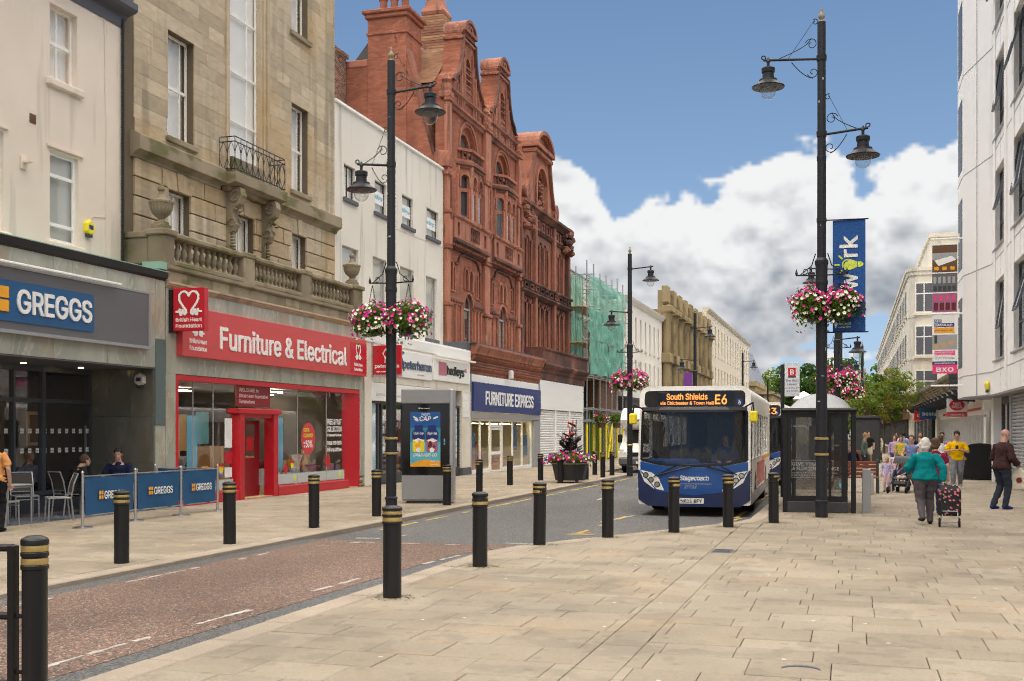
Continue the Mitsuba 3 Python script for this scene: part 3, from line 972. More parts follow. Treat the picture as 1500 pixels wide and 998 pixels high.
part(gb, 'lamp_shade', MB().lathe([(0.25, 2.15), (0.05, 2.38), (0.012, 2.4), (0.012, 3.1)], (-18.0, 19.4, 0), 14).lathe([(0.25, 2.15), (0.05, 2.38), (0.012, 2.4), (0.012, 3.1)], (-18.0, 16.8, 0), 14), 'm_purple')
k = nk(gb + '__downlight')
MB().lathe([(0.055, 3.16), (0.055, 3.168)], (-16.28, 19.28, 0), 12).lathe([(0.055, 3.16), (0.055, 3.168)], (-16.28, 21.08, 0), 12).put(k, 'm_white')
scene[k]['emitter'] = {'type': 'area', 'radiance': {'type': 'rgb', 'value': [4.0, 3.0, 1.2]}}
k = nk(gb + '__ceiling_light')
MB().box(-19.2, -18.9, 10.0, 21.0, 3.0, 3.02).put(k, 'm_white')
scene[k]['emitter'] = {'type': 'area', 'radiance': {'type': 'rgb', 'value': [0.35, 0.24, 0.12]}}
part(gb, 'entrance_paving', MB().box(-17, XS, -14, 22.0, -0.1, 0.004), 'm_slate')


def alarm_box(x, y, z, bsdf, label, r=0.19, face='x'):
    hexa = [(r * math.cos(a), r * 1.05 * math.sin(a)) for a in np.arange(6) * math.pi / 3 + math.pi / 6]
    p, q = sg.Polygon(hexa), sg.Polygon([(u * 0.78, v * 0.78) for u, v in hexa])
    m = MB()
    V = [(0.0, *u) for u in hexa] + [(0.06, *u) for u in hexa] + [(0.10, u[0] * 0.78, u[1] * 0.78) for u in hexa]
    f = [[rr + k, rr + (k + 1) % 6, rr + 6 + (k + 1) % 6, rr + 6 + k] for rr in (0, 6) for k in range(6)]
    m.add(V, f).add(V, [[12, 13, 14], [12, 14, 15], [12, 15, 16], [12, 16, 17]])
    M = np.eye(4)
    if face == 'y':
        M[:3, :3] = [[0, 1, 0], [-1, 0, 0], [0, 0, 1]]
    if face == '-x':
        M[:3, :3] = [[-1, 0, 0], [0, -1, 0], [0, 0, 1]]
    M[:3, 3] = (x, y, z)
    t = thing('alarm_box', label, 'alarm box')
    part(t, 'cover', m, bsdf, M=M)
    part(t, 'badge', MB().box(0.10, 0.104, -r * 0.4, r * 0.4, -r * 0.25, r * 0.3), 'm_navy', M=M)
    part(t, 'base', MB().box(0, 0.08, -r * 0.5, r * 0.5, -r * 1.25, -r * 0.8, 0.01), 'm_charcoal', M=M)


alarm_box(XU, 20.94, 6.22, 'm_yellow', 'yellow burglar alarm box on the cream wall above the bakery sign', 0.17)
alarm_box(-15.35, 21.953, 2.93, mat('m_offwhite', (0.62, 0.58, 0.50), 0.5, 0.4), 'off white hexagonal alarm box under the bakery canopy', 0.15, 'y')

# ---- the sandstone building with the charity shop
bb = thing('shop_building', 'tall honey sandstone building with stone balustrade over a red charity shop front', 'building')
Y0, Y1 = 22.62, 33.27
up = [rect(23.98, 25.14, 9.0, 11.62), rect(30.34, 31.44, 9.0, 11.62), rect(30.34, 31.44, 13.75, 16.4), rect(23.98, 25.14, 13.75, 16.4)]
gf = [rect(23.98, 24.95, 5.5, 7.70), rect(27.14, 28.13, 5.5, 7.70), rect(30.34, 31.28, 5.5, 7.70)]
cw = rect(26.62, 28.95, 8.75, 18.2)
wall_r = rect(22.2, Y1, 5.0, 18.2)
px_wall(bb, 'wall_core', wall_r, up + gf + [cw], -16.42, XU - 0.035, 'm_mortar')
blocks(bb, 'stone', rect(Y0, Y1, 8.75, 18.2), up + [cw], lambda r: r.choice((0.34, 0.36, 0.40)), (0.7, 1.25), XU - 0.036, 0.036, 'm_ashlar', 3, gap=0.006, bev=0.003)
part(bb, 'corner_pilaster', MB().box(-16.4, XU - 0.30, 22.2, Y0 - 0.002, 5.0, 18.2, tone=0.3), 'm_ashlar')
part(bb, 'drain_pipe', MB().tube([(XU - 0.22, 22.45, 5.2), (XU - 0.22, 22.45, 18.0)], 0.06, 8), 'm_brown')
vou = []
for y0, y1 in ((23.98, 24.95), (27.14, 28.13), (30.34, 31.28)):
    c, n = (y0 + y1) / 2, 5
    for i in range(n):
        a, b = (i - n / 2), (i + 1 - n / 2)
        w0, w1 = (y1 - y0 + 0.06) / n, (y1 - y0 + 0.62) / n
        ext = 0.10 if i == 2 else 0
        vou.append((c, sg.Polygon([(c + a * w0 + .006, 7.71), (c + b * w0 - .006, 7.71), (c + b * w1 - .006, 8.16), (c + a * w1 + .006, 8.16)]), ext))
blocks(bb, 'rusticated_stone', rect(Y0, Y1, 5.05, 8.18), gf + [v[1].buffer(0.008) for v in vou], 0.447, (1.5, 2.6), XU - 0.036, 0.056, 'm_ashlar', 9, gap=0.035, bev=0.012)
for c, p, ext in vou:
    part(bb, 'voussoir', MB().px(p, XU - 0.036, XU + 0.022 + ext * 0.3, R(0.2, 0.9)), 'm_ashlar')
for y0, y1 in ((22.5, 26.28), (29.12, 33.33)):
    band = MB()
    cornice(band, [(-0.05, 8.16), (0.05, 8.16), (0.07, 8.24), (0.16, 8.30), (0.24, 8.33), (0.24, 8.66), (0.21, 8.68), (-0.05, 8.80)], y0, y1, XU)
    part(bb, 'band_course', band, 'm_oldstone')
fr = MB()
for o, w in ((0.0, 0.13), (0.13, 0.10), (0.23, 0.10)):
    d = 0.06 - o * 0.5
    for s_, e in ((26.62 + o, 26.62 + o + w), (28.95 - o - w, 28.95 - o)):
        fr.box(XU - 0.2, XU + d, s_, e, 8.8, 18.2, 0.01, R(0, 1))
part(bb, 'window_surround', fr, 'm_ashlar')
window(bb, 26.95, 28.62, 9.2, 17.6, XU, 0.2, bars_y=[28.08], bars_z=[(10.28, .07), (11.63, .07), (13.17, .07), (14.7, .07), (16.2, .07)], back='m_net', backdepth=0.1, sill=False)
part(bb, 'window_board', MB().box(XU - 0.3, XU + 0.02, 26.95, 28.62, 8.8, 9.2), 'm_oldstone')
for q in up:
    b = q.bounds
    window(bb, b[0], b[2], b[1], b[3], XU, 0.22, bars_y=[b[0] + 0.22, b[2] - 0.32], bars_z=[((b[1] + b[3]) / 2, 0.07)], backdepth=0.16)
for q in gf:
    b = q.bounds
    window(bb, b[0], b[2], b[1], b[3], XU, 0.2, bars_y=[(b[0] + b[2]) / 2], bars_z=[], sill=False)
part(bb, 'core', MB().box(-28, -16.85, 22.2, Y1, 5.0, 18.2).box(-28, -22.0, 22.3, Y1, -0.2, 5.0).box(-16.85, -16.36, 22.2, 22.3, 5.0, 18.2), 'm_room')
part(bb, 'end_wall', MB().box(-28, -16.4, Y1 - 0.3, Y1 - 0.02, 5, 18.2), 'm_sandstone')
# iron balcony on scroll brackets
bal = part(bb, 'balcony', MB().py(sg.Polygon([(XU, 8.30), (XU + 0.30, 8.30), (XU + 0.50, 8.36), (XU + 0.52, 8.62), (XU, 8.62)]), 26.28, 29.12).box(XU, XU + .2, 26.45, 28.95, 8.18, 8.30), 'm_oldstone')
rl = MB()
xr = XU + 0.46


def rail_run(a, b, n):
    a, b = np.array(a), np.array(b)
    for z in (8.70, 9.42, 9.55):
        rl.tube([(*a, z), (*b, z)], 0.015, 5)
    for i in range(n + 1):
        p = a + (b - a) * i / n
        rl.tube([(*p, 8.62), (*p, 9.56)], 0.011, 5)
    for i in range(n):                                    # interlaced ovals between the bars
        p, q = a + (b - a) * i / n, a + (b - a) * (i + 1) / n
        for sgn in (1, -1):
            rl.tube([(*(p + (q - p) * (0.5 + sgn * 0.5 * math.sin(u * math.pi))), 8.70 + 0.72 * u) for u in np.linspace(0, 1, 9)], 0.009, 4)


rail_run((xr, 26.33), (xr, 29.07), 9)
rail_run((XU, 26.33), (xr, 26.33), 2)
rail_run((XU, 29.07), (xr, 29.07), 2)
part(bal, 'railing', rl, 'm_iron')
for yc in (26.75, 28.65):
    sc = MB()
    spi = [(0.30 + (0.20 - 0.018 * i) * math.cos(i * 0.55 + 1.2), 8.0 + (0.20 - 0.018 * i) * math.sin(i * 0.55 + 1.2)) for i in range(11)]
    body = [(0.02, 8.25), (0.42, 8.25), (0.48, 8.05), (0.40, 7.85), (0.26, 7.76), (0.20, 7.6), (0.22, 7.42), (0.26, 7.3), (0.20, 7.14), (0.10, 7.08), (0.09, 6.62), (0.0, 6.56)]
    sc.py(sg.Polygon([(XU + x, z) for x, z in body]).buffer(0.02), yc - 0.13, yc + 0.13)
    for s_ in (-0.15, 0.15):
        sc.tube([(XU + x, yc + s_, z) for x, z in spi], 0.035, 6)
        sc.tube([(XU + 0.2 + 0.10 * math.cos(u), yc + s_ * 0.9, 7.35 + 0.10 * math.sin(u)) for u in np.linspace(0, 5.5, 10)], 0.03, 6)
    for i in range(7):
        sc.lathe([(0.03, 0), (0.09 - 0.005 * i, 0.05), (0.03, 0.1)], (XU + 0.14, yc, 6.60 + i * 0.085), 8)
    for i in range(8):
        a_ = i * 0.7
        sc.lathe([(0.0, -0.05), (0.07, 0), (0.0, 0.05)], (XU + 0.32 + 0.1 * math.cos(a_), yc + 0.1 * math.sin(a_ * 2), 7.55 + 0.05 * i), 7)
    part(bal, 'scroll_bracket', sc, 'm_oldstone')
# stone balustrade over the shop
ped = [(22.3, 22.70), (25.81, 26.37), (29.01, 29.61), (32.50, 33.18)]
bl = part(bb, 'balustrade', MB().box(XS - 0.36, XS + 0.03, 22.70, 32.5, 5.60, 5.72, 0.02).box(XS - 0.36, XS + 0.03, 22.70, 32.5, 6.24, 6.37, 0.03), 'm_oldstone')
for i, (p, q) in enumerate(ped):
    g = 0.06 if i in (0, 3) else 0.03
    part(bl, 'pedestal', MB().box(XS - 0.42, XS + 0.035, p, q, 5.45, 6.26, 0.015, R(0, .8)).box(XS - 0.47, XS + 0.035 + g, p - g, q + g, 6.262, 6.40, 0.025, R(0, .8)), 'm_oldstone')
prof = [(0.075, 0), (0.075, 0.045), (0.045, 0.06), (0.04, 0.09), (0.072, 0.16), (0.085, 0.22), (0.07, 0.29), (0.042, 0.35), (0.036, 0.39), (0.055, 0.42), (0.055, 0.45), (0.07, 0.46), (0.07, 0.52)]
proto = None
for p, q in ((22.70, 25.81), (26.37, 29.01), (29.61, 32.5)):
    n = 12
    for i in range(n):
        y = p + (q - p) * (i + 0.5) / n
        if proto is None:
            proto = MB().lathe(prof, (0, 0, 0), 12)
            k = part(bl, 'baluster', proto, 'm_oldstone', True)
            base_d = dict(scene[k])
        else:
            k = nk(bl + '__baluster')
        scene[k] = {**base_d, 'to_world': T4().translate([XS - 0.16, y, 5.72])}
ret = part(bb, 'parapet_return', MB().box(XU - 0.1, XS - 0.43, 22.32, 22.55, 5.62, 6.22, 0.02, 0.2).box(XU - 0.1, XS - 0.43, 22.28, 22.60, 6.22, 6.36, 0.02, 0.5), 'm_oldstone')
urn = [(0.17, 0), (0.17, 0.05), (0.10, 0.07), (0.07, 0.12), (0.10, 0.16), (0.20, 0.24), (0.255, 0.36), (0.265, 0.47), (0.285, 0.48), (0.285, 0.53), (0.20, 0.55), (0.11, 0.62), (0.065, 0.68), (0.055, 0.76), (0.085, 0.80), (0.08, 0.86), (0.03, 0.92), (0, 0.93)]
for y in (22.5, 32.84):
    part(bl, 'urn', MB().box(XS - 0.36, XS - 0.02, y - 0.17, y + 0.17, 6.40, 6.52, 0.015).lathe(urn, (XS - 0.19, y, 6.52), 18), 'm_oldstone', 40)
led = MB()
cornice(led, [(-1.0, 5.58), (0.10, 5.58), (0.10, 5.50), (0.05, 5.46), (-1.0, 5.46)], 22.38, 33.3, XS, tone=0.4)
part(bb, 'ledge', led, 'm_oldstone')
blocks(bb, 'ledge_stone', rect(22.38, 33.25, 5.20, 5.46), [], 0.26, (0.7, 1.1), XS - 0.03, 0.06, 'm_oldstone', 14, gap=0.012, bev=0.008)
mo = MB()
cornice(mo, [(-0.4, 5.06), (0.02, 5.06), (0.03, 5.10), (0.07, 5.11), (0.07, 5.14), (0.11, 5.155), (0.11, 5.20), (-0.4, 5.20)], 22.38, 33.25, XS)
part(bb, 'moulding', mo, 'm_ashlar')
part(bb, 'wall_base', MB().box(-16.4, XS - 0.03, 22.38, 33.25, 5.06, 5.58), 'm_mortar')
# marble shop surround
for i in range(8):
    ya, yb = 22.40 + i * 1.356, 22.40 + (i + 1) * 1.356
    part(bb, 'marble_panel', MB().box(XS - 0.05, XS, ya + 0.003, yb - 0.003, 3.10, 5.055, 0.003, R(0, 1)), 'm_marble')
part(bb, 'shop_lintel', MB().box(-16.0, XS - 0.05, 22.38, 33.25, 3.08, 5.06), 'm_joint')
part(bb, 'marble_pier', MB().box(XS - 0.5, XS + 0.004, 22.38, 22.78, -0.1, 3.095, 0.005, 0.7), 'm_marble')
part(bb, 'marble_pier', MB().box(XS - 0.5, XS + 0.004, 33.02, 33.38, 0.35, 3.095, 0.005, 0.2), 'm_marble')
rub = MB()
for i in range(16):
    rub.lathe([(0, 0), (0.1, 0.03), (0.11, 0.08), (0.0, 0.13)], (XS - 0.08 + R(-.05, .07), 33.04 + R(0, 0.34), R(0, 0.25)), 6, R(0, 1))
part(bb, 'broken_plinth', rub.box(XS - 0.5, XS - 0.08, 33.02, 33.38, -0.1, 0.345), 'm_oldstone', label='broken bare stone plinth below the marble pier')
ss = part(bb, 'shop_sign', MB().box(XS + 0.004, XS + 0.17, 22.81, 33.18, 3.52, 4.68, 0.008), 'm_signred', label='long red fascia sign lettered Furniture & Electrical')
part(ss, 'sign_panel', MB().box(XS + 0.17, XS + 0.174, 31.95, 33.17, 3.60, 4.55), 'm_red')
part(ss, 'lettering', text_left(MB(), 'Furniture & Electrical', 24.42, 3.80, XS + 0.17, 0.52, 7.25, 0.02), 'm_white')
hl = MB()
heart_logo(hl, (XS + 0.175, 23.45, 4.03), EY, EZ, EX, 0.48, 0.45, 0.09)
heart_logo(hl, (XS + 0.177, 32.52, 4.03), EY, EZ, EX, 0.45, 0.40, 0.09)
text_left(hl, 'British Heart', 23.10, 3.85, XS + 0.17, 0.10, 0.74)
text_left(hl, 'Foundation', 23.10, 3.68, XS + 0.17, 0.10, 0.74)
text_left(hl, 'British Heart', 32.22, 3.82, XS + 0.174, 0.09, 0.62)
text_left(hl, 'Foundation', 32.22, 3.67, XS + 0.174, 0.09, 0.62)
part(ss, 'logo', hl, 'm_white')
bs = thing('projecting_sign', 'square red hanging sign with white ribbon heart logo left of the charity shop', 'sign')
part(bs, 'board', MB().box(-14.92, -14.09, 22.55, 22.72, 4.07, 5.05, 0.01), 'm_red')
part(bs, 'bracket', MB().box(-15.0, -14.92, 22.5, 22.76, 4.03, 5.02), 'm_black')
hl = MB()
heart_logo(hl, (-14.5, 22.55, 4.43), EX, EZ, -EY, 0.54, 0.62, 0.085)
text_front(hl, 'British Heart', -14.84, 4.28, 22.55, 0.085, 0.68)
text_front(hl, 'Foundation', -14.84, 4.14, 22.55, 0.085, 0.68)
part(bs, 'logo', hl, 'm_white')
# shop front, door portal, windows
xg = XS - 0.14
sf = MB()
sf.box(XS - 0.3, XS - 0.01, 22.78, 22.92, 0, 3.08).box(XS - 0.3, XS - 0.01, 22.78, 33.02, 2.96, 3.085).box(XS - 0.28, XS + 0.02, 27.69, 32.18, -0.05, 0.26, 0.01).box(XS - 0.28, XS + 0.02, 22.92, 25.61, -0.05, 0.26, 0.01)
sf.add([(XS - 0.22, 32.16, -0.05), (XS + 0.0, 33.02, -0.05), (XS + 0.0, 33.02, 2.96), (XS - 0.22, 32.16, 2.96), (XS - 0.5, 33.02, -0.05), (XS - 0.5, 33.02, 2.96)], [[0, 1, 2], [0, 2, 3], [0, 3, 5], [0, 5, 4]])
sfk = part(bb, 'shop_front', sf, 'm_red')
part(sfk, 'door_portal', MB().box(XS - 0.30, XS + 0.01, 25.66, 25.90, -0.05, 2.22, 0.012).box(XS - 0.30, XS + 0.01, 27.43, 27.67, -0.05, 2.22, 0.012).box(XS - 0.30, XS + 0.06, 25.52, 27.78, 2.22, 2.36, 0.02).box(XS - 0.28, XS - 0.04, 25.90, 27.43, 2.12, 2.22), 'm_red')
dr_ = part(sfk, 'door', MB().px(rect(26.25, 27.30, 0.02, 2.05).difference(rect(26.42, 27.12, 1.05, 1.95)), XS - 0.42, XS - 0.37), 'm_darkred')
part(bb, 'door_notice', text_left(MB().box(XS - 0.372, XS - 0.368, 26.62, 26.98, 1.25, 1.62), 'BHF', 26.66, 1.38, XS - 0.368, 0.09, 0.28), 'm_red')
part(bb, 'door_glass', MB().quad((XS - 0.4, 26.42, 1.05), (XS - 0.4, 27.12, 1.05), (XS - 0.4, 27.12, 1.95), (XS - 0.4, 26.42, 1.95)), 'm_glass')
part(sfk, 'welcome_board', MB().box(xg - 0.02, xg + 0.02, 25.68, 27.45, 2.42, 2.955), 'm_darkred')
w_ = MB()
text_left(w_, 'WELCOME to', 25.82, 2.80, xg + 0.02, 0.09, 1.0)
text_left(w_, 'British Heart Foundation', 25.82, 2.65, xg + 0.02, 0.085, 1.5)
text_left(w_, 'Sunderland', 25.82, 2.50, xg + 0.02, 0.085, 0.8)
part(bb, 'welcome_lettering', w_, mat('m_palered', (0.62, 0.45, 0.45), 0.5, 0.4))
gl = MB().quad((xg, 22.92, 0.26), (xg, 25.61, 0.26), (xg, 25.61, 2.96), (xg, 22.92, 2.96)).quad((xg, 27.45, 0.26), (xg, 32.2, 0.26), (xg, 32.2, 2.96), (xg, 27.45, 2.96))
part(sfk, 'glass', gl, 'm_glass')
part(sfk, 'glazing_bar', MB().box(xg - 0.01, xg + 0.012, 23.70, 23.72, 0.26, 2.96).box(xg - 0.01, xg + 0.012, 24.6, 24.62, 0.26, 2.96).box(xg - 0.01, xg + 0.012, 29.05, 29.07, 0.26, 2.96).box(xg - 0.01, xg + 0.012, 30.9, 30.92, 0.26, 2.96), 'm_lead')
st = MB().box(xg + 0.004, xg + 0.006, 27.75, 32.15, 0.30, 0.58).box(xg + 0.004, xg + 0.006, 22.95, 25.55, 0.30, 0.55)
part(sfk, 'window_strip', st, mat('m_paleglass', (0.45, 0.52, 0.50), 0.4, 0.4))
ov = sg.Point(0, 0).buffer(1, 24)
ovp = affinity.translate(affinity.scale(ov, 0.44, 0.47), 29.72, 1.55)
part(bb, 'sale_sticker', MB().px(ovp, xg + 0.006, xg + 0.012), 'm_signred', label='red oval sofa clearance sticker on the window')
w_ = text_left(MB(), 'SOFA', 29.42, 1.76, xg + 0.012, 0.10, 0.36)
text_left(w_, 'CLEARANCE', 29.42, 1.60, xg + 0.012, 0.10, 0.58)
part(bb, 'sale_lettering', w_, 'm_yellow')
w_ = text_left(MB(), 'UP TO', 29.42, 1.40, xg + 0.012, 0.06, 0.2)
text_left(w_, '50%', 29.55, 1.30, xg + 0.012, 0.2, 0.42)
text_left(w_, 'OFF', 29.42, 1.30, xg + 0.012, 0.06, 0.12)
text_left(w_, 'FREE & FAST', 30.95, 1.98, xg + 0.008, 0.16, 1.0)
text_left(w_, 'COLLECTION', 30.95, 1.76, xg + 0.008, 0.16, 1.0)
text_left(w_, 'of donated furniture', 30.95, 1.62, xg + 0.008, 0.07, 1.0)
text_left(w_, '0808 250 0030', 30.95, 1.36, xg + 0.008, 0.11, 1.0)
text_left(w_, 'bhf.org.uk/free', 30.95, 1.16, xg + 0.008, 0.11, 1.0)
part(bb, 'window_lettering', w_, 'm_white')
w_ = MB().px(affinity.translate(affinity.scale(ov, 0.17, 0.2), 30.98, 0.88), xg + 0.006, xg + 0.012).px(affinity.translate(affinity.scale(ov, 0.12, 0.14), 28.35, 0.72), xg + 0.006, xg + 0.012).box(xg + .004, xg + .008, 25.15, 25.5, 0.95, 1.25)
part(bb, 'round_sticker', w_, 'm_red')
w_ = MB().px(affinity.translate(affinity.scale(ov, 0.07, 0.09), 28.9, 0.44), xg + 0.006, xg + 0.012).px(affinity.translate(affinity.scale(ov, 0.09, 0.10), 30.0, 0.44), xg + 0.006, xg + 0.012).px(affinity.translate(affinity.scale(ov, 0.09, 0.10), 31.85, 0.44), xg + 0.006, xg + 0.012)
part(bb, 'lime_sticker', w_, 'm_lime')
for i, (cname, z) in enumerate((('m_red', 0.88), ('m_orange', 0.83), ('m_yellow', 0.78), ('m_lime', 0.73), ('m_cyan', 0.68), ('m_purple', 0.63))):
    for yy in (28.75, 24.98):
        part(bb, 'rainbow_stripe', MB().box(xg + 0.005, xg + 0.009, yy - 0.12 + 0.013 * i, yy + 0.12 - 0.013 * i, z, z + 0.048), cname)
part(bb, 'window_poster', MB().box(xg - 0.06, xg - 0.05, 27.75, 28.3, 0.75, 2.15).box(xg - 0.26, xg - 0.25, 23.85, 24.3, 0.7, 2.15), 'm_cyan')
part(bb, 'poster_sheet', MB().box(xg + 0.003, xg + 0.006, 25.15, 25.5, 1.35, 2.1).box(xg + 0.003, xg + 0.006, 25.15, 25.5, 0.6, 0.85), 'm_white')
part(bb, 'shop_floor', MB().box(-22, XS - 0.02, 22.5, 33.2, -0.1, 0.03), 'm_tan')
part(bb, 'shop_ceiling', MB().box(-22, XS - 0.35, 22.4, 33.2, 3.04, 3.08), 'm_room')
part(bb, 'shop_side_wall', MB().box(-22, XS - 0.5, 22.4, 22.5, 0, 3.05).box(-22, XS - 0.5, 33.1, 33.2, 0, 3.05), 'm_room')


def sofa(x, y, w, bs_, rz=0):
    m = MB().box(0, 0.85, -w / 2, w / 2, 0.12, 0.42, 0.05).box(0, 0.25, -w / 2, w / 2, 0.4, 0.85, 0.07)
    for s_ in (-1, 1):
        m.box(0.0, 0.85, s_ * w / 2 - 0.1, s_ * w / 2 + 0.1, 0.1, 0.6, 0.05)
    for i in range(2):
        m.box(0.24, 0.85, -w / 2 + 0.1 + i * (w / 2 - 0.1), -0.02 + i * (w / 2 - 0.1), 0.42, 0.54, 0.04)
    t = thing('sofa', bs_[1], 'sofa')
    part(t, 'frame', m, bs_[0], M=rot(rz, (x, y, 0.03)))


sofa(-17.2, 30.2, 1.9, ('m_maroon', 'dark plum sofa behind the right charity shop window'))
sofa(-19.2, 28.2, 1.8, ('m_brown', 'brown sofa deep inside the charity shop'))
sofa(-17.0, 24.0, 1.5, ('m_charcoal', 'dark sofa behind the left charity shop window'))
sh = MB()
for i in range(5):
    sh.box(-21.9, -21.4, 23 + i * 2, 24.7 + i * 2, 0.05, 0.1 + R(1.2, 1.9))
part(bb, 'wardrobe', sh, 'm_brown')
kn = MB()
for i in range(26):
    x, y = R(-21, -16), R(22.8, 32.8)
    kn.box(x, x + R(.1, .5), y, y + R(.1, .6), 0.05, R(0.5, 1.4))
part(bb, 'stock', kn, 'm_tan')
for i, cname in enumerate(('m_white', 'm_signred', 'm_cyan', 'm_net', 'm_orange', 'm_white', 'm_tan', 'm_cyan')):
    part(bb, 'wall_poster', MB().box(-20.2, -20.15, 23.0 + i * 1.25, 23.75 + i * 1.25, 1.15 + 0.2 * (i % 3), 2.3 + 0.1 * (i % 2)), cname)
kn = MB()
for i in range(12):
    y = R(22.95, 32)
    kn.box(xg - 0.25, xg - 0.15, y, y + R(.1, .3), 0.3, R(.5, .95))
part(bb, 'window_display', kn, 'm_lead')
for i, (x, y) in enumerate(((-16.5, 23.4), (-18.5, 24.0), (-16.6, 29.5), (-18.5, 27.5), (-18.0, 31.5))):
    k = nk(bb + '__ceiling_light')
    MB().box(x - 0.06, x + 0.06, y, y + 1.3, 2.93, 2.97).put(k, 'm_white')
    scene[k]['emitter'] = {'type': 'area', 'radiance': {'type': 'rgb', 'value': [8.5, 7.0, 4.8]}}

sr = random.Random(15)
for cname in ('m_lead', 'm_net', 'm_orange', 'm_cyan', 'm_leaf3', 'm_mauve', 'm_wood', 'm_tan', 'm_white'):
    for _ in range(5):
        y = sr.choice((sr.uniform(23.0, 25.2), sr.uniform(27.8, 31.8)))
        x, hgt = sr.uniform(-16.6, -15.35), sr.uniform(0.35, 1.1)
        q = MB()
        if sr.random() < 0.5:
            r_ = sr.uniform(0.06, 0.16)
            q.lathe([(r_ * .6, 0.03), (r_, 0.03 + hgt * .3), (r_ * .5, 0.03 + hgt * .7), (r_ * 1.3, 0.03 + hgt), (0, 0.04 + hgt)], (x, y, 0), 10)
        else:
            q.box(x, x + sr.uniform(.08, .3), y, y + sr.uniform(.15, .5), 0.03, hgt, 0.01)
        part(bb, 'stock', q, cname)
# ---- the white rendered building with the estate agents
wb = thing('shop_building', 'plain white rendered building with estate agents signs at street level', 'building')
uw = [(33.98, 34.86, 9.50, 10.62), (36.49, 37.52, 9.50, 10.62), (39.0, 40.1, 9.50, 10.62), (41.54, 42.85, 9.50, 10.62)]
lw = [(33.83, 35.11, 5.45, 7.92), (36.31, 37.52, 5.45, 7.92), (38.8, 40.17, 5.45, 7.92), (41.47, 42.69, 5.45, 7.92)]
px_wall(wb, 'wall', rect(33.27, 43.42, 4.6, 12.45), [rect(*q) for q in uw + lw], -16.3, XU, 'm_whiterender')
part(wb, 'cable', MB().tube([(XU + 0.012, 38.2, 5.1), (XU + 0.012, 38.22, 9.2), (XU + 0.012, 43.3, 9.3)], 0.010, 5), 'm_portland')
part(wb, 'wall_joint', MB().box(XU, XU + 0.006, 38.25, 38.275, 5.1, 12.45), 'm_portland')
part(wb, 'coping', MB().box(-16.4, XU + 0.08, 33.27, 43.46, 12.45, 12.56, 0.02), 'm_white')
part(wb, 'core', MB().box(-27, -16.7, 33.3, 43.4, 3.4, 12.4).box(-27, -19, 33.3, 43.4, -0.2, 3.4), 'm_room')
part(wb, 'roof', MB().box(-27, -16.3, 33.27, 43.4, 12.36, 12.42), 'm_lead')
for i, (a_, b, c, d) in enumerate(uw):
    k = window(wb, a_, b, c, d, XU, 0.1, bars_y=[(a_ + b) / 2] if i == 0 else [], frame='m_charcoal', fw=0.04, sill_m='m_slate', back='m_net' if i == 0 else 'm_pale', backdepth=0.14)
    if i:
        part(wb, 'window_banner', MB().box(XU - 0.114, XU - 0.110, a_ + 0.05, b - 0.05, c + 0.35, c + 0.8), 'm_white')
        part(wb, 'banner_lettering', text_left(MB(), 'hedleys', a_ + 0.12, c + 0.52, XU - 0.109, 0.16, b - a_ - 0.26), 'm_cyan')
for a_, b, c, d in lw:
    window(wb, a_, b, c, d, XU, 0.09, bars_z=[(c + 0.95, 0.06)], frame='m_lead', fw=0.05, sill_m='m_slate', back='m_pale', backdepth=0.14)
part(wb, 'window_sheet', MB().box(XU - 0.21, XU - 0.2, 34.4, 34.95, 5.6, 6.3).box(XU - 0.21, XU - 0.2, 41.6, 42.0, 5.7, 6.3), 'm_cyan')
part(wb, 'fascia', MB().box(XU, XS + 0.02, 33.42, 43.95, 4.68, 5.06, 0.02).box(XU, XS + 0.0, 33.42, 43.95, 5.06, 5.1), 'm_white')
part(wb, 'stone_panel', MB().box(XU, XS - 0.02, 33.42, 43.95, 3.4, 4.68), 'm_portland')
part(wb, 'stone_pier', MB().box(-16, XS, 33.42, 33.98, 0.0, 3.4, 0.01), 'm_portland')
part(wb, 'stone_pier', MB().box(-16, XS, 42.9, 43.98, 0.3, 3.4, 0.01), 'm_portland')
part(wb, 'plinth', MB().box(-16, XS + 0.03, 42.88, 44.0, -0.2, 0.3, 0.01), 'm_slate')
s1 = part(wb, 'shop_sign', MB().box(XS - 0.02, XS + 0.04, 34.05, 39.42, 3.66, 4.60, 0.01), 'm_white', label='white fascia sign with grey peterheron letters and a heron')
h_ = MB()
w_ = text_left(MB(), 'peterheron', 36.55, 3.98, XS + 0.04, 0.30, 2.75, 0.03)
for pts in ([(36.45, 3.95), (36.50, 4.2), (36.42, 4.4), (36.5, 4.55), (36.62, 4.5)], [(36.45, 3.95), (36.4, 4.1), (36.35, 4.3)]):
    h_.tube([(XS + 0.05, *q) for q in pts], 0.03, 5)
part(s1, 'heron_logo', h_, mat('m_ink2', (0.07, 0.10, 0.16), 0.5, 0.4))
part(s1, 'lettering', w_, mat('m_ink', (0.07, 0.10, 0.16), 0.5, 0.4))
part(s1, 'small_lettering', text_left(MB(), 'estate agents', 37.9, 3.78, XS + 0.04, 0.06, 0.7), 'm_lead')
s2 = part(wb, 'shop_sign', MB().box(XS - 0.02, XS + 0.04, 39.52, 43.8, 3.70, 4.55, 0.01), 'm_white', label='white fascia sign with black hedleys letters')
part(s2, 'lettering', text_left(MB(), 'hedleys', 41.0, 3.98, XS + 0.04, 0.33, 2.0, 0.03), 'm_black')
part(s2, 'logo', MB().box(XS + 0.04, XS + 0.06, 40.1, 40.95, 3.92, 4.42).box(XS + 0.04, XS + 0.06, 43.1, 43.3, 4.15, 4.3), mat('m_dustypink', (0.45, 0.16, 0.20), 0.5, 0.4))
part(s2, 'light_strip', MB().box(XS + 0.1, XS + 0.2, 39.6, 44.1, 4.58, 4.65, 0.01), 'm_white')
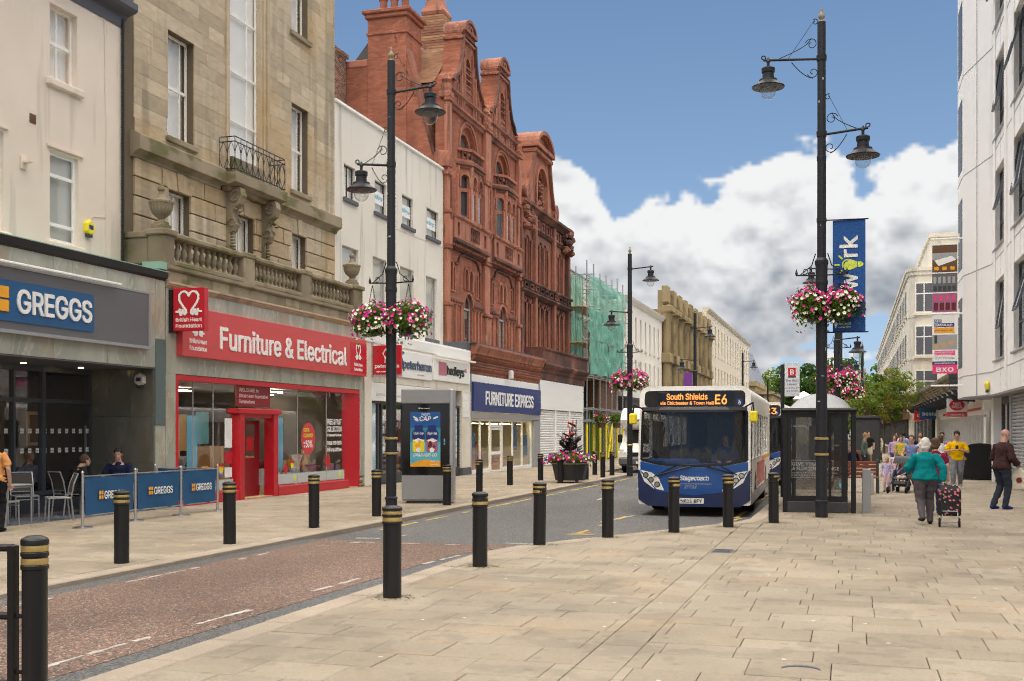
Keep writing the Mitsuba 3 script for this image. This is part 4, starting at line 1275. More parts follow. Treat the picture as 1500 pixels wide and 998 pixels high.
part(wb, 'lower_board', MB().box(XS - 0.1, XS, 33.98, 40.6, 2.78, 3.38, 0.01), 'm_white')
part(wb, 'small_lettering', text_left(MB(), '(0191) 510 3323   peterheron.co.uk', 34.3, 2.95, XS, 0.08, 3.4), mat('m_greytext', (0.4, 0.42, 0.38), 0.5, 0.3))
fr = MB()
for y in (33.98, 34.7, 35.0, 36.9, 38.6, 40.6, 42.0, 42.85):
    fr.box(XS - 0.2, XS - 0.1, y, y + 0.09, 0, 2.8)
fr.box(XS - 0.2, XS - 0.1, 33.98, 42.9, 0, 0.35).box(XS - 0.2, XS - 0.1, 33.98, 42.9, 2.7, 2.8)
fk = part(wb, 'shop_front', fr, 'm_charcoal')
part(fk, 'glass', MB().quad((XS - 0.15, 34, 0.3), (XS - 0.15, 42.9, 0.3), (XS - 0.15, 42.9, 2.75), (XS - 0.15, 34, 2.75)), 'm_glass')
part(wb, 'display_board', MB().box(XS - 0.5, XS - 0.4, 35.1, 36.85, 0.9, 2.4).box(XS - 0.5, XS - 0.4, 37.1, 38.5, 0.9, 2.4), 'm_maroon')
pc = MB()
for i in range(4):
    for j in range(4):
        pc.box(XS - 0.40, XS - 0.395, 35.2 + i * 0.42, 35.52 + i * 0.42, 1.0 + j * 0.35, 1.25 + j * 0.35)
        pc.box(XS - 0.16, XS - 0.155, 42.15 + (i % 2) * 0.33, 42.4 + (i % 2) * 0.33, 0.7 + j * 0.5 + 0.25 * (i // 2), 0.9 + j * 0.5 + 0.25 * (i // 2))
part(wb, 'property_card', pc, mat('m_paleblue', (0.55, 0.70, 0.76), 0.5, 0.4))
part(wb, 'frosted_panel', MB().box(XS - 0.17, XS - 0.165, 34.08, 34.65, 0.4, 2.7), 'm_paleblue')
part(wb, 'wall_notice', text_left(text_left(MB().box(XS, XS + 0.02, 42.95, 43.75, 2.35, 3.3), 'hedleys', 43.0, 3.0, XS + .02, 0.1, 0.7, 0.01), 'to let', 43.0, 2.6, XS + .02, 0.1, 0.5, 0.01), 'm_white')
bs = thing('projecting_sign', 'red hanging sign with white heron and peterheron lettering beside the white building', 'sign')
part(bs, 'board', MB().box(-14.98, -13.98, 34.0, 34.08, 3.62, 4.58, 0.01), 'm_red')
part(bs, 'frame', MB().box(-15.03, -14.98, 33.98, 34.1, 3.55, 4.75).box(-14.99, -13.97, 33.99, 34.09, 3.56, 3.62).box(-15.1, -15.03, 34.0, 34.06, 3.75, 3.9).box(-15.1, -15.03, 34.0, 34.06, 4.3, 4.45), 'm_galv')
w_ = text_front(MB(), 'peterheron', -14.9, 3.84, 34.0, 0.12, 0.85, 0.01)
text_front(w_, 'www.peterheron.co.uk', -14.85, 3.70, 34.0, 0.05, 0.7, 0.01)
w_.tube([(-14.5 + x, 33.99, z) for x, z in ((-.05, 4.0), (-.03, 4.15), (-.12, 4.3), (-.02, 4.45), (0.12, 4.48))], 0.025, 5).tube([(-14.5 + x, 33.99, z) for x, z in ((-.03, 4.15), (0.1, 4.2), (0.18, 4.1))], 0.05, 5)
part(bs, 'lettering', w_, 'm_white')
# ---------------------------------------------------------------- the red terracotta building
rb = thing('red_brick_building', 'ornate red brick and terracotta building with two tall curved gables and a big chimney', 'building')
YR0, YR1, YM = 43.45, 54.1, 48.8
XF = XU + 0.02
hood = lambda c, z: sg.LineString([(c - 1.75, z - 0.05), (c - 1.45, z - 0.05), (c - 1.2, z + 0.30), (c - 0.8, z + 0.42), (c + 0.8, z + 0.42), (c + 1.2, z + 0.30), (c + 1.45, z - 0.05), (c + 1.75, z - 0.05)]).buffer(0.045, cap_style=2)
allholes = []
for b, y0 in enumerate((YR0, YM)):
    W = YM - YR0 if b == 0 else YR1 - YM
    c = y0 + 3.05 if b == 0 else y0 + 2.75
    lo, hi = y0, y0 + W
    hl_ = [arch(c - 0.55, c + 0.55, 5.3, 7.75), arch(c - 0.52, c - 0.10, 7.92, 8.78, 0.35), arch(c + 0.10, c + 0.52, 7.92, 8.78, 0.35), arch(c - 1.0, c + 1.0, 13.55, 15.0)]
    nich = [arch(lo + 0.72, lo + 0.98, 7.7, 8.9, 0.6), arch(lo + 1.06, lo + 1.26, 7.7, 8.7, 0.6), arch(hi - 0.98, hi - 0.72, 7.7, 8.9, 0.6), arch(hi - 1.26, hi - 1.06, 7.7, 8.7, 0.6)]
    upw = [arch(lo + 0.62, lo + 0.92, 10.9, 13.0, 0.4), arch(hi - 0.92, hi - 0.62, 10.9, 13.0, 0.4), rect(c - 1.35, c + 1.35, 10.7, 13.2)]
    px_wall(rb, 'wall', rect(lo, hi, 5.2, 15.35), hl_ + nich + upw, XU - 0.35, XF, 'm_redbrick')
    # ground floor windows and what stands over them
    window(rb, c - 0.55, c + 0.55, 5.3, 7.75, XF, 0.10, bars_z=[(7.1, .08)], fw=0.07, frame='m_tan' if 0 else 'm_lead', sill=False, back='m_charcoal', backdepth=0.3, arched=True)
    for s_ in (-1, 1):
        window(rb, c + s_ * 0.31 - 0.21, c + s_ * 0.31 + 0.21, 7.92, 8.78, XF, 0.08, fw=0.03, frame='m_lead', sill=False, back='m_charcoal', backdepth=0.2, arched=True)
        m = MB().lathe([(0.05, 7.85), (0.06, 7.9), (0.035, 7.95), (0.035, 8.45), (0.06, 8.5), (0.06, 8.56)], (XF - 0.04, c + s_ * 0.02, 0), 8)
        if s_ > 0:
            part(rb, 'colonnette', m, 'm_terracotta')
    part(rb, 'hood_mould', MB().px(hood(c, 8.92), XF, XF + 0.09, 0.1), 'm_soot')
    for k_, q in enumerate((hl_[0], hl_[1], hl_[2])):
        part(rb, 'arch_mould', MB().px(q.buffer(0.11).difference(q.buffer(0.005)).intersection(rect(lo, hi, 7.2 if k_ == 0 else 7.9, 9.2)), XF, XF + 0.06, R(0, 1)), 'm_terracotta')
    for q in nich:
        part(rb, 'niche_back', MB().px(q.buffer(0.01), XU - 0.3, XU - 0.12), 'm_soot')
        part(rb, 'niche_mould', MB().px(q.buffer(0.06).difference(q.buffer(0.003)), XF, XF + 0.05, R(0.3, 1)), 'm_terracotta')
    for ya, yb in ((lo + 0.35, c - 0.62), (c + 0.62, hi - 0.35)):
        fz = MB().box(XF, XF + 0.05, ya, yb, 7.12, 7.48)
        for i in range(int((yb - ya) / 0.16)):
            fz.lathe([(0, 0), (0.07, 0.03), (0.075, 0.1), (0.02, 0.15)], (XF + 0.06, ya + 0.1 + i * 0.16, 7.2 + 0.05 * (i % 2)), 6)
        part(rb, 'carved_frieze', fz, 'm_soot')
        for i in range(3):
            yy = ya + (yb - ya) * (i + 0.5) / 3
            part(rb, 'shaft', MB().lathe([(0.07, 5.3), (0.05, 5.45), (0.05, 6.95), (0.08, 7.1)], (XF + 0.03, yy, 0), 8, 1.0), 'm_terracotta')
    # piers at the sides, in stages
    for yp in (lo + 0.19, hi - 0.19):
        for z0_, z1_, o in ((5.3, 7.1, 0.20), (7.1, 9.45, 0.16), (9.45, 10.9, 0.26), (10.9, 13.1, 0.15), (13.1, 15.5, 0.22)):
            part(rb, 'pier', MB().box(XF, XF + o, yp - 0.19, yp + 0.19, z0_ + 0.002, z1_ - 0.16, 0.02, R(0.75, 1)).box(XF, XF + o + 0.08, yp - 0.24, yp + 0.24, z1_ - 0.158, z1_, 0.03, R(0, .4)), 'm_terracotta')  # pale tone paints the highlights on the pier faces
        part(rb, 'pier_bracket', MB().py(sg.Polygon([(XF, 10.9), (XF + 0.36, 10.9), (XF + 0.30, 10.6), (XF + 0.12, 10.2), (XF, 10.0)]), yp - 0.12, yp + 0.12), 'm_soot')
    # lower balcony: corbelled cornice, parapet with little balusters
    m = MB()
    cornice(m, [(0, 9.40), (0.10, 9.42), (0.14, 9.52), (0.30, 9.62), (0.42, 9.66), (0.42, 9.78), (0, 9.80)], lo + 0.42, hi - 0.42, XF, tone=0.0)
    part(rb, 'balcony_cornice', m, 'm_soot')
    m = MB()
    for i in range(22):
        yy = lo + 0.5 + i * (W - 1.0) / 21
        m.box(XF + 0.05, XF + 0.30, yy - 0.05, yy + 0.05, 9.50, 9.60)
    k = part(rb, 'dentil_row', m, 'm_terracotta')
    labels[k] = {'kind': 'stuff'}
    op = rect(c - 0.62, c + 0.62, 9.95, 10.55)
    px_wall(rb, 'balcony_parapet', rect(lo + 0.42, hi - 0.42, 9.78, 10.68), [op, rect(lo + 0.75, lo + 1.05, 9.95, 10.5), rect(hi - 1.05, hi - 0.75, 9.95, 10.5)], XF + 0.16, XF + 0.34, 'm_terracotta')
    part(rb, 'parapet_panel', MB().box(XF + 0.17, XF + 0.22, lo + 0.7, lo + 1.1, 9.9, 10.55, tone=0).box(XF + 0.17, XF + 0.22, hi - 1.1, hi - 0.7, 9.9, 10.55, tone=0), 'm_soot')
    m = MB()
    cornice(m, [(0.10, 10.66), (0.38, 10.66), (0.42, 10.72), (0.42, 10.80), (0.10, 10.80)], lo + 0.36, hi - 0.36, XF)
    part(rb, 'parapet_coping', m, 'm_terracotta')
    for i in range(5):
        part(rb, 'baluster', MB().lathe([(0.07, 9.95), (0.05, 10.0), (0.075, 10.18), (0.045, 10.35), (0.07, 10.5), (0.07, 10.55)], (XF + 0.25, c - 0.5 + 0.25 * i, 0), 8), 'm_soot', 40)
    # bowed oriel above
    B = [(c - 1.35, XF), (c - 0.78, XF + 0.42), (c + 0.78, XF + 0.42), (c + 1.35, XF)]
    for (ya, xa), (yb, xb) in zip(B[:-1], B[1:]):
        L = math.hypot(yb - ya, xb - xa)
        n = 2 if L > 1 else 1
        holes_ = [arch(L * i / n + 0.16, L * (i + 1) / n - 0.14, 10.85, 12.72) for i in range(n)]
        pan = MB().px(rect(0, L, 10.7, 13.15).difference(unary_union(holes_)), -0.12, 0.0, R(0.3, 1))
        gl = MB()
        for h_ in holes_:
            bb_ = h_.bounds
            gl.quad((-0.05, bb_[0], 10.8), (-0.05, bb_[2], 10.8), (-0.05, bb_[2], 12.72), (-0.05, bb_[0], 12.72))
        tr = MB()
        for h_ in holes_:
            bb_ = h_.bounds
            tr.px(h_.difference(h_.buffer(-0.05)), -0.10, -0.05).box(-0.1, -0.04, bb_[0], bb_[2], 12.0, 12.16)
            tr.px(h_.buffer(0.09).difference(h_.buffer(0.004)).intersection(rect(0, L, 12.2, 13)), 0, 0.05)
        bk = MB().box(-0.18, -0.16, 0, L, 10.8, 13)
        u = np.array([xb - xa, yb - ya]) / L
        M = np.eye(4)
        M[:3, :3] = np.array([[u[1], u[0], 0], [-u[0], u[1], 0], [0, 0, 1]])
        M[:3, 3] = (xa, ya, 0)
        q = part(rb, 'oriel_wall', pan, 'm_terracotta', M=M)
        part(rb, 'oriel_tracery', tr, 'm_terracotta', M=M)
        part(rb, 'oriel_pane', gl, 'm_glass', M=M)
        part(rb, 'oriel_blind', bk, 'm_lead' if L > 1 else 'm_charcoal', M=M)
    for yy, xx in B:
        part(rb, 'oriel_shaft', MB().lathe([(0.08, 10.7), (0.05, 10.85), (0.05, 12.7), (0.10, 12.9), (0.10, 13.1)], (xx, yy, 0), 8, 1.0), 'm_terracotta')
    bp = sg.Polygon([(x, y) for y, x in B])
    part(rb, 'oriel_cornice', MB().pz(bp.buffer(0.08, join_style=2), 13.0, 13.12).pz(bp.buffer(0.16, join_style=2), 13.12, 13.24), 'm_soot')
    pr_ = bp.buffer(0.05, join_style=2)
    part(rb, 'oriel_parapet', MB().pz(pr_.difference(pr_.buffer(-0.14, join_style=2)), 13.24, 13.36).pz(pr_.buffer(0.03, join_style=2).difference(pr_.buffer(-0.17, join_style=2)), 13.72, 13.84), 'm_terracotta')
    for i in range(14):
        d = i / 13 * (B[3][0] - B[0][0])
        yy = B[0][0] + d
        xx = float(np.interp(yy, [q[0] for q in B], [q[1] for q in B]))
        part(rb, 'parapet_baluster', MB().lathe([(0.06, 13.36), (0.04, 13.42), (0.06, 13.55), (0.04, 13.66), (0.06, 13.72)], (xx - 0.02, yy, 0), 7), 'm_soot', 40)
    # deep arch in the gable
    ar = hl_[3]
    for o, d in ((0.0, -0.18), (0.12, -0.02), (0.26, 0.05)):
        part(rb, 'arch_ring', MB().px(ar.buffer(-0.14 + o * 1.0).buffer(0.14).difference(ar.buffer(-0.14 + o - 0.14)).intersection(rect(lo, hi, 13.4, 16)) if o == 0 else ar.buffer(o).difference(ar.buffer(o - 0.13)).intersection(rect(lo, hi, 13.4, 16)), XF - 0.32, XF + d, R(0, 1)), 'm_terracotta')
    part(rb, 'arch_window', MB().px(ar.buffer(-0.1), XF - 0.36, XF - 0.33), 'm_room')
    # frieze and gable
    m = MB()
    cornice(m, [(0, 15.2), (0.10, 15.22), (0.14, 15.34), (0.22, 15.38), (0.22, 15.48), (0, 15.5)], lo, hi, XF)
    cornice(m, [(0, 15.95), (0.06, 15.97), (0.14, 16.05), (0.14, 16.13), (0, 16.15)], lo + 0.1, hi - 0.1, XF)
    part(rb, 'frieze_moulding', m, 'm_soot')
    gab = [(c - 2.25, 15.3), (c - 2.25, 16.5), (c - 2.0, 16.55), (c - 1.85, 16.8), (c - 1.45, 17.05), (c - 1.15, 17.5), (c - 0.95, 18.1), (c - 0.85, 18.9), (c + 0.85, 18.9), (c + 0.95, 18.1), (c + 1.15, 17.5), (c + 1.45, 17.05), (c + 1.85, 16.8), (c + 2.0, 16.55), (c + 2.25, 16.5), (c + 2.25, 15.3)]
    gp = sg.Polygon(gab)
    wnd = arch(c - 0.32, c + 0.32, 16.75, 18.0, 0.3)
    px_wall(rb, 'gable', gp, [wnd], XU - 0.75, XF, 'm_redbrick')
    part(rb, 'gable_niche', MB().px(wnd, XU - 0.4, XU - 0.25), 'm_soot')
    part(rb, 'gable_coping', MB().px(gp.difference(gp.buffer(-0.13)).intersection(rect(lo, hi, 16.5, 18.8)), XF, XF + 0.14, 0.2), 'm_soot')
    for i in range(5):
        for s_ in (-1, 1):
            part(rb, 'gable_rib', MB().box(XF, XF + 0.07, c + s_ * (0.5 + 0.22 * i) - 0.05, c + s_ * (0.5 + 0.22 * i) + 0.05, 15.52, max(16.5, 18.3 - 0.45 * i), tone=R(0, 1)), 'm_terracotta')
    for i in range(6):
        part(rb, 'gable_string', MB().box(XF, XF + 0.03, c - 1.5 + 0.08 * i, c + 1.5 - 0.08 * i, 16.25 + 0.26 * i, 16.30 + 0.26 * i), 'm_soot')
    # scroll cap on the gable
    cap = MB().box(XU - 0.8, XF + 0.05, c - 0.85, c + 0.85, 18.9, 19.05, 0.02).box(XU - 0.8, XF + 0.1, c - 0.95, c + 0.95, 18.62, 18.74, 0.02)
    half = sg.Polygon([(c + 0.82 * math.cos(u), 19.02 + 0.62 * math.sin(u)) for u in np.linspace(0, math.pi, 20)])
    cap.px(half, XU - 0.85, XF + 0.10, 0.6)
    part(rb, 'gable_cap', cap, 'm_terracotta', 40)
    part(rb, 'cap_ring', MB().px(half.difference(half.buffer(-0.13)), XF + 0.10, XF + 0.18).px(sg.Point(c, 19.2).buffer(0.22).difference(sg.Point(c, 19.2).buffer(0.12)), XF + 0.1, XF + 0.16), 'm_soot')
    for yy in (lo + 0.19, hi - 0.19):
        part(rb, 'pier_finial', MB().box(XU - 0.2, XF + 0.3, yy - 0.24, yy + 0.24, 15.5, 15.75, 0.03).lathe([(0.2, 15.75), (0.24, 15.95), (0.16, 16.1), (0.22, 16.25), (0.05, 16.5), (0, 16.55)], (XF + 0.05, yy, 0), 10), 'm_terracotta', 40)
    # brick flank of the gable dormer
    for yy in (c - 2.2, c + 2.0):
        part(rb, 'dormer_cheek', MB().py(sg.Polygon([(XU - 0.7, 15.2), (XU - 0.7, 16.4), (XU - 2.6, 16.4), (XU - 1.2, 15.2)]), yy, yy + 0.25), 'm_redbrick')
    part(rb, 'dormer_roof', MB().add([(XU - 0.7, c - 2.3, 16.4), (XU - 0.7, c, 18.6), (XU - 0.7, c + 2.3, 16.4), (XU - 4, c - 0.1, 18.6), (XU - 3, c - 2.3, 16.4), (XU - 3, c + 2.3, 16.4)], [[0, 1, 3], [0, 3, 4], [1, 2, 5], [1, 5, 3]]), 'm_tile')
# steep tiled roof, laid row by row
m, rr = MB(), random.Random(12)
ra, rz = np.array([XU - 0.5, 13.6]), np.array([XU - 2.3, 18.7])
nrow = 52
for i in range(nrow):
    p, q = ra + (rz - ra) * i / nrow, ra + (rz - ra) * (i + 1.25) / nrow
    nrm = np.array([rz[1] - ra[1], -(rz[0] - ra[0])])
    nrm /= np.linalg.norm(nrm)
    y = YR0 + 0.05 - rr.uniform(0, 0.2)
    while y < YR1:
        y2 = min(y + 0.22, YR1)
        a_, b_ = p + nrm * (0.035 + rr.uniform(-.006, .008)), q
        m.add([(a_[0], y, a_[1]), (a_[0], y2 - .008, a_[1]), (b_[0], y2 - .008, b_[1]), (b_[0], y, b_[1]), (p[0], y, p[1]), (p[0], y2 - .008, p[1])], [[0, 1, 2, 3], [4, 5, 1, 0]], rr.random())
        y = y2
rk = part(rb, 'roof', m, 'm_tile')
labels[rk] = {'label': 'steep mottled brown clay tile roof', 'kind': 'stuff'}
part(rb, 'roof_base', MB().py(sg.Polygon([(XU - 0.55, 13.2), (XU - 2.32, 18.65), (-18.9, 18.65), (-20.3, 17.0), (-24, 11), (-24, 5.2), (XU - 0.4, 5.2)]), YR0 + 0.06, YR1 - 0.02), 'm_room')
part(rb, 'ridge_cresting', MB().box(XU - 2.9, XU - 2.15, YR0 + 1.2, YR1, 18.68, 19.0, 0.03), 'm_terracotta')
part(rb, 'lead_roll', MB().box(XU - 2.6, XU - 2.1, YR0 + 1.2, YR1, 18.55, 18.70), 'm_lead')
tur = MB()
for i in range(15):
    z0_, w0 = 19.1 + i * 0.13, 0.86 - 0.024 * i
    tur.lathe([(w0 * 1.414, z0_), (w0 * 1.414 + 0.02, z0_ + 0.02), ((w0 - 0.024) * 1.414, z0_ + 0.13)], (-18.5, 49.3, 0), 4, rr.random(), a0=math.pi / 4)
part(rb, 'turret_roof', tur, 'm_tile')
part(rb, 'turret_cap', MB().lathe([(0.75, 21.05), (0.80, 21.2), (0.60, 21.5), (0.45, 21.9), (0, 22.1)], (-18.5, 49.3, 0), 4, a0=math.pi / 4), 'm_terracotta')
part(rb, 'turret_base', MB().lathe([(1.28, 18.6), (1.28, 19.12)], (-18.5, 49.3, 0), 4, a0=math.pi / 4), 'm_terracotta')
# the big party chimney and flank wall
fl = sg.Polygon([(-24, 5.2), (XU - 0.05, 5.2), (XU - 0.05, 12.9), (-16.45, 13.2), (-17.45, 17.1), (-17.6, 17.6), (-17.6, 19.1), (-19.35, 19.1), (-19.35, 17.3), (-20.4, 17.3), (-20.4, 13), (-24, 11)])
part(rb, 'flank_wall', MB().py(fl, YR0 - 0.02, YR0 + 0.35), 'm_redbrick')
part(rb, 'chimney', MB().box(-19.35, -17.6, YR0 - 0.07, YR0 + 1.6, 13.5, 19.0, 0.02).box(-19.40, -17.55, YR0 - 0.12, YR0 + 1.65, 18.3, 18.42, 0.02).box(-19.45, -17.5, YR0 - 0.17, YR0 + 1.7, 19.0, 19.18, 0.03).box(-19.55, -17.4, YR0 - 0.25, YR0 + 1.8, 19.18, 19.34, 0.03), 'm_redbrick')
for i in range(3):
    part(rb, 'chimney_pot', MB().lathe([(0.2, 19.3), (0.2, 19.4), (0.15, 19.45), (0.16, 20.0), (0.2, 20.05), (0.2, 20.15)], (-18.0 - 0.5 * i, YR0 + 0.8, 0), 12), 'm_terracotta', 40)
part(rb, 'flank_coping', MB().py(sg.LineString([(-16.42, 13.2), (-17.42, 17.1), (-17.57, 17.6)]).buffer(0.06, cap_style=2), YR0 - 0.06, YR0 + 0.40), 'm_soot')
part(rb, 'flank_string', MB().box(-20.45, -19.36, YR0 - 0.06, YR0 + 0.4, 17.05, 17.35, 0.03), 'm_terracotta')
part(rb, 'kneeler', MB().lathe([(0.0, 0), (0.38, 0.02), (0.42, 0.3), (0.36, 0.62), (0.0, 0.75)], (XU - 0.05, YR0 + 0.05, 12.6), 12).box(XU - 0.8, XF + 0.26, YR0 - 0.1, YR0 + 0.4, 12.3, 12.62, 0.03), 'm_terracotta', 40)
ch = thing('chimney_stack', 'weathered dark brick chimney stack above the white building roof', 'chimney')
part(ch, 'shaft', MB().box(-21.6, -20.3, 42.2, 43.3, 12.0, 17.4).box(-21.7, -20.2, 42.1, 43.4, 17.4, 17.6, 0.02), 'm_darkbrick')
part(ch, 'chimney_pot', MB().lathe([(0.18, 17.6), (0.14, 17.7), (0.14, 18.3), (0.17, 18.35)], (-21.1, 42.7, 0), 12), 'm_portland', 40)
# shop front below: furniture shop with brick corbel cornice
part(rb, 'lead_ledge', MB().box(XU, XS + 0.25, 43.9, 54.7, 5.40, 5.46).box(XU - 0.3, XS + 0.0, 43.42, 43.92, 4.95, 5.44, 0.02), 'm_slate')
m = MB()
cornice(m, [(-1, 4.16), (0.0, 4.16), (0.0, 4.94), (0.20, 4.98), (0.24, 5.10), (0.36, 5.30), (0.36, 5.38), (-1, 5.40)], 43.98, 54.68, XS)
part(rb, 'shop_cornice', m, 'm_terracotta')
part(rb, 'corbel_recess', MB().box(XS, XS + 0.012, 43.99, 54.67, 4.70, 4.96).box(XS, XS + 0.012, 43.99, 54.67, 4.28, 4.50), 'm_brown')  # dark strips behind the corbels, recess shade put in as colour
for row, (z, s_) in enumerate(((4.72, 0.17), (4.30, 0.10))):
    for i in range(46):
        yy = 44.1 + i * 0.2315
        h_ = 0.24 if row == 0 else 0.16
        part(rb, 'corbel_brick', MB().py(sg.Polygon([(XS, z), (XS + s_ * 0.35, z), (XS + s_, z + h_ * 0.6), (XS + s_, z + h_), (XS, z + h_)]), yy - 0.06, yy + 0.06, R(0.8, 1)), 'm_redbrick')
part(rb, 'corbel_band', MB().box(XS, XS + 0.05, 43.98, 54.68, 4.50, 4.56).box(XS, XS + 0.05, 43.98, 54.68, 4.63, 4.69).box(XS, XS + 0.03, 43.98, 54.68, 4.22, 4.27), 'm_soot')
part(rb, 'wall_lamp', MB().box(XS + 0.1, XS + 0.3, 48.95, 49.2, 4.15, 4.55, 0.04), 'm_white')
part(rb, 'white_board', MB().box(XS - 0.1, XS, 44.03, 54.54, 3.84, 4.15, 0.01), 'm_white')
s1 = part(rb, 'shop_sign', MB().box(XS, XS + 0.12, 44.05, 54.54, 2.60, 3.83, 0.01), 'm_navy', label='blue fascia sign lettered FURNITURE EXPRESS in white capitals')
part(s1, 'lettering', text_left(MB(), 'FURNITURE EXPRESS', 45.6, 2.92, XS + 0.12, 0.56, 7.5, 0.02), 'm_white')
part(rb, 'shutter_box', MB().box(XS - 0.2, XS + 0.06, 44.05, 54.54, 2.32, 2.59, 0.02), 'm_alu')
fr = MB()
for y in (44.1, 45.6, 46.95, 48.75, 50.4, 52.0, 53.6):
    fr.box(XS - 0.2, XS - 0.12, y, y + 0.08, -0.1, 2.32)
fr.box(XS - 0.2, XS - 0.12, 44.1, 47, -0.1, 0.15).box(XS - 0.2, XS - 0.12, 48.75, 53.6, -0.1, 0.15).box(XS - 0.2, XS - 0.12, 44.1, 53.6, 2.22, 2.32).box(XS - 0.2, XS - 0.12, 46.95, 48.8, 1.95, 2.05)
fk = part(rb, 'shop_front', fr, 'm_white')
part(fk, 'door', MB().px(rect(47.05, 48.72, -0.08, 1.92).difference(rect(47.18, 48.6, 0.05, 0.75)).difference(rect(47.18, 48.6, 0.88, 1.84)), XS - 0.19, XS - 0.13), 'm_white')
part(fk, 'glass', MB().quad((XS - 0.16, 44.1, -0.05), (XS - 0.16, 53.6, -0.05), (XS - 0.16, 53.6, 2.3), (XS - 0.16, 44.1, 2.3)), 'm_glass')
part(rb, 'side_post', MB().box(XS - 0.4, XS + 0.02, 43.98, 44.08, -0.3, 4.15).box(XS - 0.4, XS + 0.02, 53.7, 54.66, -0.3, 2.3).box(XS - 0.4, XS + 0.04, 54.54, 54.70, -0.3, 4.16), 'm_galv')
part(rb, 'shop_room', MB().box(-21, -20.9, 44, 54.6, -0.2, 3).box(-21, XS - 0.3, 44, 54.6, -0.2, 0.0).box(-21, XS - 0.3, 44.0, 54.6, 2.62, 2.66).box(-21, XS - 0.3, 54.5, 54.6, 0, 2.6), 'm_roomlight')
for yy, z in ((44.6, 0.7), (50.9, 0.9), (52.7, 0.6)):
    part(rb, 'window_banner', MB().box(XS - 0.3, XS - 0.29, yy, yy + 0.75, z, z + (1.4 if yy == 50.9 else 1.0)), 'm_teal_blue')
kn = MB()
for i in range(16):
    y, x = R(44.3, 54), R(-19.5, -15.8)
    kn.box(x, x + R(.3, .9), y, y + R(.4, 1.2), 0.0, R(0.5, 1.5), tone=R(0, 1))
part(rb, 'stock', kn, 'm_wood')
for i, y in enumerate((44.5, 46.2, 48.3, 50.3, 52.2)):
    k = nk(rb + '__ceiling_light')
    MB().box(-15.75, -15.6, y, y + 1.25, 2.1, 2.14).put(k, 'm_white')
    scene[k]['emitter'] = {'type': 'area', 'radiance': {'type': 'rgb', 'value': [5.0, 4.0, 1.7]}}

# ---- its sooty neighbour
sb = thing('red_brick_building', 'soot darkened terracotta building with one round headed gable beside the scaffolding', 'building')
SY0, SY1 = 54.12, 64.45
w3 = []
for y, n in ((54.75, 2), (57.3, 3), (61.5, 2)):
    for i in range(n):
        w3.append((y + i * 0.92, y + i * 0.92 + 0.62))
hu = [arch(a_, b_, 9.55, 11.95) for a_, b_ in w3]
hl_ = [rect(a_, b_, 5.7, 8.4) for a_, b_ in w3]
px_wall(sb, 'wall', rect(SY0, SY1, 5.2, 13.5), hu + hl_, XU - 0.3, XF, 'm_soot')
for (a_, b_), h_ in zip(w3, hu):
    window(sb, a_, b_, 9.55, 11.95, XF, 0.11, bars_z=[(10.9, 0.06)], fw=0.04, frame='m_lead', sill=False, back='m_charcoal', backdepth=0.2, arched=True)
    window(sb, a_, b_, 5.7, 8.4, XF, 0.11, bars_z=[(7.3, 0.06)], fw=0.04, frame='m_lead', sill=False, back='m_charcoal', backdepth=0.2)
    part(sb, 'window_swag', MB().tube([(XF + 0.08, a_ + (b_ - a_) * u, 8.62 - 0.22 * math.sin(u * math.pi)) for u in np.linspace(0, 1, 7)], 0.07, 6), 'm_soot')
    for y in (a_ - 0.14, b_ + 0.14):
        part(sb, 'shaft', MB().lathe([(0.09, 5.6), (0.06, 5.75), (0.055, 8.2), (0.1, 8.4)], (XF + 0.07, y, 0), 8), 'm_terracotta', 40)
        part(sb, 'shaft', MB().lathe([(0.09, 9.5), (0.06, 9.6), (0.055, 11.5), (0.1, 11.7)], (XF + 0.06, y, 0), 8), 'm_terracotta', 40)
m = MB()
for prof_ in ([(0, 8.72), (0.16, 8.76), (0.34, 8.9), (0.34, 9.0), (0, 9.02)], [(0, 9.38), (0.3, 9.38), (0.36, 9.44), (0.36, 9.52), (0, 9.54)], [(0, 12.25), (0.10, 12.3), (0.16, 12.4), (0, 12.42)]):
    cornice(m, prof_, SY0, SY1, XF, tone=0.1)
part(sb, 'string_course', m, 'm_soot')
m = MB()
cornice(m, [(0, 13.1), (0.14, 13.12), (0.30, 13.3), (0.42, 13.36), (0.42, 13.5), (0, 13.52)], SY0, SY1, XF, tone=0.3)
part(sb, 'cornice', m, 'm_soot')
for i in range(10):
    yy = SY0 + 0.7 + i * 1.0
    part(sb, 'frieze_panel', MB().px(rect(yy - 0.36, yy + 0.36, 9.06, 9.36).difference(rect(yy - 0.27, yy + 0.27, 9.12, 9.30)), XF, XF + 0.30, R(0, .6)), 'm_soot')
    part(sb, 'frieze_panel', MB().px(rect(yy - 0.36, yy + 0.36, 12.5, 13.05).difference(rect(yy - 0.25, yy + 0.25, 12.6, 12.95)), XF, XF + 0.07, R(0.3, 1)), 'm_soot')
for yy in (54.4, 57.0, 60.9, 64.2):
    part(sb, 'pilaster', MB().box(XF, XF + 0.22, yy - 0.2, yy + 0.2, 5.4, 13.1, 0.03, R(.3, 1)), 'm_soot')
for yy in (55.0, 63.6):
    cv = MB()
    for i in range(40):
        s_ = R(0.12, 0.26)
        cv.lathe([(0, -s_), (s_, -s_ * .3), (s_ * .9, s_ * .4), (0, s_)], (XF + R(.1, .45), yy + R(-.55, .55), R(12.1, 13.4)), 6, R(0, .8))
    part(sb, 'carved_capital', cv, 'm_soot')
c = 58.55
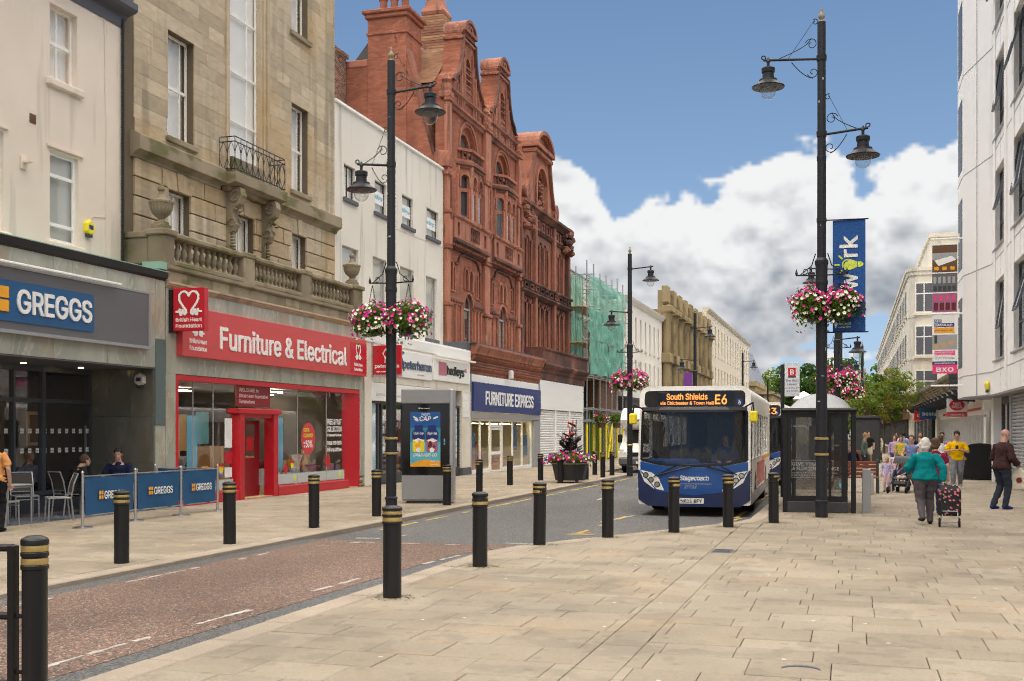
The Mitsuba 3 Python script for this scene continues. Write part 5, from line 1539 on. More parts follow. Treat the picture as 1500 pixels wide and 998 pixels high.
gp = sg.Polygon([(c - 3.2, 13.5), (c - 3.1, 13.95), (c - 2.5, 14.3), (c - 2.1, 15.0), (c - 1.75, 16.0), (c - 1.6, 16.7)] + [(c - 1.6 * math.cos(u), 16.7 + 1.05 * math.sin(u)) for u in np.linspace(0, math.pi, 14)] + [(c + 1.6, 16.7), (c + 1.75, 16.0), (c + 2.1, 15.0), (c + 2.5, 14.3), (c + 3.1, 13.95), (c + 3.2, 13.5)])
wn = arch(c - 1.0, c + 1.0, 13.7, 15.9)
px_wall(sb, 'gable', gp, [wn], XU - 0.7, XF, 'm_terracotta')
part(sb, 'gable_coping', MB().px(gp.difference(gp.buffer(-0.16)), XF, XF + 0.18, 0.6), 'm_soot')
hp = sg.Polygon([(c - 1.75 * math.cos(u), 16.75 + 1.1 * math.sin(u)) for u in np.linspace(0, math.pi, 16)])
part(sb, 'gable_cap', MB().px(hp, XU - 1.3, XF - 0.05, .6).px(hp.difference(hp.buffer(-0.2)), XF - 0.05, XF + 0.35, .5).box(XU - .8, XF + 0.25, c - 1.7, c + 1.7, 16.45, 16.68, 0.04), 'm_terracotta', 40)
part(sb, 'arch_ring', MB().px(wn.buffer(0.2).difference(wn).intersection(rect(50, 70, 13.7, 17)), XF, XF + 0.12).px(wn.difference(wn.buffer(-0.12)), XF - 0.3, XF - 0.1), 'm_terracotta')
m = MB().px(wn, XU - 0.3, XU - 0.25)
for i in range(26):
    m.lathe([(0, -.15), (0.16, 0), (0, .18)], (XU - 0.12, c + R(-.75, .75), R(13.8, 15.5)), 6, R(0, 1))
part(sb, 'gable_carving', m, 'm_soot')
for s_ in (-1, 1):
    part(sb, 'scroll', MB().px(sg.Point(c + s_ * 2.9, 14.05).buffer(0.45), XU - 0.7, XF + 0.16, .5), 'm_terracotta', 40)
m = MB()
ra, rz = np.array([XU - 0.6, 13.4]), np.array([XU - 2.4, 17.2])
for i in range(30):
    p, q = ra + (rz - ra) * i / 30, ra + (rz - ra) * (i + 1.2) / 30
    for k in range(40):
        y, y2 = SY0 + k * 0.258, SY0 + (k + 1) * 0.258 - 0.01
        m.add([(p[0] + .04, y, p[1] + .01), (p[0] + .04, y2, p[1] + .01), (q[0], y2, q[1]), (q[0], y, q[1]), (p[0], y, p[1]), (p[0], y2, p[1])], [[0, 1, 2, 3], [4, 5, 1, 0]], rr.random() * 0.5)
k = part(sb, 'roof', m, 'm_tile')
labels[k] = {'kind': 'stuff'}
part(sb, 'roof_base', MB().py(sg.Polygon([(XU - 0.65, 13.2), (XU - 2.45, 17.15), (-24, 17.15), (-24, 5), (XU - 0.4, 5)]), SY0, SY1), 'm_room')
part(sb, 'ridge', MB().box(XU - 2.8, XU - 2.3, SY0, SY1, 17.1, 17.4, 0.03), 'm_terracotta')
part(sb, 'chimney', MB().box(-19.6, -18.2, 55.2, 57.6, 15, 19.0, 0.02).box(-19.7, -18.1, 55.1, 57.7, 18.4, 18.55, 0.02).box(-19.75, -18.0, 55.0, 57.8, 19.0, 19.3, 0.04), 'm_redbrick')
m = MB()
cornice(m, [(-1, 4.42), (0.05, 4.42), (0.05, 4.75), (0.12, 4.8), (0.16, 4.95), (0.30, 5.05), (0.36, 5.15), (0.36, 5.22), (0.2, 5.28), (0.2, 5.85), (0.3, 5.95), (0.3, 6.02), (-1, 6.05)], 54.72, 64.5, XS, tone=0.2)
part(sb, 'shop_cornice', m, 'm_soot')
part(sb, 'white_board', MB().box(XS - 0.1, XS + 0.02, 54.74, 64.4, 2.90, 4.40, 0.01), 'm_white')
for i, (ya, yb) in enumerate(((54.8, 57.9), (58.2, 61.0), (61.3, 64.3))):
    sl = MB()
    for j in range(25):
        sl.py(sg.Polygon([(XS - 0.1, 0.0 + 0.125 * j - .25), (XS - 0.06, 0.02 + 0.125 * j - .25), (XS - 0.045, 0.07 + 0.125 * j - .25), (XS - 0.09, 0.12 + 0.125 * j - .25)]), ya, yb, R(0, 1))
    part(sb, 'roller_shutter', sl, 'm_shutter')
part(sb, 'shutter_post', MB().box(XS - 0.2, XS - 0.02, 57.9, 58.2, -0.3, 2.9).box(XS - 0.2, XS - 0.02, 61.0, 61.3, -0.3, 2.9).box(XS - 0.2, XS - 0.02, 64.3, 64.5, -0.3, 4.4), 'm_white')
part(sb, 'core', MB().box(-24, XS - 0.25, 54.75, 64.4, -0.3, 5), 'm_room')

# ---- scaffolded building
cb = thing('scaffolded_building', 'pale green plastered building wrapped in scaffolding and green netting', 'building')
hs = [rect(y, y + 1.1, z, z + 1.9) for y in (66, 68.6, 71.2, 73.6) for z in (6.3, 9.0)]
px_wall(cb, 'wall', rect(64.5, 75.6, 5, 11.6), hs, XU - 0.7, XU - 0.4, mat('m_mintwall', (0.62, 0.66, 0.55), 0.9, 0.2))
for q in hs:
    b_ = q.bounds
    window(cb, b_[0], b_[2], b_[1], b_[3], XU - 0.4, 0.12, bars_z=[((b_[1] + b_[3]) / 2, 0.06)], back='m_charcoal')
part(cb, 'roof', MB().py(sg.Polygon([(XU - 0.3, 11.6), (-20, 14), (-26, 11.6)]), 64.5, 75.6), 'm_slate')
part(cb, 'side_wall', MB().box(-26, XU - 0.45, 64.5, 64.8, -0.3, 11.6).box(-26, XU - 0.45, 75.3, 75.6, -0.3, 11.6), 'm_mintwall')
part(cb, 'shop_board', MB().box(XU, XS - 0.3, 70, 75.6, 3.2, 5.0, 0.02), 'm_brown')
part(cb, 'shop_wall', MB().box(XU - 0.6, XU - 0.2, 64.6, 75.6, -0.3, 5.0), 'm_charcoal')
part(cb, 'shop_poster', MB().box(XU - 0.2, XU - 0.15, 66.2, 67.8, 1.0, 3.4), 'm_white')
part(cb, 'shop_shutter', MB().box(XU - 0.2, XU - 0.12, 70.5, 75.0, -0.3, 3.1), 'm_leaf2')
sc = thing('scaffolding', 'steel tube scaffolding with plank decks and ragged green debris netting', 'scaffolding')
ysd = np.linspace(64.9, 75.8, 7)
for y in ysd:
    for x in (XS + 0.1, XU + 0.0):
        part(sc, 'standard', MB().tube([(x, y, -0.1), (x, y, 11.4 + R(0, .6))], 0.04, 6), 'm_galv')
for z in (2.4, 3.1, 5.0, 6.1, 7.2, 8.3, 9.1, 10.1, 11.0):
    for x in (XS + 0.1, XU):
        part(sc, 'ledger', MB().tube([(x, 64.3, z), (x, 76.2, z)], 0.03, 5), 'm_galv')
    for y in ysd:
        part(sc, 'transom', MB().tube([(XU - 0.3, y, z + 0.06), (XS + 0.3 + R(0, .3), y, z + 0.06)], 0.03, 5), 'm_galv')
for i in range(6):
    part(sc, 'brace', MB().tube([(XS + 0.14, ysd[i], 5.0 + (i % 2) * 4), (XS + 0.14, ysd[i + 1], 9.1 - (i % 2) * 4)], 0.03, 5), 'm_galv')
for zz in (5.1, 7.0, 9.1):
    part(sc, 'brace', MB().tube([(XS + 0.1, 64.8, zz), (XU, 64.8, zz + 1.9)], 0.03, 5), 'm_galv')
    for j in range(4):
        part(sc, 'deck_plank', MB().box(XU + 0.05 + j * 0.26, XU + 0.28 + j * 0.26, 64.4 - R(0, .3), 76.2 + R(0, .3), zz, zz + 0.05, tone=R(0, 1)), 'm_tan')
scene['m_netting'] = {'type': 'mask', 'opacity': mikit.proc(lambda p, n, uv: 0.52 + 0.25 * fbm(p.y * 2, p.z * 1.2, p.x, 3) + 0.0 * p.x), 'bsdf': {'type': 'twosided', 'bsdf': {'type': 'diffuse', 'reflectance': {'type': 'rgb', 'value': [0.22, 0.56, 0.44]}}}}


def net(y0, y1, z0, z1, x, seed, side=False):
    n, k = 40, 16
    u, v = np.meshgrid(np.linspace(0, 1, n), np.linspace(0, 1, k), indexing='ij')
    sw = meshkit.fbm(np.stack([u * 9, v * 3, u * 0 + seed], -1), 4, seed) - 0.5
    fold = 0.03 * np.sin(u * 38 + 3 * sw * 4) * (0.3 + 0.7 * v)
    P = np.stack([x + fold + 0.3 * sw, y0 + (y1 - y0) * u, z1 + (z0 - z1) * v + (0.25 * sw) * (v > 0.95)], -1)
    if side:
        P = np.stack([x + (y1 - y0) * u, y0 + fold * 0.7 + 0.2 * sw, z1 + (z0 - z1) * v], -1)
    i, j = np.meshgrid(np.arange(n - 1), np.arange(k - 1), indexing='ij')
    q = np.stack([i * k + j, (i + 1) * k + j, (i + 1) * k + j + 1, i * k + j + 1], -1).reshape(-1, 4)
    return MB().add(P.reshape(-1, 3), q)


for s_, (y0_, y1_, z0_, z1_) in enumerate(((64.9, 70.6, 5.2, 7.35), (70.4, 75.9, 5.2, 7.25), (64.9, 70.5, 7.3, 9.2), (70.3, 75.9, 7.2, 9.2), (64.9, 75.9, 9.2, 11.1))):
    part(sc, 'debris_net', net(y0_, y1_, z0_, z1_, XS + 0.24, s_ + 3), 'm_netting', True)
for z0_, z1_ in ((5.3, 8.4), (8.4, 11.0)):
    part(sc, 'debris_net', net(64.72, 65.7, z0_, z1_, XU - 0.1, 9, True), 'm_netting', True)
for y in ysd:
    part(sc, 'pole_sleeve', MB().lathe([(0.07, 0.0), (0.07, 2.2)], (XS + 0.1, y, 0), 10), 'm_yellow')
part(sc, 'pole_sleeve', MB().tube([(XS + 0.1, 70.6, 2.3), (XS + 0.1, 72.0, 0.1)], 0.06, 8).tube([(XS + 0.1, 72.2, 2.3), (XS + 0.1, 71.0, 0.1)], 0.06, 8), 'm_yellow')

# ---- farther along: white, sandstone and cream fronts


def far_front(label, y0, y1, ztop, wall, rows, pitch, ww, back='m_charcoal', x=XS, frame='m_frame', depth=10, sill='m_portland', first=None):
    t = thing('street_building', label, 'building')
    hs_, y = [], y0 + (pitch - ww) / 2 if first is None else first
    while y + ww < y1 - 0.2:
        for z0_, z1_ in rows:
            hs_.append(rect(y, y + ww, z0_, z1_))
        y += pitch
    px_wall(t, 'wall', rect(y0, y1, 4.2, ztop), hs_, x - 0.3, x, wall)
    for q in hs_:
        b_ = q.bounds
        k = part(t, 'window', MB().px(q.difference(q.buffer(-0.06, join_style=2)), x - 0.2, x - 0.14).box(x - 0.2, x - 0.15, b_[0], b_[2], (b_[1] + b_[3]) / 2 - 0.03, (b_[1] + b_[3]) / 2 + 0.03), frame)
        part(k, 'pane', MB().quad((x - 0.18, b_[0], b_[1]), (x - 0.18, b_[2], b_[1]), (x - 0.18, b_[2], b_[3]), (x - 0.18, b_[0], b_[3])), 'm_glass')
        part(k, 'sill', MB().box(x - 0.1, x + 0.1, b_[0] - 0.1, b_[2] + 0.1, b_[1] - 0.15, b_[1] - 0.003), sill)
    part(t, 'core', MB().box(x - depth, x - 0.45, y0, y1, -0.3, ztop - 0.1), 'm_room')
    part(t, 'end_wall', MB().box(x - depth, x - 0.31, y0, y0 + 0.2, 0, ztop).box(x - depth, x - 0.31, y1 - 0.2, y1, 0, ztop), wall)
    m = MB()
    cornice(m, [(-0.4, ztop - 0.05), (0.1, ztop - 0.02), (0.3, ztop + 0.2), (0.36, ztop + 0.32), (-0.4, ztop + 0.5)], y0, y1, x)
    part(t, 'cornice', m, wall)
    m = MB()
    cornice(m, [(-0.4, 3.2), (0.15, 3.2), (0.2, 3.9), (0.3, 4.05), (0.3, 4.2), (-0.4, 4.25)], y0, y1, x)
    part(t, 'shop_fascia', m, 'm_charcoal')
    m = MB()
    yy = y0 + 0.3
    while yy < y1 - 2:
        m.box(x - 0.1, x - 0.05, yy, yy + 2.2, 0.4, 3.0)
        yy += 2.6
    part(t, 'shop_window', m, 'm_dark')
    part(t, 'shop_base', MB().box(x - 0.4, x - 0.11, y0, y1, -0.3, 3.2), wall)
    return t, hs_


mat('m_paintwhite', (0.75, 0.71, 0.64), 0.8, 0.2)
mat('m_creamstone', (0.70, 0.63, 0.51), 0.85, 0.2)
t, hs_ = far_front('white painted front with tall narrow windows right of the scaffolding', 76.3, 93.2, 10.9, 'm_paintwhite', [(4.9, 7.0), (7.9, 10.1)], 2.0, 0.62)
part(t, 'roof', MB().py(sg.Polygon([(XS - 0.2, 11.1), (-19, 13.0), (-25, 11.1)]), 76.3, 93.2), 'm_slate')
t, hs_ = far_front('brown sandstone bank front with columns and a heavy parapet', 93.4, 123.0, 12.0, 'm_sandstone', [(4.9, 7.4), (8.6, 11.2)], 3.6, 1.1)
m = MB()
cornice(m, [(-0.4, 12.4), (0.2, 12.4), (0.2, 13.4), (0.3, 13.5), (-0.4, 13.6)], 93.4, 123, XS)
part(t, 'parapet', m, 'm_sandstone')
for i in range(9):
    y = 93.7 + i * 3.6
    for dy in (-0.45, 0.45):
        part(t, 'column', MB().lathe([(0.36, 4.4), (0.30, 4.8), (0.26, 10.9), (0.36, 11.4), (0.4, 11.7)], (XS + 0.35, y + dy, 0), 10), 'm_sandstone', 40)
    part(t, 'pedestal', MB().box(XS, XS + 0.75, y - 0.9, y + 0.9, 7.5, 8.3, 0.05).box(XS, XS + 0.9, y - 1.0, y + 1.0, 11.7, 12.2, 0.05).box(XS, XS + 0.5, y - 0.8, y + 0.8, 12.5, 13.9, 0.05), 'm_sandstone')
far_front('cream stone office front with two rows of tall windows near the far trees', 123.2, 177.0, 14.9, 'm_creamstone', [(6.0, 9.2), (10.6, 13.9)], 3.4, 1.0)
t = thing('street_building', 'grey slate mansard roofed stone building at the far end of the street', 'building')
part(t, 'wall', MB().box(-28, -15.6, 196, 226, -0.3, 10.0).box(-28, -15.4, 195.6, 226.4, 9.6, 10.4).box(-15.6, -12.9, 197, 226, -0.3, 8.2).box(-15.6, -12.6, 196.6, 226.4, 8.2, 8.7), 'm_sandstone')
part(t, 'roof', MB().add([(-28, 198, 10.4), (-15.7, 198, 10.4), (-15.7, 224, 10.4), (-28, 224, 10.4), (-25, 201, 16.6), (-18, 201, 16.6), (-18, 220, 16.6), (-25, 220, 16.6)], [[0, 1, 5, 4], [1, 2, 6, 5], [2, 3, 7, 6], [3, 0, 4, 7], [4, 5, 6, 7]]), mat('m_bluelead', (0.22, 0.23, 0.29), 0.6, 0.3))
part(t, 'cresting', MB().box(-25, -18, 200.9, 201.1, 16.6, 17.5).box(-25.2, -17.8, 200.7, 201.3, 17.5, 17.8), 'm_bluelead')
m = MB()
for i in range(9):
    m.box(-12.9, -12.88, 198 + i * 3, 199.3 + i * 3, 4, 7)
for i in range(5):
    m.box(-26 + i * 2.6, -24.6 + i * 2.6, 195.98, 196.0, 5, 8)
part(t, 'window', m, 'm_dark')
# ---------------------------------------------------------------- the right hand side (fronts look to -x)
mat('m_winframe', (0.075, 0.085, 0.10), 0.4, 0.5)
wt = thing('office_building', 'white panelled office block with dark open casement windows over a shuttered shop', 'building')
X4 = 4.5
zs = [(4.08, 6.60), (7.66, 10.18), (11.24, 13.76), (14.82, 17.3)]
ys = [36.88 - 4.35 * i for i in range(6)]
hs_ = [rect(y, y + 2.85, *z) for y in ys for z in zs]
px_wall(wt, 'wall', rect(11, 40.3, 3.0, 18.6), hs_, X4, X4 + 0.3, 'm_panel')
for z in (3.72, 7.3, 10.88, 14.46):
    part(wt, 'joint_strip', MB().box(X4 - 0.012, X4 + 0.02, 11, 40.3, z, z + 0.03), 'm_lead')
for i, y in enumerate(ys[:9]):
    for j, (z0_, z1_) in enumerate(zs):
        xf = X4 + 0.16
        m = MB().px(rect(y, y + 2.85, z0_, z1_).difference(rect(y + 0.07, y + 2.78, z0_ + 0.07, z1_ - 0.07)), xf, xf + 0.07)
        for b_ in (0.95, 1.9):
            m.box(xf, xf + 0.06, y + b_ - 0.04, y + b_ + 0.04, z0_ + .07, z1_ - .07)
        m.box(xf - 0.005, xf + 0.06, y + 0.07, y + 2.78, z0_ + 0.80, z0_ + 0.87)
        k = part(wt, 'window', m, 'm_winframe')
        part(k, 'pane', MB().quad((xf + 0.035, y, z0_), (xf + 0.035, y, z1_), (xf + 0.035, y + 2.85, z1_), (xf + 0.035, y + 2.85, z0_)), 'm_glass')
        part(k, 'sill', MB().box(X4 - 0.07, X4 + 0.16, y - 0.08, y + 2.93, z0_ - 0.07, z0_ - 0.004, 0.01), 'm_lead')
        part(k, 'blind', MB().box(xf + 0.5, xf + 0.52, y, y + 2.85, z0_, z1_), 'm_charcoal')
        op = (i * 7 + j * 3) % 4
        for b_ in ((0.98,) if op == 0 else (1.93,) if op == 1 else (0.98, 1.93) if op == 2 else (0.05,)):      # a top hung sash, pushed open
            w, hh, a_ = 0.86, z1_ - z0_ - 1.0, 0.16 + 0.12 * (op % 2)
            M = np.eye(4)
            M[:3, :3] = [[math.cos(a_), 0, math.sin(a_)], [0, 1, 0], [-math.sin(a_), 0, math.cos(a_)]]
            M[:3, 3] = (xf, y + b_, z1_ - 0.08)
            sm = MB().px(rect(0, w, -hh, 0).difference(rect(0.06, w - 0.06, -hh + 0.06, -0.06)), -0.03, 0.03)
            q = part(k, 'open_sash', sm, 'm_winframe', M=M)
            part(k, 'sash_pane', MB().quad((0, 0, -hh), (0, 0, 0), (0, w, 0), (0, w, -hh)), 'm_glass', M=M)
for y in np.arange(12.8, 40, 4.35):
    part(wt, 'fin', MB().box(X4 - 0.05, X4, y + 0.45, y + 0.75, 4.0, 18.4, 0.02), 'm_panel')
fac = sg.Polygon([(4.5, 40.3), (3.86, 43.2), (3.86, 45.4), (9, 45.4), (9, 40.3)])
for y in np.arange(12.2, 40, 4.35):
    for z in (3.05, 6.68, 10.26, 13.84):
        part(wt, 'panel_seam', MB().box(X4 - 0.006, X4 + 0.01, y - 0.012, y, z, z + 0.98), 'm_lead')
for y in (33.0, 37.4):
    part(wt, 'rain_pipe', MB().tube([(X4 - 0.06, y - 0.85, 3.1), (X4 - 0.06, y - 0.85, 18.6)], 0.045, 8), 'm_panel')
part(wt, 'corner_bay', MB().pz(fac, 3.0, 18.6), 'm_panel')
for z in (3.72, 7.3, 10.88, 14.46):
    part(wt, 'bay_joint', MB().pz(fac.buffer(0.012, join_style=2).difference(sg.box(6, 30, 10, 50)), z, z + 0.03), 'm_lead')
part(wt, 'bay_seam', MB().box(4.15, 4.16, 41.75, 41.79, 3.75, 18.4).box(4.14, 4.17, 41.74, 41.76, 3.0, 3.7), 'm_lead')
for j, (z0_, z1_) in enumerate(zs):
    k = part(wt, 'window', MB().box(3.84, 3.9, 43.6, 45.0, z0_, z1_), 'm_winframe')
part(wt, 'end_wall', MB().box(4.5, 16, 10.9, 11.0, 3.0, 18.6).box(4.9, 16, 10.95, 11.0, 0, 3), 'm_panel')
part(wt, 'core', MB().box(5.2, 16, 11, 45.2, 3.05, 18.5), 'm_room')
part(wt, 'roof_parapet', MB().box(4.4, 4.9, 11, 40.3, 18.6, 18.8, 0.02), 'm_lead')
part(wt, 'soffit', MB().box(X4 + 0.02, 7, 11, 40.3, 2.94, 3.0).pz(fac.buffer(-0.02), 2.95, 2.998), 'm_grey')
m = MB()
for j in range(26):
    m.py(sg.Polygon([(4.97, .02 + .112 * j), (4.93, 0.03 + .112 * j), (4.915, 0.07 + .112 * j), (4.93, 0.105 + .112 * j), (4.97, .115 + .112 * j)]), 31.5, 38.9)
part(wt, 'roller_shutter', m, 'm_galv', label='grey slatted roller shutter')
part(wt, 'shop_wall', MB().box(4.96, 5.2, 11, 31.4, 0, 2.95).box(5.6, 5.8, 38.9, 45.2, 0, 2.95).box(5.0, 5.8, 44.9, 45.3, 0, 3), 'm_panel')
part(wt, 'shutter_rail', MB().box(4.88, 5.0, 38.9, 39.08, 0, 2.94).box(4.88, 5.0, 39.1, 39.25, 0, 2.94), 'm_galv')
part(wt, 'door_frame', MB().px(rect(39.3, 42.2, 0, 2.94).difference(rect(39.5, 40.6, 0.1, 2.7)).difference(rect(40.8, 42.0, 0.1, 2.7)), 5.0, 5.1), 'm_charcoal')
part(wt, 'door_glass', MB().quad((5.05, 39.4, 0), (5.05, 39.4, 2.8), (5.05, 42.1, 2.8), (5.05, 42.1, 0)), 'm_glass')
part(wt, 'column', MB().box(4.75, 5.15, 42.4, 42.8, 0, 2.95, 0.02), 'm_panel')
alarm_box(4.41, 40.65, 3.28, 'm_yellow', 'yellow alarm box low on the corner of the white office block', 0.17, '-x')
bo = thing('hoarding', 'black rounded top hoarding panel against the wall behind the man in brown', 'screen')
part(bo, 'panel', MB().py(sg.Polygon([(3.95, 0.0), (3.95, 1.1)] + [(4.55 - 0.6 * math.cos(u), 1.1 + 0.24 * math.sin(u)) for u in np.linspace(0.3, 2.6, 8)] + [(5.05, 0.9), (5.05, 0)]), 44.3, 44.6), 'm_black')
part(bo, 'foot', MB().box(3.9, 5.1, 44.2, 44.7, 0, 0.06, 0.02), 'm_black')
# the tall advertising banner on its arms
ax = thing('banner', 'tall pink and white advertising banner with meeting room pictures on the white block', 'banner')
bx0, bx1, by = 2.83, 3.68, 43.45
part(ax, 'cloth', MB().box(bx0, bx1, by, by + 0.015, 3.86, 8.55), 'm_white')
for z in (8.72, 6.02, 3.42):
    part(ax, 'arm', MB().tube([(bx0 - 0.05, by, z), (4.0, by, z)], 0.035, 8).tube([(bx1 + 0.05, by, z - 0.16), (bx1 + 0.05, by, z + 0.16)], 0.02, 6), 'm_white')


def pic(x0, x1, z0, z1, bsdf, lift=0.003, nm='print'):
    part(ax, nm, MB().box(x0, x1, by - lift, by - lift + 0.0025, z0, z1), bsdf)


pic(bx0, bx1, 7.52, 8.50, 'm_brown')
pic(bx0, bx1, 7.98, 8.22, 'm_lead', .005)
part(ax, 'print', MB().py(sg.Polygon([(2.9, 7.95), (3.5, 8.1), (3.65, 7.95), (3.05, 7.75)]), by - .008, by - .005), 'm_white')
for i in range(3):
    pic(2.9 + 0.27 * i, 3.05 + 0.27 * i, 7.60, 7.72, 'm_orange', .007)
pic(bx0, bx1, 6.80, 7.48, 'm_midgrey')
for i in range(5):
    pic(2.87 + 0.16 * i, 2.97 + 0.16 * i, 7.12, 7.36, 'm_lead', .005)
    pic(2.87 + 0.16 * i, 2.99 + 0.16 * i, 6.84, 7.02, 'm_charcoal', .005)
pic(bx0, bx1, 6.08, 6.76, 'm_mauve')
for i in range(4):
    pic(2.88 + 0.2 * i, 3.03 + 0.2 * i, 6.14, 6.42, 'm_maroon', .005)
    pic(2.9 + 0.2 * i, 2.98 + 0.2 * i, 6.5, 6.68, 'm_pink', .005)
pic(bx0 + .07, bx0 + .32, 5.70, 5.82, 'm_navy')
pic(bx0 + .07, bx1 - .1, 5.54, 5.68, 'm_navy')
pic(bx0 + .07, bx1 - .1, 5.32, 5.52, 'm_orange')
pic(bx0, bx1, 4.72, 5.26, 'm_lead')
for i in range(3):
    pic(2.86 + 0.26 * i, 3.06 + 0.26 * i, 4.76 + .06 * i, 4.92 + .06 * i, 'm_tan', .005)
pic(2.9, 3.0, 4.95, 5.24, 'm_charcoal', .005)
pic(bx0 + .08, bx1 - .08, 4.52, 4.68, 'm_pink')
pic(bx0, bx1, 4.18, 4.30, 'm_navy')
pic(bx0, bx1, 3.86, 4.18, 'm_pink')
m = text_front(MB(), 'AXO', bx0 + .09, 5.73, by - .003, .07, .2)
text_front(m, 'SUNDERLAND', bx0 + .1, 5.575, by - .003, .075, .58)
text_front(m, 'axosunderland.co.uk', bx0 + .08, 4.21, by - .003, .055, .68)
text_front(m, 'DISCOVER SPACE', bx0 + .1, 4.6, by - .003, .045, .62)
text_front(m, 'AT OUR HUB', bx0 + .1, 4.54, by - .003, .035, .55)
text_front(m, 'axo', bx0 + .12, 3.93, by - .003, .20, .60)
part(ax, 'lettering', m, 'm_white')
m = text_front(MB(), '0191 710 2229', bx0 + .12, 4.38, by - .001, .07, .64)
text_front(m, 'office space to let', bx0 + .1, 5.40, by - .003, .05, .58)
part(ax, 'lettering', m, 'm_ink')
# canopy with slatted front over the post office
cn = thing('shop_canopy', 'long grey slatted canopy over the pavement by the post office', 'canopy')
for i in range(6):
    part(cn, 'slat', MB().py(sg.Polygon([(3.6 + 0.07 * i, 4.02 - 0.095 * i), (3.66 + 0.07 * i, 4.03 - 0.095 * i), (3.66 + 0.07 * i, 3.94 - 0.095 * i), (3.6 + 0.07 * i, 3.93 - 0.095 * i)]), 46.5, 84, i / 5), 'm_oldstone')
part(cn, 'deck', MB().box(3.75, 6.0, 46.6, 84, 3.85, 4.0).box(3.98, 4.1, 46.5, 84, 3.3, 3.9), 'm_lead')
for j in range(4):
    part(cn, 'end_board', MB().box(3.62, 5.2, 46.38, 46.48, 3.42 + 0.19 * j, 3.60 + 0.19 * j, 0.01), 'm_charcoal')
for y in np.arange(47.2, 84, 2.6):
    part(cn, 'bracket', MB().py(sg.Polygon([(3.75, 3.42), (6.0, 3.3), (6.0, 2.9), (4.05, 3.06)]), y, y + 0.14), 'm_charcoal')
po = thing('shop_building', 'post office front with white window columns below the slatted canopy', 'building')
fr = MB()
for y in np.arange(46.6, 70, 1.15):
    fr.box(5.0, 5.1, y, y + 0.12, 0, 2.55)
fr.box(5.0, 5.1, 46.6, 70, 2.45, 2.6).box(5.0, 5.1, 46.6, 70, 0, 0.3)
k = part(po, 'shop_front', fr, 'm_white')
part(k, 'glass', MB().quad((5.06, 46.6, 0.2), (5.06, 46.6, 2.5), (5.06, 70, 2.5), (5.06, 70, 0.2)), 'm_glass')
part(po, 'fascia', MB().box(4.9, 5.6, 46.6, 70, 2.6, 3.3, 0.01), 'm_whiterender')
part(po, 'red_band', MB().box(4.86, 4.9, 47.5, 66, 2.62, 2.72), 'm_signred')
part(po, 'striped_wall', MB().box(4.9, 5.0, 46.0, 46.6, 0.9, 2.3), 'm_net')
part(po, 'core', MB().box(6.2, 14, 45.6, 90, -0.1, 9.0), 'm_portland')
part(po, 'inner_wall', MB().box(5.9, 6.1, 46, 70, 0, 3), 'm_roomlight')
ps = thing('projecting_sign', 'white hanging sign with a red POST OFFICE oval under the canopy', 'sign')
part(ps, 'board', MB().box(3.83, 4.62, 50.0, 50.12, 2.58, 3.13, 0.01), 'm_white')
part(ps, 'strip', MB().box(3.83, 4.62, 49.99, 50.13, 2.38, 2.575, 0.01), 'm_signred')
part(ps, 'oval', MB().py(affinity.translate(affinity.scale(sg.Point(0, 0).buffer(1, 20), 0.30, 0.22), 4.22, 2.86), 49.985, 50.0), 'm_red')
m = text_front(MB(), 'POST', 4.07, 2.88, 49.985, 0.10, 0.3)
text_front(m, 'OFFICE', 4.02, 2.74, 49.985, 0.10, 0.40)
text_front(m, 'Bureau de Change', 3.95, 2.44, 49.99, 0.06, 0.55)
part(ps, 'lettering', m, 'm_white')
part(ps, 'hanger', MB().box(4.0, 4.03, 50.04, 50.07, 3.12, 3.4).box(4.42, 4.45, 50.04, 50.07, 3.12, 3.4), 'm_black')
for nm, y, b_, lab, tx in (('m_teal_blue', 70.4, 'm_white', 'blue hanging shop sign under the canopy beyond the post office', 'boots'), ('m_signred', 76.5, 'm_white', 'red and white hanging shop sign farthest along the canopy', 'store')):
    s_ = thing('projecting_sign', lab, 'sign')
    part(s_, 'board', MB().box(3.9, 5.0, y, y + 0.12, 2.5, 3.15, 0.01), nm)
    part(s_, 'lettering', text_front(MB(), tx, 4.05, 2.72, y, 0.2, 0.75), b_)
ms = thing('shop_building', 'row of small shops with red fascia signs beyond the post office', 'building')
part(ms, 'fascia', MB().box(4.55, 4.8, 71, 90, 2.5, 3.2, 0.01), 'm_signred')
part(ms, 'lettering', letters(MB(), 'vodafone', (4.55, 88.5, 2.7), -EY, EZ, -EX, 0.3, 3.5, 0.01), 'm_white')
part(ms, 'window_band', MB().box(4.6, 4.7, 71, 90, 0.3, 2.5), 'm_dark')
part(ms, 'mullion', MB().box(4.55, 4.6, 74, 74.2, 0, 2.5).box(4.55, 4.6, 78, 78.2, 0, 2.5).box(4.55, 4.6, 82, 82.2, 0, 2.5).box(4.55, 4.6, 86, 86.2, 0, 2.5), 'm_lead')
part(ms, 'wall', MB().box(4.8, 6.2, 70, 90.4, 0, 3.3), 'm_portland')
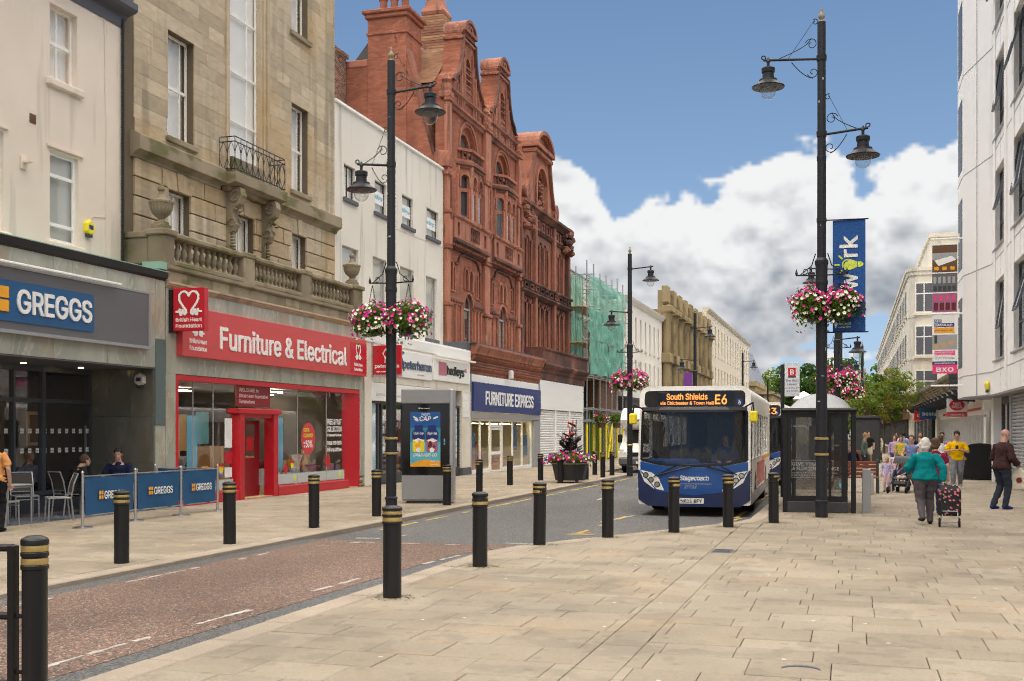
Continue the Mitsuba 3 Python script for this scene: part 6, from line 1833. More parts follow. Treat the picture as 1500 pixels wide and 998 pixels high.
# cream stone corner building
cc = thing('street_building', 'cream stone four storey building with a rounded corner and white window bands', 'building')
plan = sg.Polygon([(4.3, 200), (4.3, 93.2)] + [(5.1 - 0.8 * math.cos(u), 92.6 - 0.9 * math.sin(u)) for u in np.linspace(0.2, math.pi / 2, 7)] + [(6.6, 91.7), (20, 91.7), (20, 200)])
part(cc, 'wall', MB().pz(plan, -0.1, 14.1), 'm_portland')
part(cc, 'cornice', MB().pz(plan.buffer(0.22, join_style=1), 14.1, 14.35).pz(plan.buffer(0.12), 13.8, 14.1), 'm_portland')
part(cc, 'attic', MB().pz(sg.Polygon([(6.0, 160), (6.0, 94), (20, 94), (20, 160)]), 14.35, 17.0).pz(sg.Polygon([(5.85, 160), (5.85, 93.8), (20, 93.8), (20, 160)]), 17.0, 17.3), 'm_portland')
part(cc, 'attic_block', MB().box(4.7, 6.0, 101, 150, 14.35, 15.4), 'm_portland')
for z in (4.2, 7.6, 11.0):
    for yy in np.arange(95, 196, 3.3):
        k = part(cc, 'window', MB().box(4.24, 4.30, yy, yy + 1.3, z, z + 2.0), 'm_frame')
        part(k, 'pane', MB().box(4.225, 4.24, yy + 0.08, yy + 0.62, z + 0.08, z + 1.92).box(4.225, 4.24, yy + 0.68, yy + 1.22, z + 0.08, z + 1.92), 'm_dark')
        part(k, 'sill', MB().box(4.12, 4.3, yy - 0.1, yy + 1.4, z - 0.16, z - 0.004), 'm_portland')
for z in (4.2, 7.6, 10.9):
    k = part(cc, 'window', MB().box(4.75, 6.5, 91.62, 91.7, z, z + 2.3), 'm_frame')
    part(k, 'pane', MB().box(4.82, 5.35, 91.60, 91.62, z + .08, z + 1.4).box(5.43, 6.4, 91.6, 91.62, z + .08, z + 1.4).box(4.82, 5.35, 91.60, 91.62, z + 1.5, z + 2.22).box(5.43, 6.4, 91.6, 91.62, z + 1.5, z + 2.22), 'm_slate')
    part(k, 'sill', MB().box(4.6, 6.6, 91.5, 91.7, z - 0.2, z - 0.004), 'm_portland')
    part(k, 'band', MB().pz(plan.buffer(0.05).difference(plan).intersection(sg.box(3, 91, 8, 93.2)), z - 0.34, z - 0.2), 'm_portland')
m = MB().box(3.9, 4.3, 91, 190, 2.7, 3.3, 0.02)
part(cc, 'shop_fascia', m, 'm_brown')
part(cc, 'shop_window', MB().box(4.2, 4.31, 92.5, 190, 0.3, 2.7), 'm_dark')

# ---------------------------------------------------------------- trees
def leaves(rs, centers, radius, n, size, flat=0.6):
    """Leaf quads in clumps round the centres."""
    idx = rs.integers(0, len(centers), n)
    d = rs.normal(size=(n, 3))
    d /= np.linalg.norm(d, axis=1, keepdims=True)
    p = centers[idx] + d * (radius[idx] * rs.uniform(0.35, 1.0, n) ** 0.5)[:, None] * [1, 1, 0.75]
    nn = d * 0.7 + rs.normal(size=(n, 3)) * 0.5 + [0, 0, 0.35]
    nn /= np.linalg.norm(nn, axis=1, keepdims=True)
    u = np.cross(nn, rs.normal(size=(n, 3)))
    u /= np.linalg.norm(u, axis=1, keepdims=True)
    v = np.cross(nn, u)
    s_ = (size * rs.uniform(0.6, 1.3, n))[:, None]
    V = np.stack([p - u * s_, p - v * s_ * flat, p + u * s_, p + v * s_ * flat], 1).reshape(-1, 3)
    i = np.arange(n) * 4
    return V, np.stack([i, i + 1, i + 2, i + 3], 1)


def tree(label, x, y, h, r, z0, seed, n, size, mats, nclump=40, group=None, trunk_r=0.1, cr=0.3):
    rs = np.random.default_rng(seed)
    t = thing('tree', label, 'tree', group)
    zc, rz = (z0 + h) / 2, (h - z0) / 2
    d = rs.normal(size=(nclump, 3))
    d /= np.linalg.norm(d, axis=1, keepdims=True)
    rad = rs.uniform(0.25, 1.0, nclump) ** 0.6
    C = np.array([x, y, zc]) + d * rad[:, None] * [r * 0.85, r * 0.85, rz * 0.85]
    C[:, :2] += (rs.uniform(-.2, .2, (nclump, 2))) * r
    tr = MB().tube([(x, y, -0.1), (x + .02 * h * rs.uniform(-1, 1), y, z0 * 0.6), (x, y, z0 + 0.3 * (h - z0)), (x + rs.uniform(-.1, .1) * r, y, h * 0.85)], [trunk_r, trunk_r * .85, trunk_r * .55, trunk_r * .12], 8)
    for i in range(0, nclump, max(1, nclump // 22)):
        b = np.array([x, y, min(z0 + rs.uniform(-.1, .5) * (h - z0), C[i, 2])])
        mid = (b + C[i]) / 2 + rs.normal(size=3) * 0.06 * r
        tr.tube([b, mid, C[i]], [trunk_r * .35, trunk_r * .22, trunk_r * .06], 5)
    part(t, 'trunk', tr, 'm_bark', True)
    R_ = rs.uniform(0.6, 1.25, nclump) * r * cr
    for j, mm in enumerate(mats):
        sel = np.arange(nclump)[j::len(mats)]
        V, F = leaves(rs, C[sel], R_[sel], n // len(mats), size)
        part(t, 'crown', MB().add(V, F), mm)
    return t


tree('slender young street tree with thin yellow green leaves left of the canopy', 2.3, 66, 5.7, 1.45, 2.2, 1, 3000, 0.075, ['m_leaf2', 'm_leafgold', 'm_leaf2'], 40, None, 0.07, 0.26)
tree('loose young street tree behind the first one, reaching left over the benches', 0.95, 74, 4.6, 1.6, 1.8, 2, 3000, 0.085, ['m_leaf2', 'm_leaf2', 'm_leafgold'], 34, None, 0.07, 0.28)
tree('low green street tree beside the far shop row', 2.6, 96, 6.6, 2.4, 1.8, 3, 3600, 0.15, ['m_leaf2', 'm_leaf'], 36, None, 0.1, 0.3)
rs = random.Random(3)
spots = [(-24, 268, 15, 6, 'leftmost broad park tree, beside the slate roofed building'), (-16.5, 262, 16, 7, 'round bright green park tree left of the bus stop flag'), (-10.5, 250, 18, 7, 'tall dark park tree behind the small pavilion'),
         (-2, 240, 17, 8, 'broad park tree directly behind the shelter lamp post'), (6, 250, 16, 8, 'broad park tree behind the stone column'), (13, 246, 16, 8, 'park tree rising behind the street trees at the cream building'),
         (3, 225, 12, 6, 'smaller park tree in front of the tall ones by the column'), (-6, 232, 9, 5, 'low bushy park tree below the pavilion roof')]
for i, (x, y, h, r, lab) in enumerate(spots):
    tree(lab, x, y, h, r, 0.8, 20 + i, 6000, 0.5, [['m_leaf', 'm_leaf2', 'm_leaf3'], ['m_leaf2', 'm_leaf'], ['m_leaf', 'm_leaf3']][i % 3], 60, 'park trees closing the far end of the street', 0.3, 0.33)
sp = thing('street_building', 'small white roofed pavilion with stone posts before the far park trees', 'building')
part(sp, 'roof', MB().lathe([(1.5, 6.6), (1.6, 6.8), (1.1, 7.4), (0.2, 7.9), (0, 8.0)], (-6.9, 178, 0), 12), 'm_panel')
part(sp, 'wall', MB().lathe([(1.2, 0), (1.2, 6.6)], (-6.9, 178, 0), 12), 'm_portland')
part(sp, 'band', MB().lathe([(1.24, 4.6), (1.24, 6.3)], (-6.9, 178, 0), 12), 'm_paleglass')
co = thing('monument', 'pale stone column with a green bronze figure before the far trees', 'monument')
part(co, 'shaft', MB().box(0.55, 1.55, 118.5, 119.5, -0.1, 2.0, 0.05).lathe([(0.42, 2.0), (0.36, 2.4), (0.28, 7.6), (0.42, 7.9), (0.42, 8.2)], (1.05, 119, 0), 12), 'm_portland')
part(co, 'figure', MB().lathe([(0.2, 8.2), (0.28, 8.7), (0.22, 9.4), (0.3, 9.8), (0.12, 10.1), (0.14, 10.35), (0, 10.5)], (1.05, 119, 0), 10), 'm_copper', 40)
# ---------------------------------------------------------------- street furniture
BPROF = [(0.098, -0.06), (0.098, 0.775), (0.108, 0.78), (0.108, 0.80), (0.100, 0.805), (0.100, 0.85), (0.108, 0.855), (0.108, 0.875), (0.100, 0.88), (0.100, 0.915), (0.108, 0.92), (0.108, 0.945), (0.10, 0.955), (0.06, 0.97), (0, 0.975)]
blab = [(-4.65, 11.06, 'nearest black bollard with gold rings, standing alone on the right kerb in the foreground'), (-4.62, 13.92, 'second nearest black and gold bollard on the right kerb, left of the bus'),
        (-4.63, 16.88, 'black and gold bollard where the right kerb starts to curve'), (-3.87, 18.41, 'black and gold bollard on the curved kerb, just left of the bus'),
        (-2.95, 19.62, 'black and gold bollard in front of the left half of the bus'), (-2.16, 21.04, 'black and gold bollard in front of the right headlight of the bus'),
        (-1.42, 22.24, 'black and gold bollard between the bus and the shelter'), (-9.32, 12.90, 'black and gold bollard in front of the first blue cafe barrier'),
        (-9.30, 15.60, 'black and gold bollard left of the charity shop door'), (-9.40, 18.69, 'black and gold bollard in front of the charity shop window'),
        (-9.43, 21.60, 'black and gold bollard just left of the tall lamp post'), (-9.25, 25.37, 'black and gold bollard at the right edge of the digital kiosk'),
        (-10.24, 30.80, 'black and gold bollard left of the furniture shop window'), (-10.72, 35.43, 'black and gold bollard before the furniture shop door'),
        (-10.72, 39.25, 'black and gold bollard before the white shutters'), (-9.50, 37.32, 'black and gold bollard in front of the flower planter'),
        (-9.30, 40.40, 'black and gold bollard just right of the flower planter'), (-10.0, 45.0, 'black and gold bollard set back behind the planter'),
        (-9.15, 42.6, 'black and gold bollard left of the white motorhome'), (-9.2, 44.6, 'last black and gold bollard, at the lamp post by the motorhome')]
first_b = None
for x, y, lab in blab:
    t = thing('bollard', lab, 'bollard', 'black bollards with gold rings along the kerbs')
    if first_b is None:
        part(t, 'post', MB().lathe(BPROF, (0, 0, 0), 20), 'm_black', 35)
        g1 = MB().lathe([(0.1025, 0.807), (0.1045, 0.827), (0.1025, 0.848)], (0, 0, 0), 20)
        part(t, 'gold_ring', g1, 'm_gold', 60)
        part(t, 'gold_ring', MB().lathe([(0.1025, 0.882), (0.1045, 0.9), (0.1025, 0.913)], (0, 0, 0), 20), 'm_gold', 60)
        first_b = {k[len(t):]: scene[k] for k in list(scene) if k.startswith(t + '__')}
        for k in first_b:
            scene[t + k] = {**first_b[k], 'to_world': T4().translate([x, y, 0])}
    else:
        for k in first_b:
            scene[nk(t + k)] = {**first_b[k], 'to_world': T4().translate([x, y, 0]).rotate([0, 0, 1], R(0, 360)).rotate([1, 0, 0], R(-.5, .5))}
t = thing('guard_rail', 'black steel guard rail ending in a tall gold ringed post at the bottom left', 'railing')
P_ = (-5.03, 6.06)
part(t, 'end_post', MB().lathe([(r * 0.80, z * 1.115) for r, z in BPROF], (P_[0], P_[1], 0), 20), 'm_black', 35)
for z in (0.90, 0.984):
    part(t, 'gold_ring', MB().lathe([(0.0825, z), (0.0845, z + 0.02), (0.0825, z + 0.04)], (P_[0], P_[1], 0), 20), 'm_gold', 60)
d_ = np.array([-1.0, -0.10])
q = np.array(P_) + d_ * 0.155
part(t, 'post', MB().box(q[0] - 0.026, q[0] + 0.026, q[1] - 0.03, q[1] + 0.03, -0.05, 1.02, 0.006), 'm_black')
for z in (1.0, 0.56, 0.12):
    part(t, 'rail', MB().tube([(q[0], q[1], z), (q[0] + d_[0] * 2.4, q[1] + d_[1] * 2.4, z)], 0.026, 8), 'm_black')
part(t, 'link', MB().tube([(q[0], q[1], 0.56), (P_[0] - 0.05, P_[1], 0.56)], 0.015, 6).tube([(q[0], q[1], 0.2), (P_[0] - 0.05, P_[1], 0.2)], 0.015, 6), 'm_black')
for i in range(1, 20):
    w = q + d_ * (0.02 + 0.115 * i)
    part(t, 'bar', MB().tube([(*w, 0.12), (*w, 1.0)], 0.009, 6), 'm_black')


def flowers(C, rx, ry, rz, seed, n_leaf, n_flower, size=0.036, colors=('m_petalpink', 'm_petalwhite'), droop=0.35, leafm=('m_leaf2', 'm_leaf'), pinkup=0.35):
    """Foliage and petunia like flowers over a mound; returns [(name, mesh, material)]."""
    rs = np.random.default_rng(seed)

    def surf(n, lo, hi):
        d = rs.normal(size=(n, 3))
        d[:, 2] = np.where(d[:, 2] < -0.45, -d[:, 2] * min(droop, 0.6), d[:, 2])
        d /= np.linalg.norm(d, axis=1, keepdims=True)
        lump = 0.78 + 0.5 * meshkit.noise(d * 2.3 + seed)
        hang = np.where((d[:, 2] < 0.25) & (rs.uniform(0, 1, n) < 0.35), rs.uniform(0, 1, n) ** 2 * 0.6, 0)
        return np.array(C) + d * [rx, ry, rz] * (rs.uniform(lo, hi, n) * lump)[:, None] - np.stack([0 * hang, 0 * hang, hang * rz], 1), d
    out = []
    for j, lm in enumerate(leafm):
        p, d = surf(n_leaf // 2, 0.45, 1.02)
        nn = d + rs.normal(size=p.shape) * 0.6
        nn /= np.linalg.norm(nn, axis=1, keepdims=True)
        u = np.cross(nn, rs.normal(size=p.shape))
        u /= np.linalg.norm(u, axis=1, keepdims=True)
        v = np.cross(nn, u)
        s_ = (size * 1.0 * rs.uniform(0.6, 1.4, len(p)))[:, None]
        V = np.stack([p - u * s_ * 1.3, p - v * s_ * .6, p + u * s_ * 1.3, p + v * s_ * .6], 1).reshape(-1, 3)
        i = np.arange(len(p)) * 4
        out.append(('foliage', MB().add(V, np.stack([i, i + 1, i + 2, i + 3], 1)), lm))
    p, d = surf(n_flower, 0.98, 1.10)
    n = len(p)
    nn = d + rs.normal(size=p.shape) * 0.35 + [0, -0.15, 0.1]
    nn /= np.linalg.norm(nn, axis=1, keepdims=True)
    u = np.cross(nn, rs.normal(size=p.shape))
    u /= np.linalg.norm(u, axis=1, keepdims=True)
    v = np.cross(nn, u)
    K = 10
    a_ = np.arange(K) * 2 * np.pi / K
    rr_ = np.where(np.arange(K) % 2 == 0, 1.0, 0.80)
    s_ = size * rs.uniform(0.75, 1.25, n)
    ring = p[:, None] + s_[:, None, None] * rr_[None, :, None] * (np.cos(a_)[None, :, None] * u[:, None] + np.sin(a_)[None, :, None] * v[:, None]) + nn[:, None] * (s_ * 0.35)[:, None, None]
    V = np.concatenate([ring, p[:, None]], 1)
    col = (rs.uniform(0, 1, n) + pinkup * (d[:, 2] * -0.9) + 0.45 * (meshkit.noise(d * 2 + seed + 9) - 0.5))
    q = np.digitize(col, np.linspace(0, 1, len(colors) + 1)[1:-1])
    for c in range(len(colors)):
        sel = np.nonzero(q == c)[0]
        if not len(sel):
            continue
        base = (np.arange(len(sel)) * (K + 1))[:, None]
        k = np.arange(K)
        F = np.stack([base + k, base + (k + 1) % K, base + K + 0 * k], -1).reshape(-1, 3)
        out.append(('flowers', MB().add(V[sel].reshape(-1, 3), F), colors[c]))
    return out


def basket(label, x, y, z, rx, ry, rz, seed, n_leaf=2000, n_flower=300, size=0.035, group='hanging flower baskets on the lamp posts', **k):
    t = thing('flower_basket', label, 'flower basket', group)
    k.setdefault('droop', 1.0)
    for s_ in (-1, 1):
        part(t, 'pot', MB().lathe([(0.05, -0.24), (0.16, -0.19), (0.2, -0.05), (0.21, 0.04)], (x + s_ * rx * 0.46, y, z - 0.02), 14), 'm_black', 40)
    for s_ in (-1, 1):
        for nm, m, b in flowers((x + s_ * rx * 0.46, y, z), rx * 0.58, ry, rz, seed + s_, n_leaf, n_flower, size, **k):
            q = part(t, nm, m, b)
            labels[q] = {'kind': 'stuff'}
    for s_ in (-1, 1):
        ch = MB()
        for e in (-0.12, 0.12):
            ch.tube([(x + s_ * rx * 0.5, y, z + 0.85), (x + s_ * rx * 0.5 + e, y + e * .6, z + 0.1)], 0.008, 4)
        part(t, 'chain', ch, 'm_black')
    return t


def curl(mb, c, r, a0, turns, w=0.010, ax='x', grow=0.25):
    pts = []
    for u in np.linspace(0, 1, 14):
        rr_ = r * (grow + (1 - grow) * u)
        a_ = a0 + turns * 2 * math.pi * u
        dx, dz = rr_ * math.cos(a_), rr_ * math.sin(a_)
        pts.append((c[0] + dx, c[1], c[2] + dz))
    mb.tube(pts, w, 5)


def lamp_post(label, x, y, arms, top=9.75, full=True, paint=None, sc=1.0, bsk=4.96, group=None):
    """arms: (height of the arm, its reach in x)."""
    t = thing('street_lamp', label, 'street lamp', group)
    r = 0.112
    part(t, 'base', MB().lathe([(0.125, -0.05), (0.125, 0.30), (0.14, 0.305), (0.14, 0.34), (r, 0.36)], (x, y, 0), 20), 'm_iron', 35)
    part(t, 'column', MB().lathe([(r, 0.3), (r, 4.75), (0.128, 4.78), (0.128, 4.84), (0.118, 4.88), (0.122, 5.15), (0.135, 5.2), (0.135, 5.26), (0.09, 5.32), (0.088, 7.3), (0.094, 7.32), (0.094, 7.4), (0.086, 7.42), (0.084, top), (0, top + 0.02)], (x, y, 0), 18), 'm_iron', 35)
    if not full:
        part(t, 'gold_ring', MB().lathe([(r + 0.004, 1.2), (r + 0.02, 1.22), (r + 0.004, 1.26)], (x, y, 0), 14), 'm_gold')
    else:
        for z in (1.26, 1.58):
            part(t, 'gold_ring', MB().lathe([(r + 0.002, z), (r + 0.034, z + 0.012), (r + 0.034, z + 0.045), (r + 0.002, z + 0.06)], (x, y, 0), 20), 'm_gold', 40)
        part(t, 'sleeve', MB().lathe([(r + 0.012, 1.32), (r + 0.014, 1.58)], (x, y, 0), 20), 'm_iron', 40)
        rs = random.Random(int(x * 100))
        for i in range(9):                                   # remains of taped notices
            z, a_ = rs.uniform(1.9, 9.2), rs.uniform(3.4, 6.0)
            R0 = (r if z < 4.7 else 0.0885) + 0.0025
            w_, h_ = rs.uniform(0.15, 0.7), rs.uniform(0.015, 0.07)
            aa = np.linspace(a_, a_ + w_, 5)
            V = [(x + R0 * math.cos(u), y + R0 * math.sin(u), zz) for zz in (z, z + h_) for u in aa]
            part(t, 'tape_scrap', MB().add(V, [[i_, i_ + 1, i_ + 6, i_ + 5] for i_ in range(4)]), 'm_galv')
    part(t, 'finial', MB().lathe([(0.05, top), (0.05, top + 0.03), (0.03, top + 0.05), (0.065, top + 0.10), (0.065, top + 0.15), (0.03, top + 0.19), (0.02, top + 0.24), (0.028, top + 0.27), (0, top + 0.31)], (x, y, 0), 12), 'm_dullgold', 50)
    for z, reach in arms:
        s_ = 1 if reach > 0 else -1
        e = x + reach
        a = part(t, 'arm', MB().tube([(x, y, z - 0.02), (e + s_ * 0.10, y, z + 0.06)], 0.026, 8).lathe([(0.1, z - 0.06), (0.105, z + 0.05)], (x, y, 0), 12), 'm_iron')
        if full:
            sw = MB()
            curl(sw, (x + s_ * 0.20, y, z + 0.30), 0.13, math.pi / 2, -1.2 * s_)
            curl(sw, (x + s_ * 0.17, y, z - 0.28), 0.12, -math.pi / 2, 1.2 * s_)
            curl(sw, (x + s_ * 0.13, y, z + 0.75), 0.07, math.pi / 2, -1.1 * s_)
            sw.tube([(x + s_ * 0.20 + s_ * 0.65 * abs(reach) * u, y, z + 0.42 - 0.37 * u ** 0.6) for u in np.linspace(0, 1, 9)], 0.010, 5)
            sw.tube([(x + s_ * (0.17 + 0.4 * abs(reach) * u), y, z - 0.40 + 0.36 * u ** 1.6) for u in np.linspace(0, 1, 9)], 0.010, 5)
            sw.tube([(x + s_ * 0.12, y, z + 0.82), (x + s_ * 0.62 * abs(reach), y, z + 0.05)], 0.006, 4)
            curl(sw, (e + s_ * 0.10, y, z + 0.11), 0.05, -math.pi / 2, 0.9 * s_, 0.014, grow=0.6)
            part(a, 'scrollwork', sw, 'm_iron')
        l = part(t, 'lantern', MB().lathe([(0.33, -0.42), (0.34, -0.40), (0.26, -0.35), (0.19, -0.29), (0.185, -0.25), (0.12, -0.235), (0.115, -0.12), (0.135, -0.10), (0.14, -0.02), (0.12, 0.0), (0.03, 0.02), (0.03, 0.10), (0.045, 0.12), (0.02, 0.2), (0, 0.22)], (e, y, z - 0.10), 20), 'm_iron', 35)
        part(l, 'glass_bowl', MB().lathe([(0.0, -0.66), (0.07, -0.65), (0.13, -0.60), (0.16, -0.52), (0.165, -0.44), (0.165, -0.41)], (e, y, z - 0.10), 16), 'm_bowl', True)
        part(l, 'reflector', MB().lathe([(0.30, -0.405), (0.2, -0.38), (0.08, -0.36), (0, -0.36)], (e, y, z - 0.10), 16), 'm_net')
    if bsk:
        for s_ in (-1, 1):
            b = MB().tube([(x, y, bsk), (x + s_ * 0.5, y, bsk + 0.02)], 0.016, 6).tube([(x, y, bsk - 0.45), (x + s_ * 0.28, y, bsk - 0.40)], 0.012, 6)
            curl(b, (x + s_ * 0.33, y, bsk + 0.1), 0.07, -math.pi / 2, 1.1 * s_)
            b.lathe([(0.012, bsk), (0.03, bsk + 0.06), (0, bsk + 0.16)], (x + s_ * 0.5, y, 0), 6)
            b.tube([(x + s_ * 0.12, y, bsk + 0.45), (x + s_ * 0.2, y, bsk + 0.2), (x + s_ * 0.42, y, bsk + 0.03)], 0.012, 5)
            part(t, 'basket_bracket', b, 'm_iron')
    return t


mat('m_dullgold', (0.30, 0.25, 0.16), 0.6, 0.4)
scene['m_bowl'] = {'type': 'blendbsdf', 'weight': 0.08, 'a': {'type': 'thindielectric'}, 'b': {'type': 'twosided', 'bsdf': {'type': 'principled', 'base_color': {'type': 'rgb', 'value': [0.75, 0.74, 0.70]}, 'roughness': 0.15, 'specular': 0.5}}}
lamp_post('tall black double armed lamp post on the left kerb beside the kiosk', -9.49, 22.52, [(9.08, 0.90), (7.52, -0.70)])
lamp_post('tall black double armed lamp post in front of the bus shelter', -0.57, 23.95, [(9.42, -1.07), (7.86, 0.81)], 10.15)
basket('pink and white flower baskets on the left lamp post by the charity shop', -9.51, 22.52, 4.08, 0.84, 0.44, 0.42, 5)
basket('pink and white flower baskets on the nearest right lamp post by the banner', -0.47, 23.95, 4.27, 0.66, 0.42, 0.41, 6)
lamp_post('black lamp post left of the bus beside the white motorhome', -8.55, 45.0, [(8.35, 0.85), (6.6, -0.75)], 8.95, False)
basket('flower baskets on the lamp post just left of the bus roof', -8.55, 45.0, 3.72, 0.74, 0.4, 0.46, 7, 1000, 260, 0.045)
lamp_post('black lamp post rising above the left side of the bus roof', -8.6, 65.3, [(7.75, 0.85), (5.9, -0.75)], 8.6, False, bsk=None)
lamp_post('distant black lamp post at the cream office front', -8.6, 95.3, [(7.6, 0.9), (4.0, -0.8)], 8.3, False, bsk=None)
lamp_post('farthest black lamp post on the left before the slate roofed building', -8.6, 125, [(6.4, 0.9)], 7.2, False, bsk=None)
lamp_post('black lamp post right behind the bus shelter lamp, half hidden by the banner', -0.5, 44.9, [(8.0, -0.95), (5.3, 0.75)], 8.9, False)
basket('flower baskets just above the shelter roof, right of the front lamp post', -0.45, 44.9, 3.70, 0.75, 0.4, 0.46, 8, 1000, 260, 0.045)
lamp_post('black lamp post beyond the benches, behind two others', -0.5, 62, [(7.6, -0.9), (5.4, 0.8)], 8.4, False)
basket('small flower baskets low behind the shelter roof', -0.2, 62, 3.75, 0.8, 0.4, 0.46, 9, 800, 200, 0.055)
lamp_post('slim far lamp post beside the stone column', 0.8, 84, [(6.6, -0.85), (4.7, 0.75)], 7.9, False, bsk=None)
# banner with the bulb on the right lamp post
wb_ = thing('banner', 'blue banner lettered work with a yellow light bulb on the lamp post', 'banner')
W0, W1, WZ0, WZ1, WY = -0.35, 0.29, 3.80, 6.08, 24.02
n = 14
u, v = np.meshgrid(np.linspace(0, 1, n), np.linspace(0, 1, n), indexing='ij')


def wy(uu, vv):
    return WY + 0.012 * np.sin(uu * 5 + 1) * np.sin(vv * 6.0)


Pn = np.stack([W0 + (W1 - W0) * u, wy(u, v), WZ0 + (WZ1 - WZ0) * v], -1).reshape(-1, 3)
i, j = np.meshgrid(np.arange(n - 1), np.arange(n - 1), indexing='ij')
part(wb_, 'cloth', MB().add(Pn, np.stack([i * n + j, (i + 1) * n + j, (i + 1) * n + j + 1, i * n + j + 1], -1).reshape(-1, 4)), mat('m_banner', (0.016, 0.085, 0.30), 0.6, 0.3), True)
for z in (WZ1 + 0.01, WZ0 - 0.01):
    part(wb_, 'arm', MB().tube([(-0.57, 23.97, z), (W1 + 0.06, WY, z)], 0.014, 6).lathe([(0.1, z - 0.04), (0.1, z + 0.04)], (-0.57, 23.95, 0), 10), 'm_iron')


def on_banner(mb):
    q = []
    for vv in mb.v:
        vv = vv.copy()
        vv[:, 1] += wy((vv[:, 0] - W0) / (W1 - W0), (vv[:, 2] - WZ0) / (WZ1 - WZ0)) - WY
        q.append(vv)
    mb.v = q
    return mb


m = MB()
letters(m, 'w', (W0 + 0.48, WY - 0.004, 4.65), EZ, -EX, -EY, 0.34, 0.34, 0.004)
letters(m, 'rk', (W0 + 0.48, WY - 0.004, 5.32), EZ, -EX, -EY, 0.34, 0.44, 0.004)
part(wb_, 'lettering', on_banner(m), 'm_white')
bc = (W0 + 0.29, 5.17)
bulb = sg.Point(*bc).buffer(0.112, 20).union(sg.Polygon([(bc[0] + 0.05, bc[1] - 0.11), (bc[0] + 0.19, bc[1] - 0.055), (bc[0] + 0.19, bc[1] + 0.055), (bc[0] + 0.05, bc[1] + 0.11)]))
m = MB().py(bulb, WY - 0.008, WY - 0.004).py(sg.box(bc[0] + 0.205, bc[1] - 0.055, bc[0] + 0.27, bc[1] + 0.055).union(sg.Point(bc[0] + 0.27, bc[1]).buffer(0.04)), WY - 0.008, WY - 0.004)
for a_ in (2.3, 3.14, 3.98):
    c_, s_ = math.cos(a_), math.sin(a_)
    m.py(sg.LineString([(bc[0] + 0.17 * c_, bc[1] + 0.17 * s_), (bc[0] + 0.24 * c_, bc[1] + 0.24 * s_)]).buffer(0.018), WY - 0.008, WY - 0.004)
part(wb_, 'bulb', on_banner(m), 'm_lime')
part(wb_, 'bulb_outline', on_banner(MB().py(sg.LineString([(bc[0] + 0.075 * math.cos(a_), bc[1] + 0.075 * math.sin(a_)) for a_ in np.linspace(1.6, 3.0, 8)]).buffer(0.010), WY - 0.012, WY - 0.008)), 'm_navy')
m = text_front(MB(), 'Sunderland BID', W0 + 0.11, 3.95, WY - .004, 0.035, 0.25)
text_front(m, 'business district', W0 + 0.11, 3.88, WY - .004, 0.03, 0.25)
m.py(sg.Point(W0 + 0.06, 3.96).buffer(0.035).union(sg.Polygon([(W0 + .03, 3.94), (W0 + .09, 3.94), (W0 + .06, 3.87)])), WY - .008, WY - .004)
part(wb_, 'small_lettering', on_banner(m), 'm_white')

# ---- the advertising kiosk
kz = math.radians(16.5)
kt = thing('advertising_kiosk', 'grey digital advertising kiosk with a bright drinks advert on the left pavement', 'kiosk')
M = rot(math.radians(15), (-9.93, 25.78, 0))
kb = MB().box(-0.60, 0.60, 0.0, 0.62, 0.06, 2.78, 0.02)
part(kt, 'body', kb, 'm_grey', M=M)
part(kt, 'plinth', MB().box(-0.50, 0.55, 0.05, 0.55, -0.03, 0.07), 'm_charcoal', M=M)
part(kt, 'head', MB().box(-0.62, 0.60, -0.05, 0.66, 2.44, 2.80, 0.02), 'm_grey', M=M)
part(kt, 'base_panel', MB().box(-0.61, 0.59, -0.02, 0.0, 0.10, 0.68, 0.006), 'm_grey', M=M)
part(kt, 'edge_post', MB().box(0.56, 0.66, -0.04, 0.64, 0.06, 2.80, 0.02), 'm_alu', M=M)
part(kt, 'front_glass', MB().box(-0.60, 0.56, -0.025, 0.0, 0.70, 2.43, 0.004), mat('m_gloss', (0.012, 0.012, 0.013), 0.08, 0.5), M=M)


def ks(m, nm, b):
    part(kt, nm, m, b, M=M)


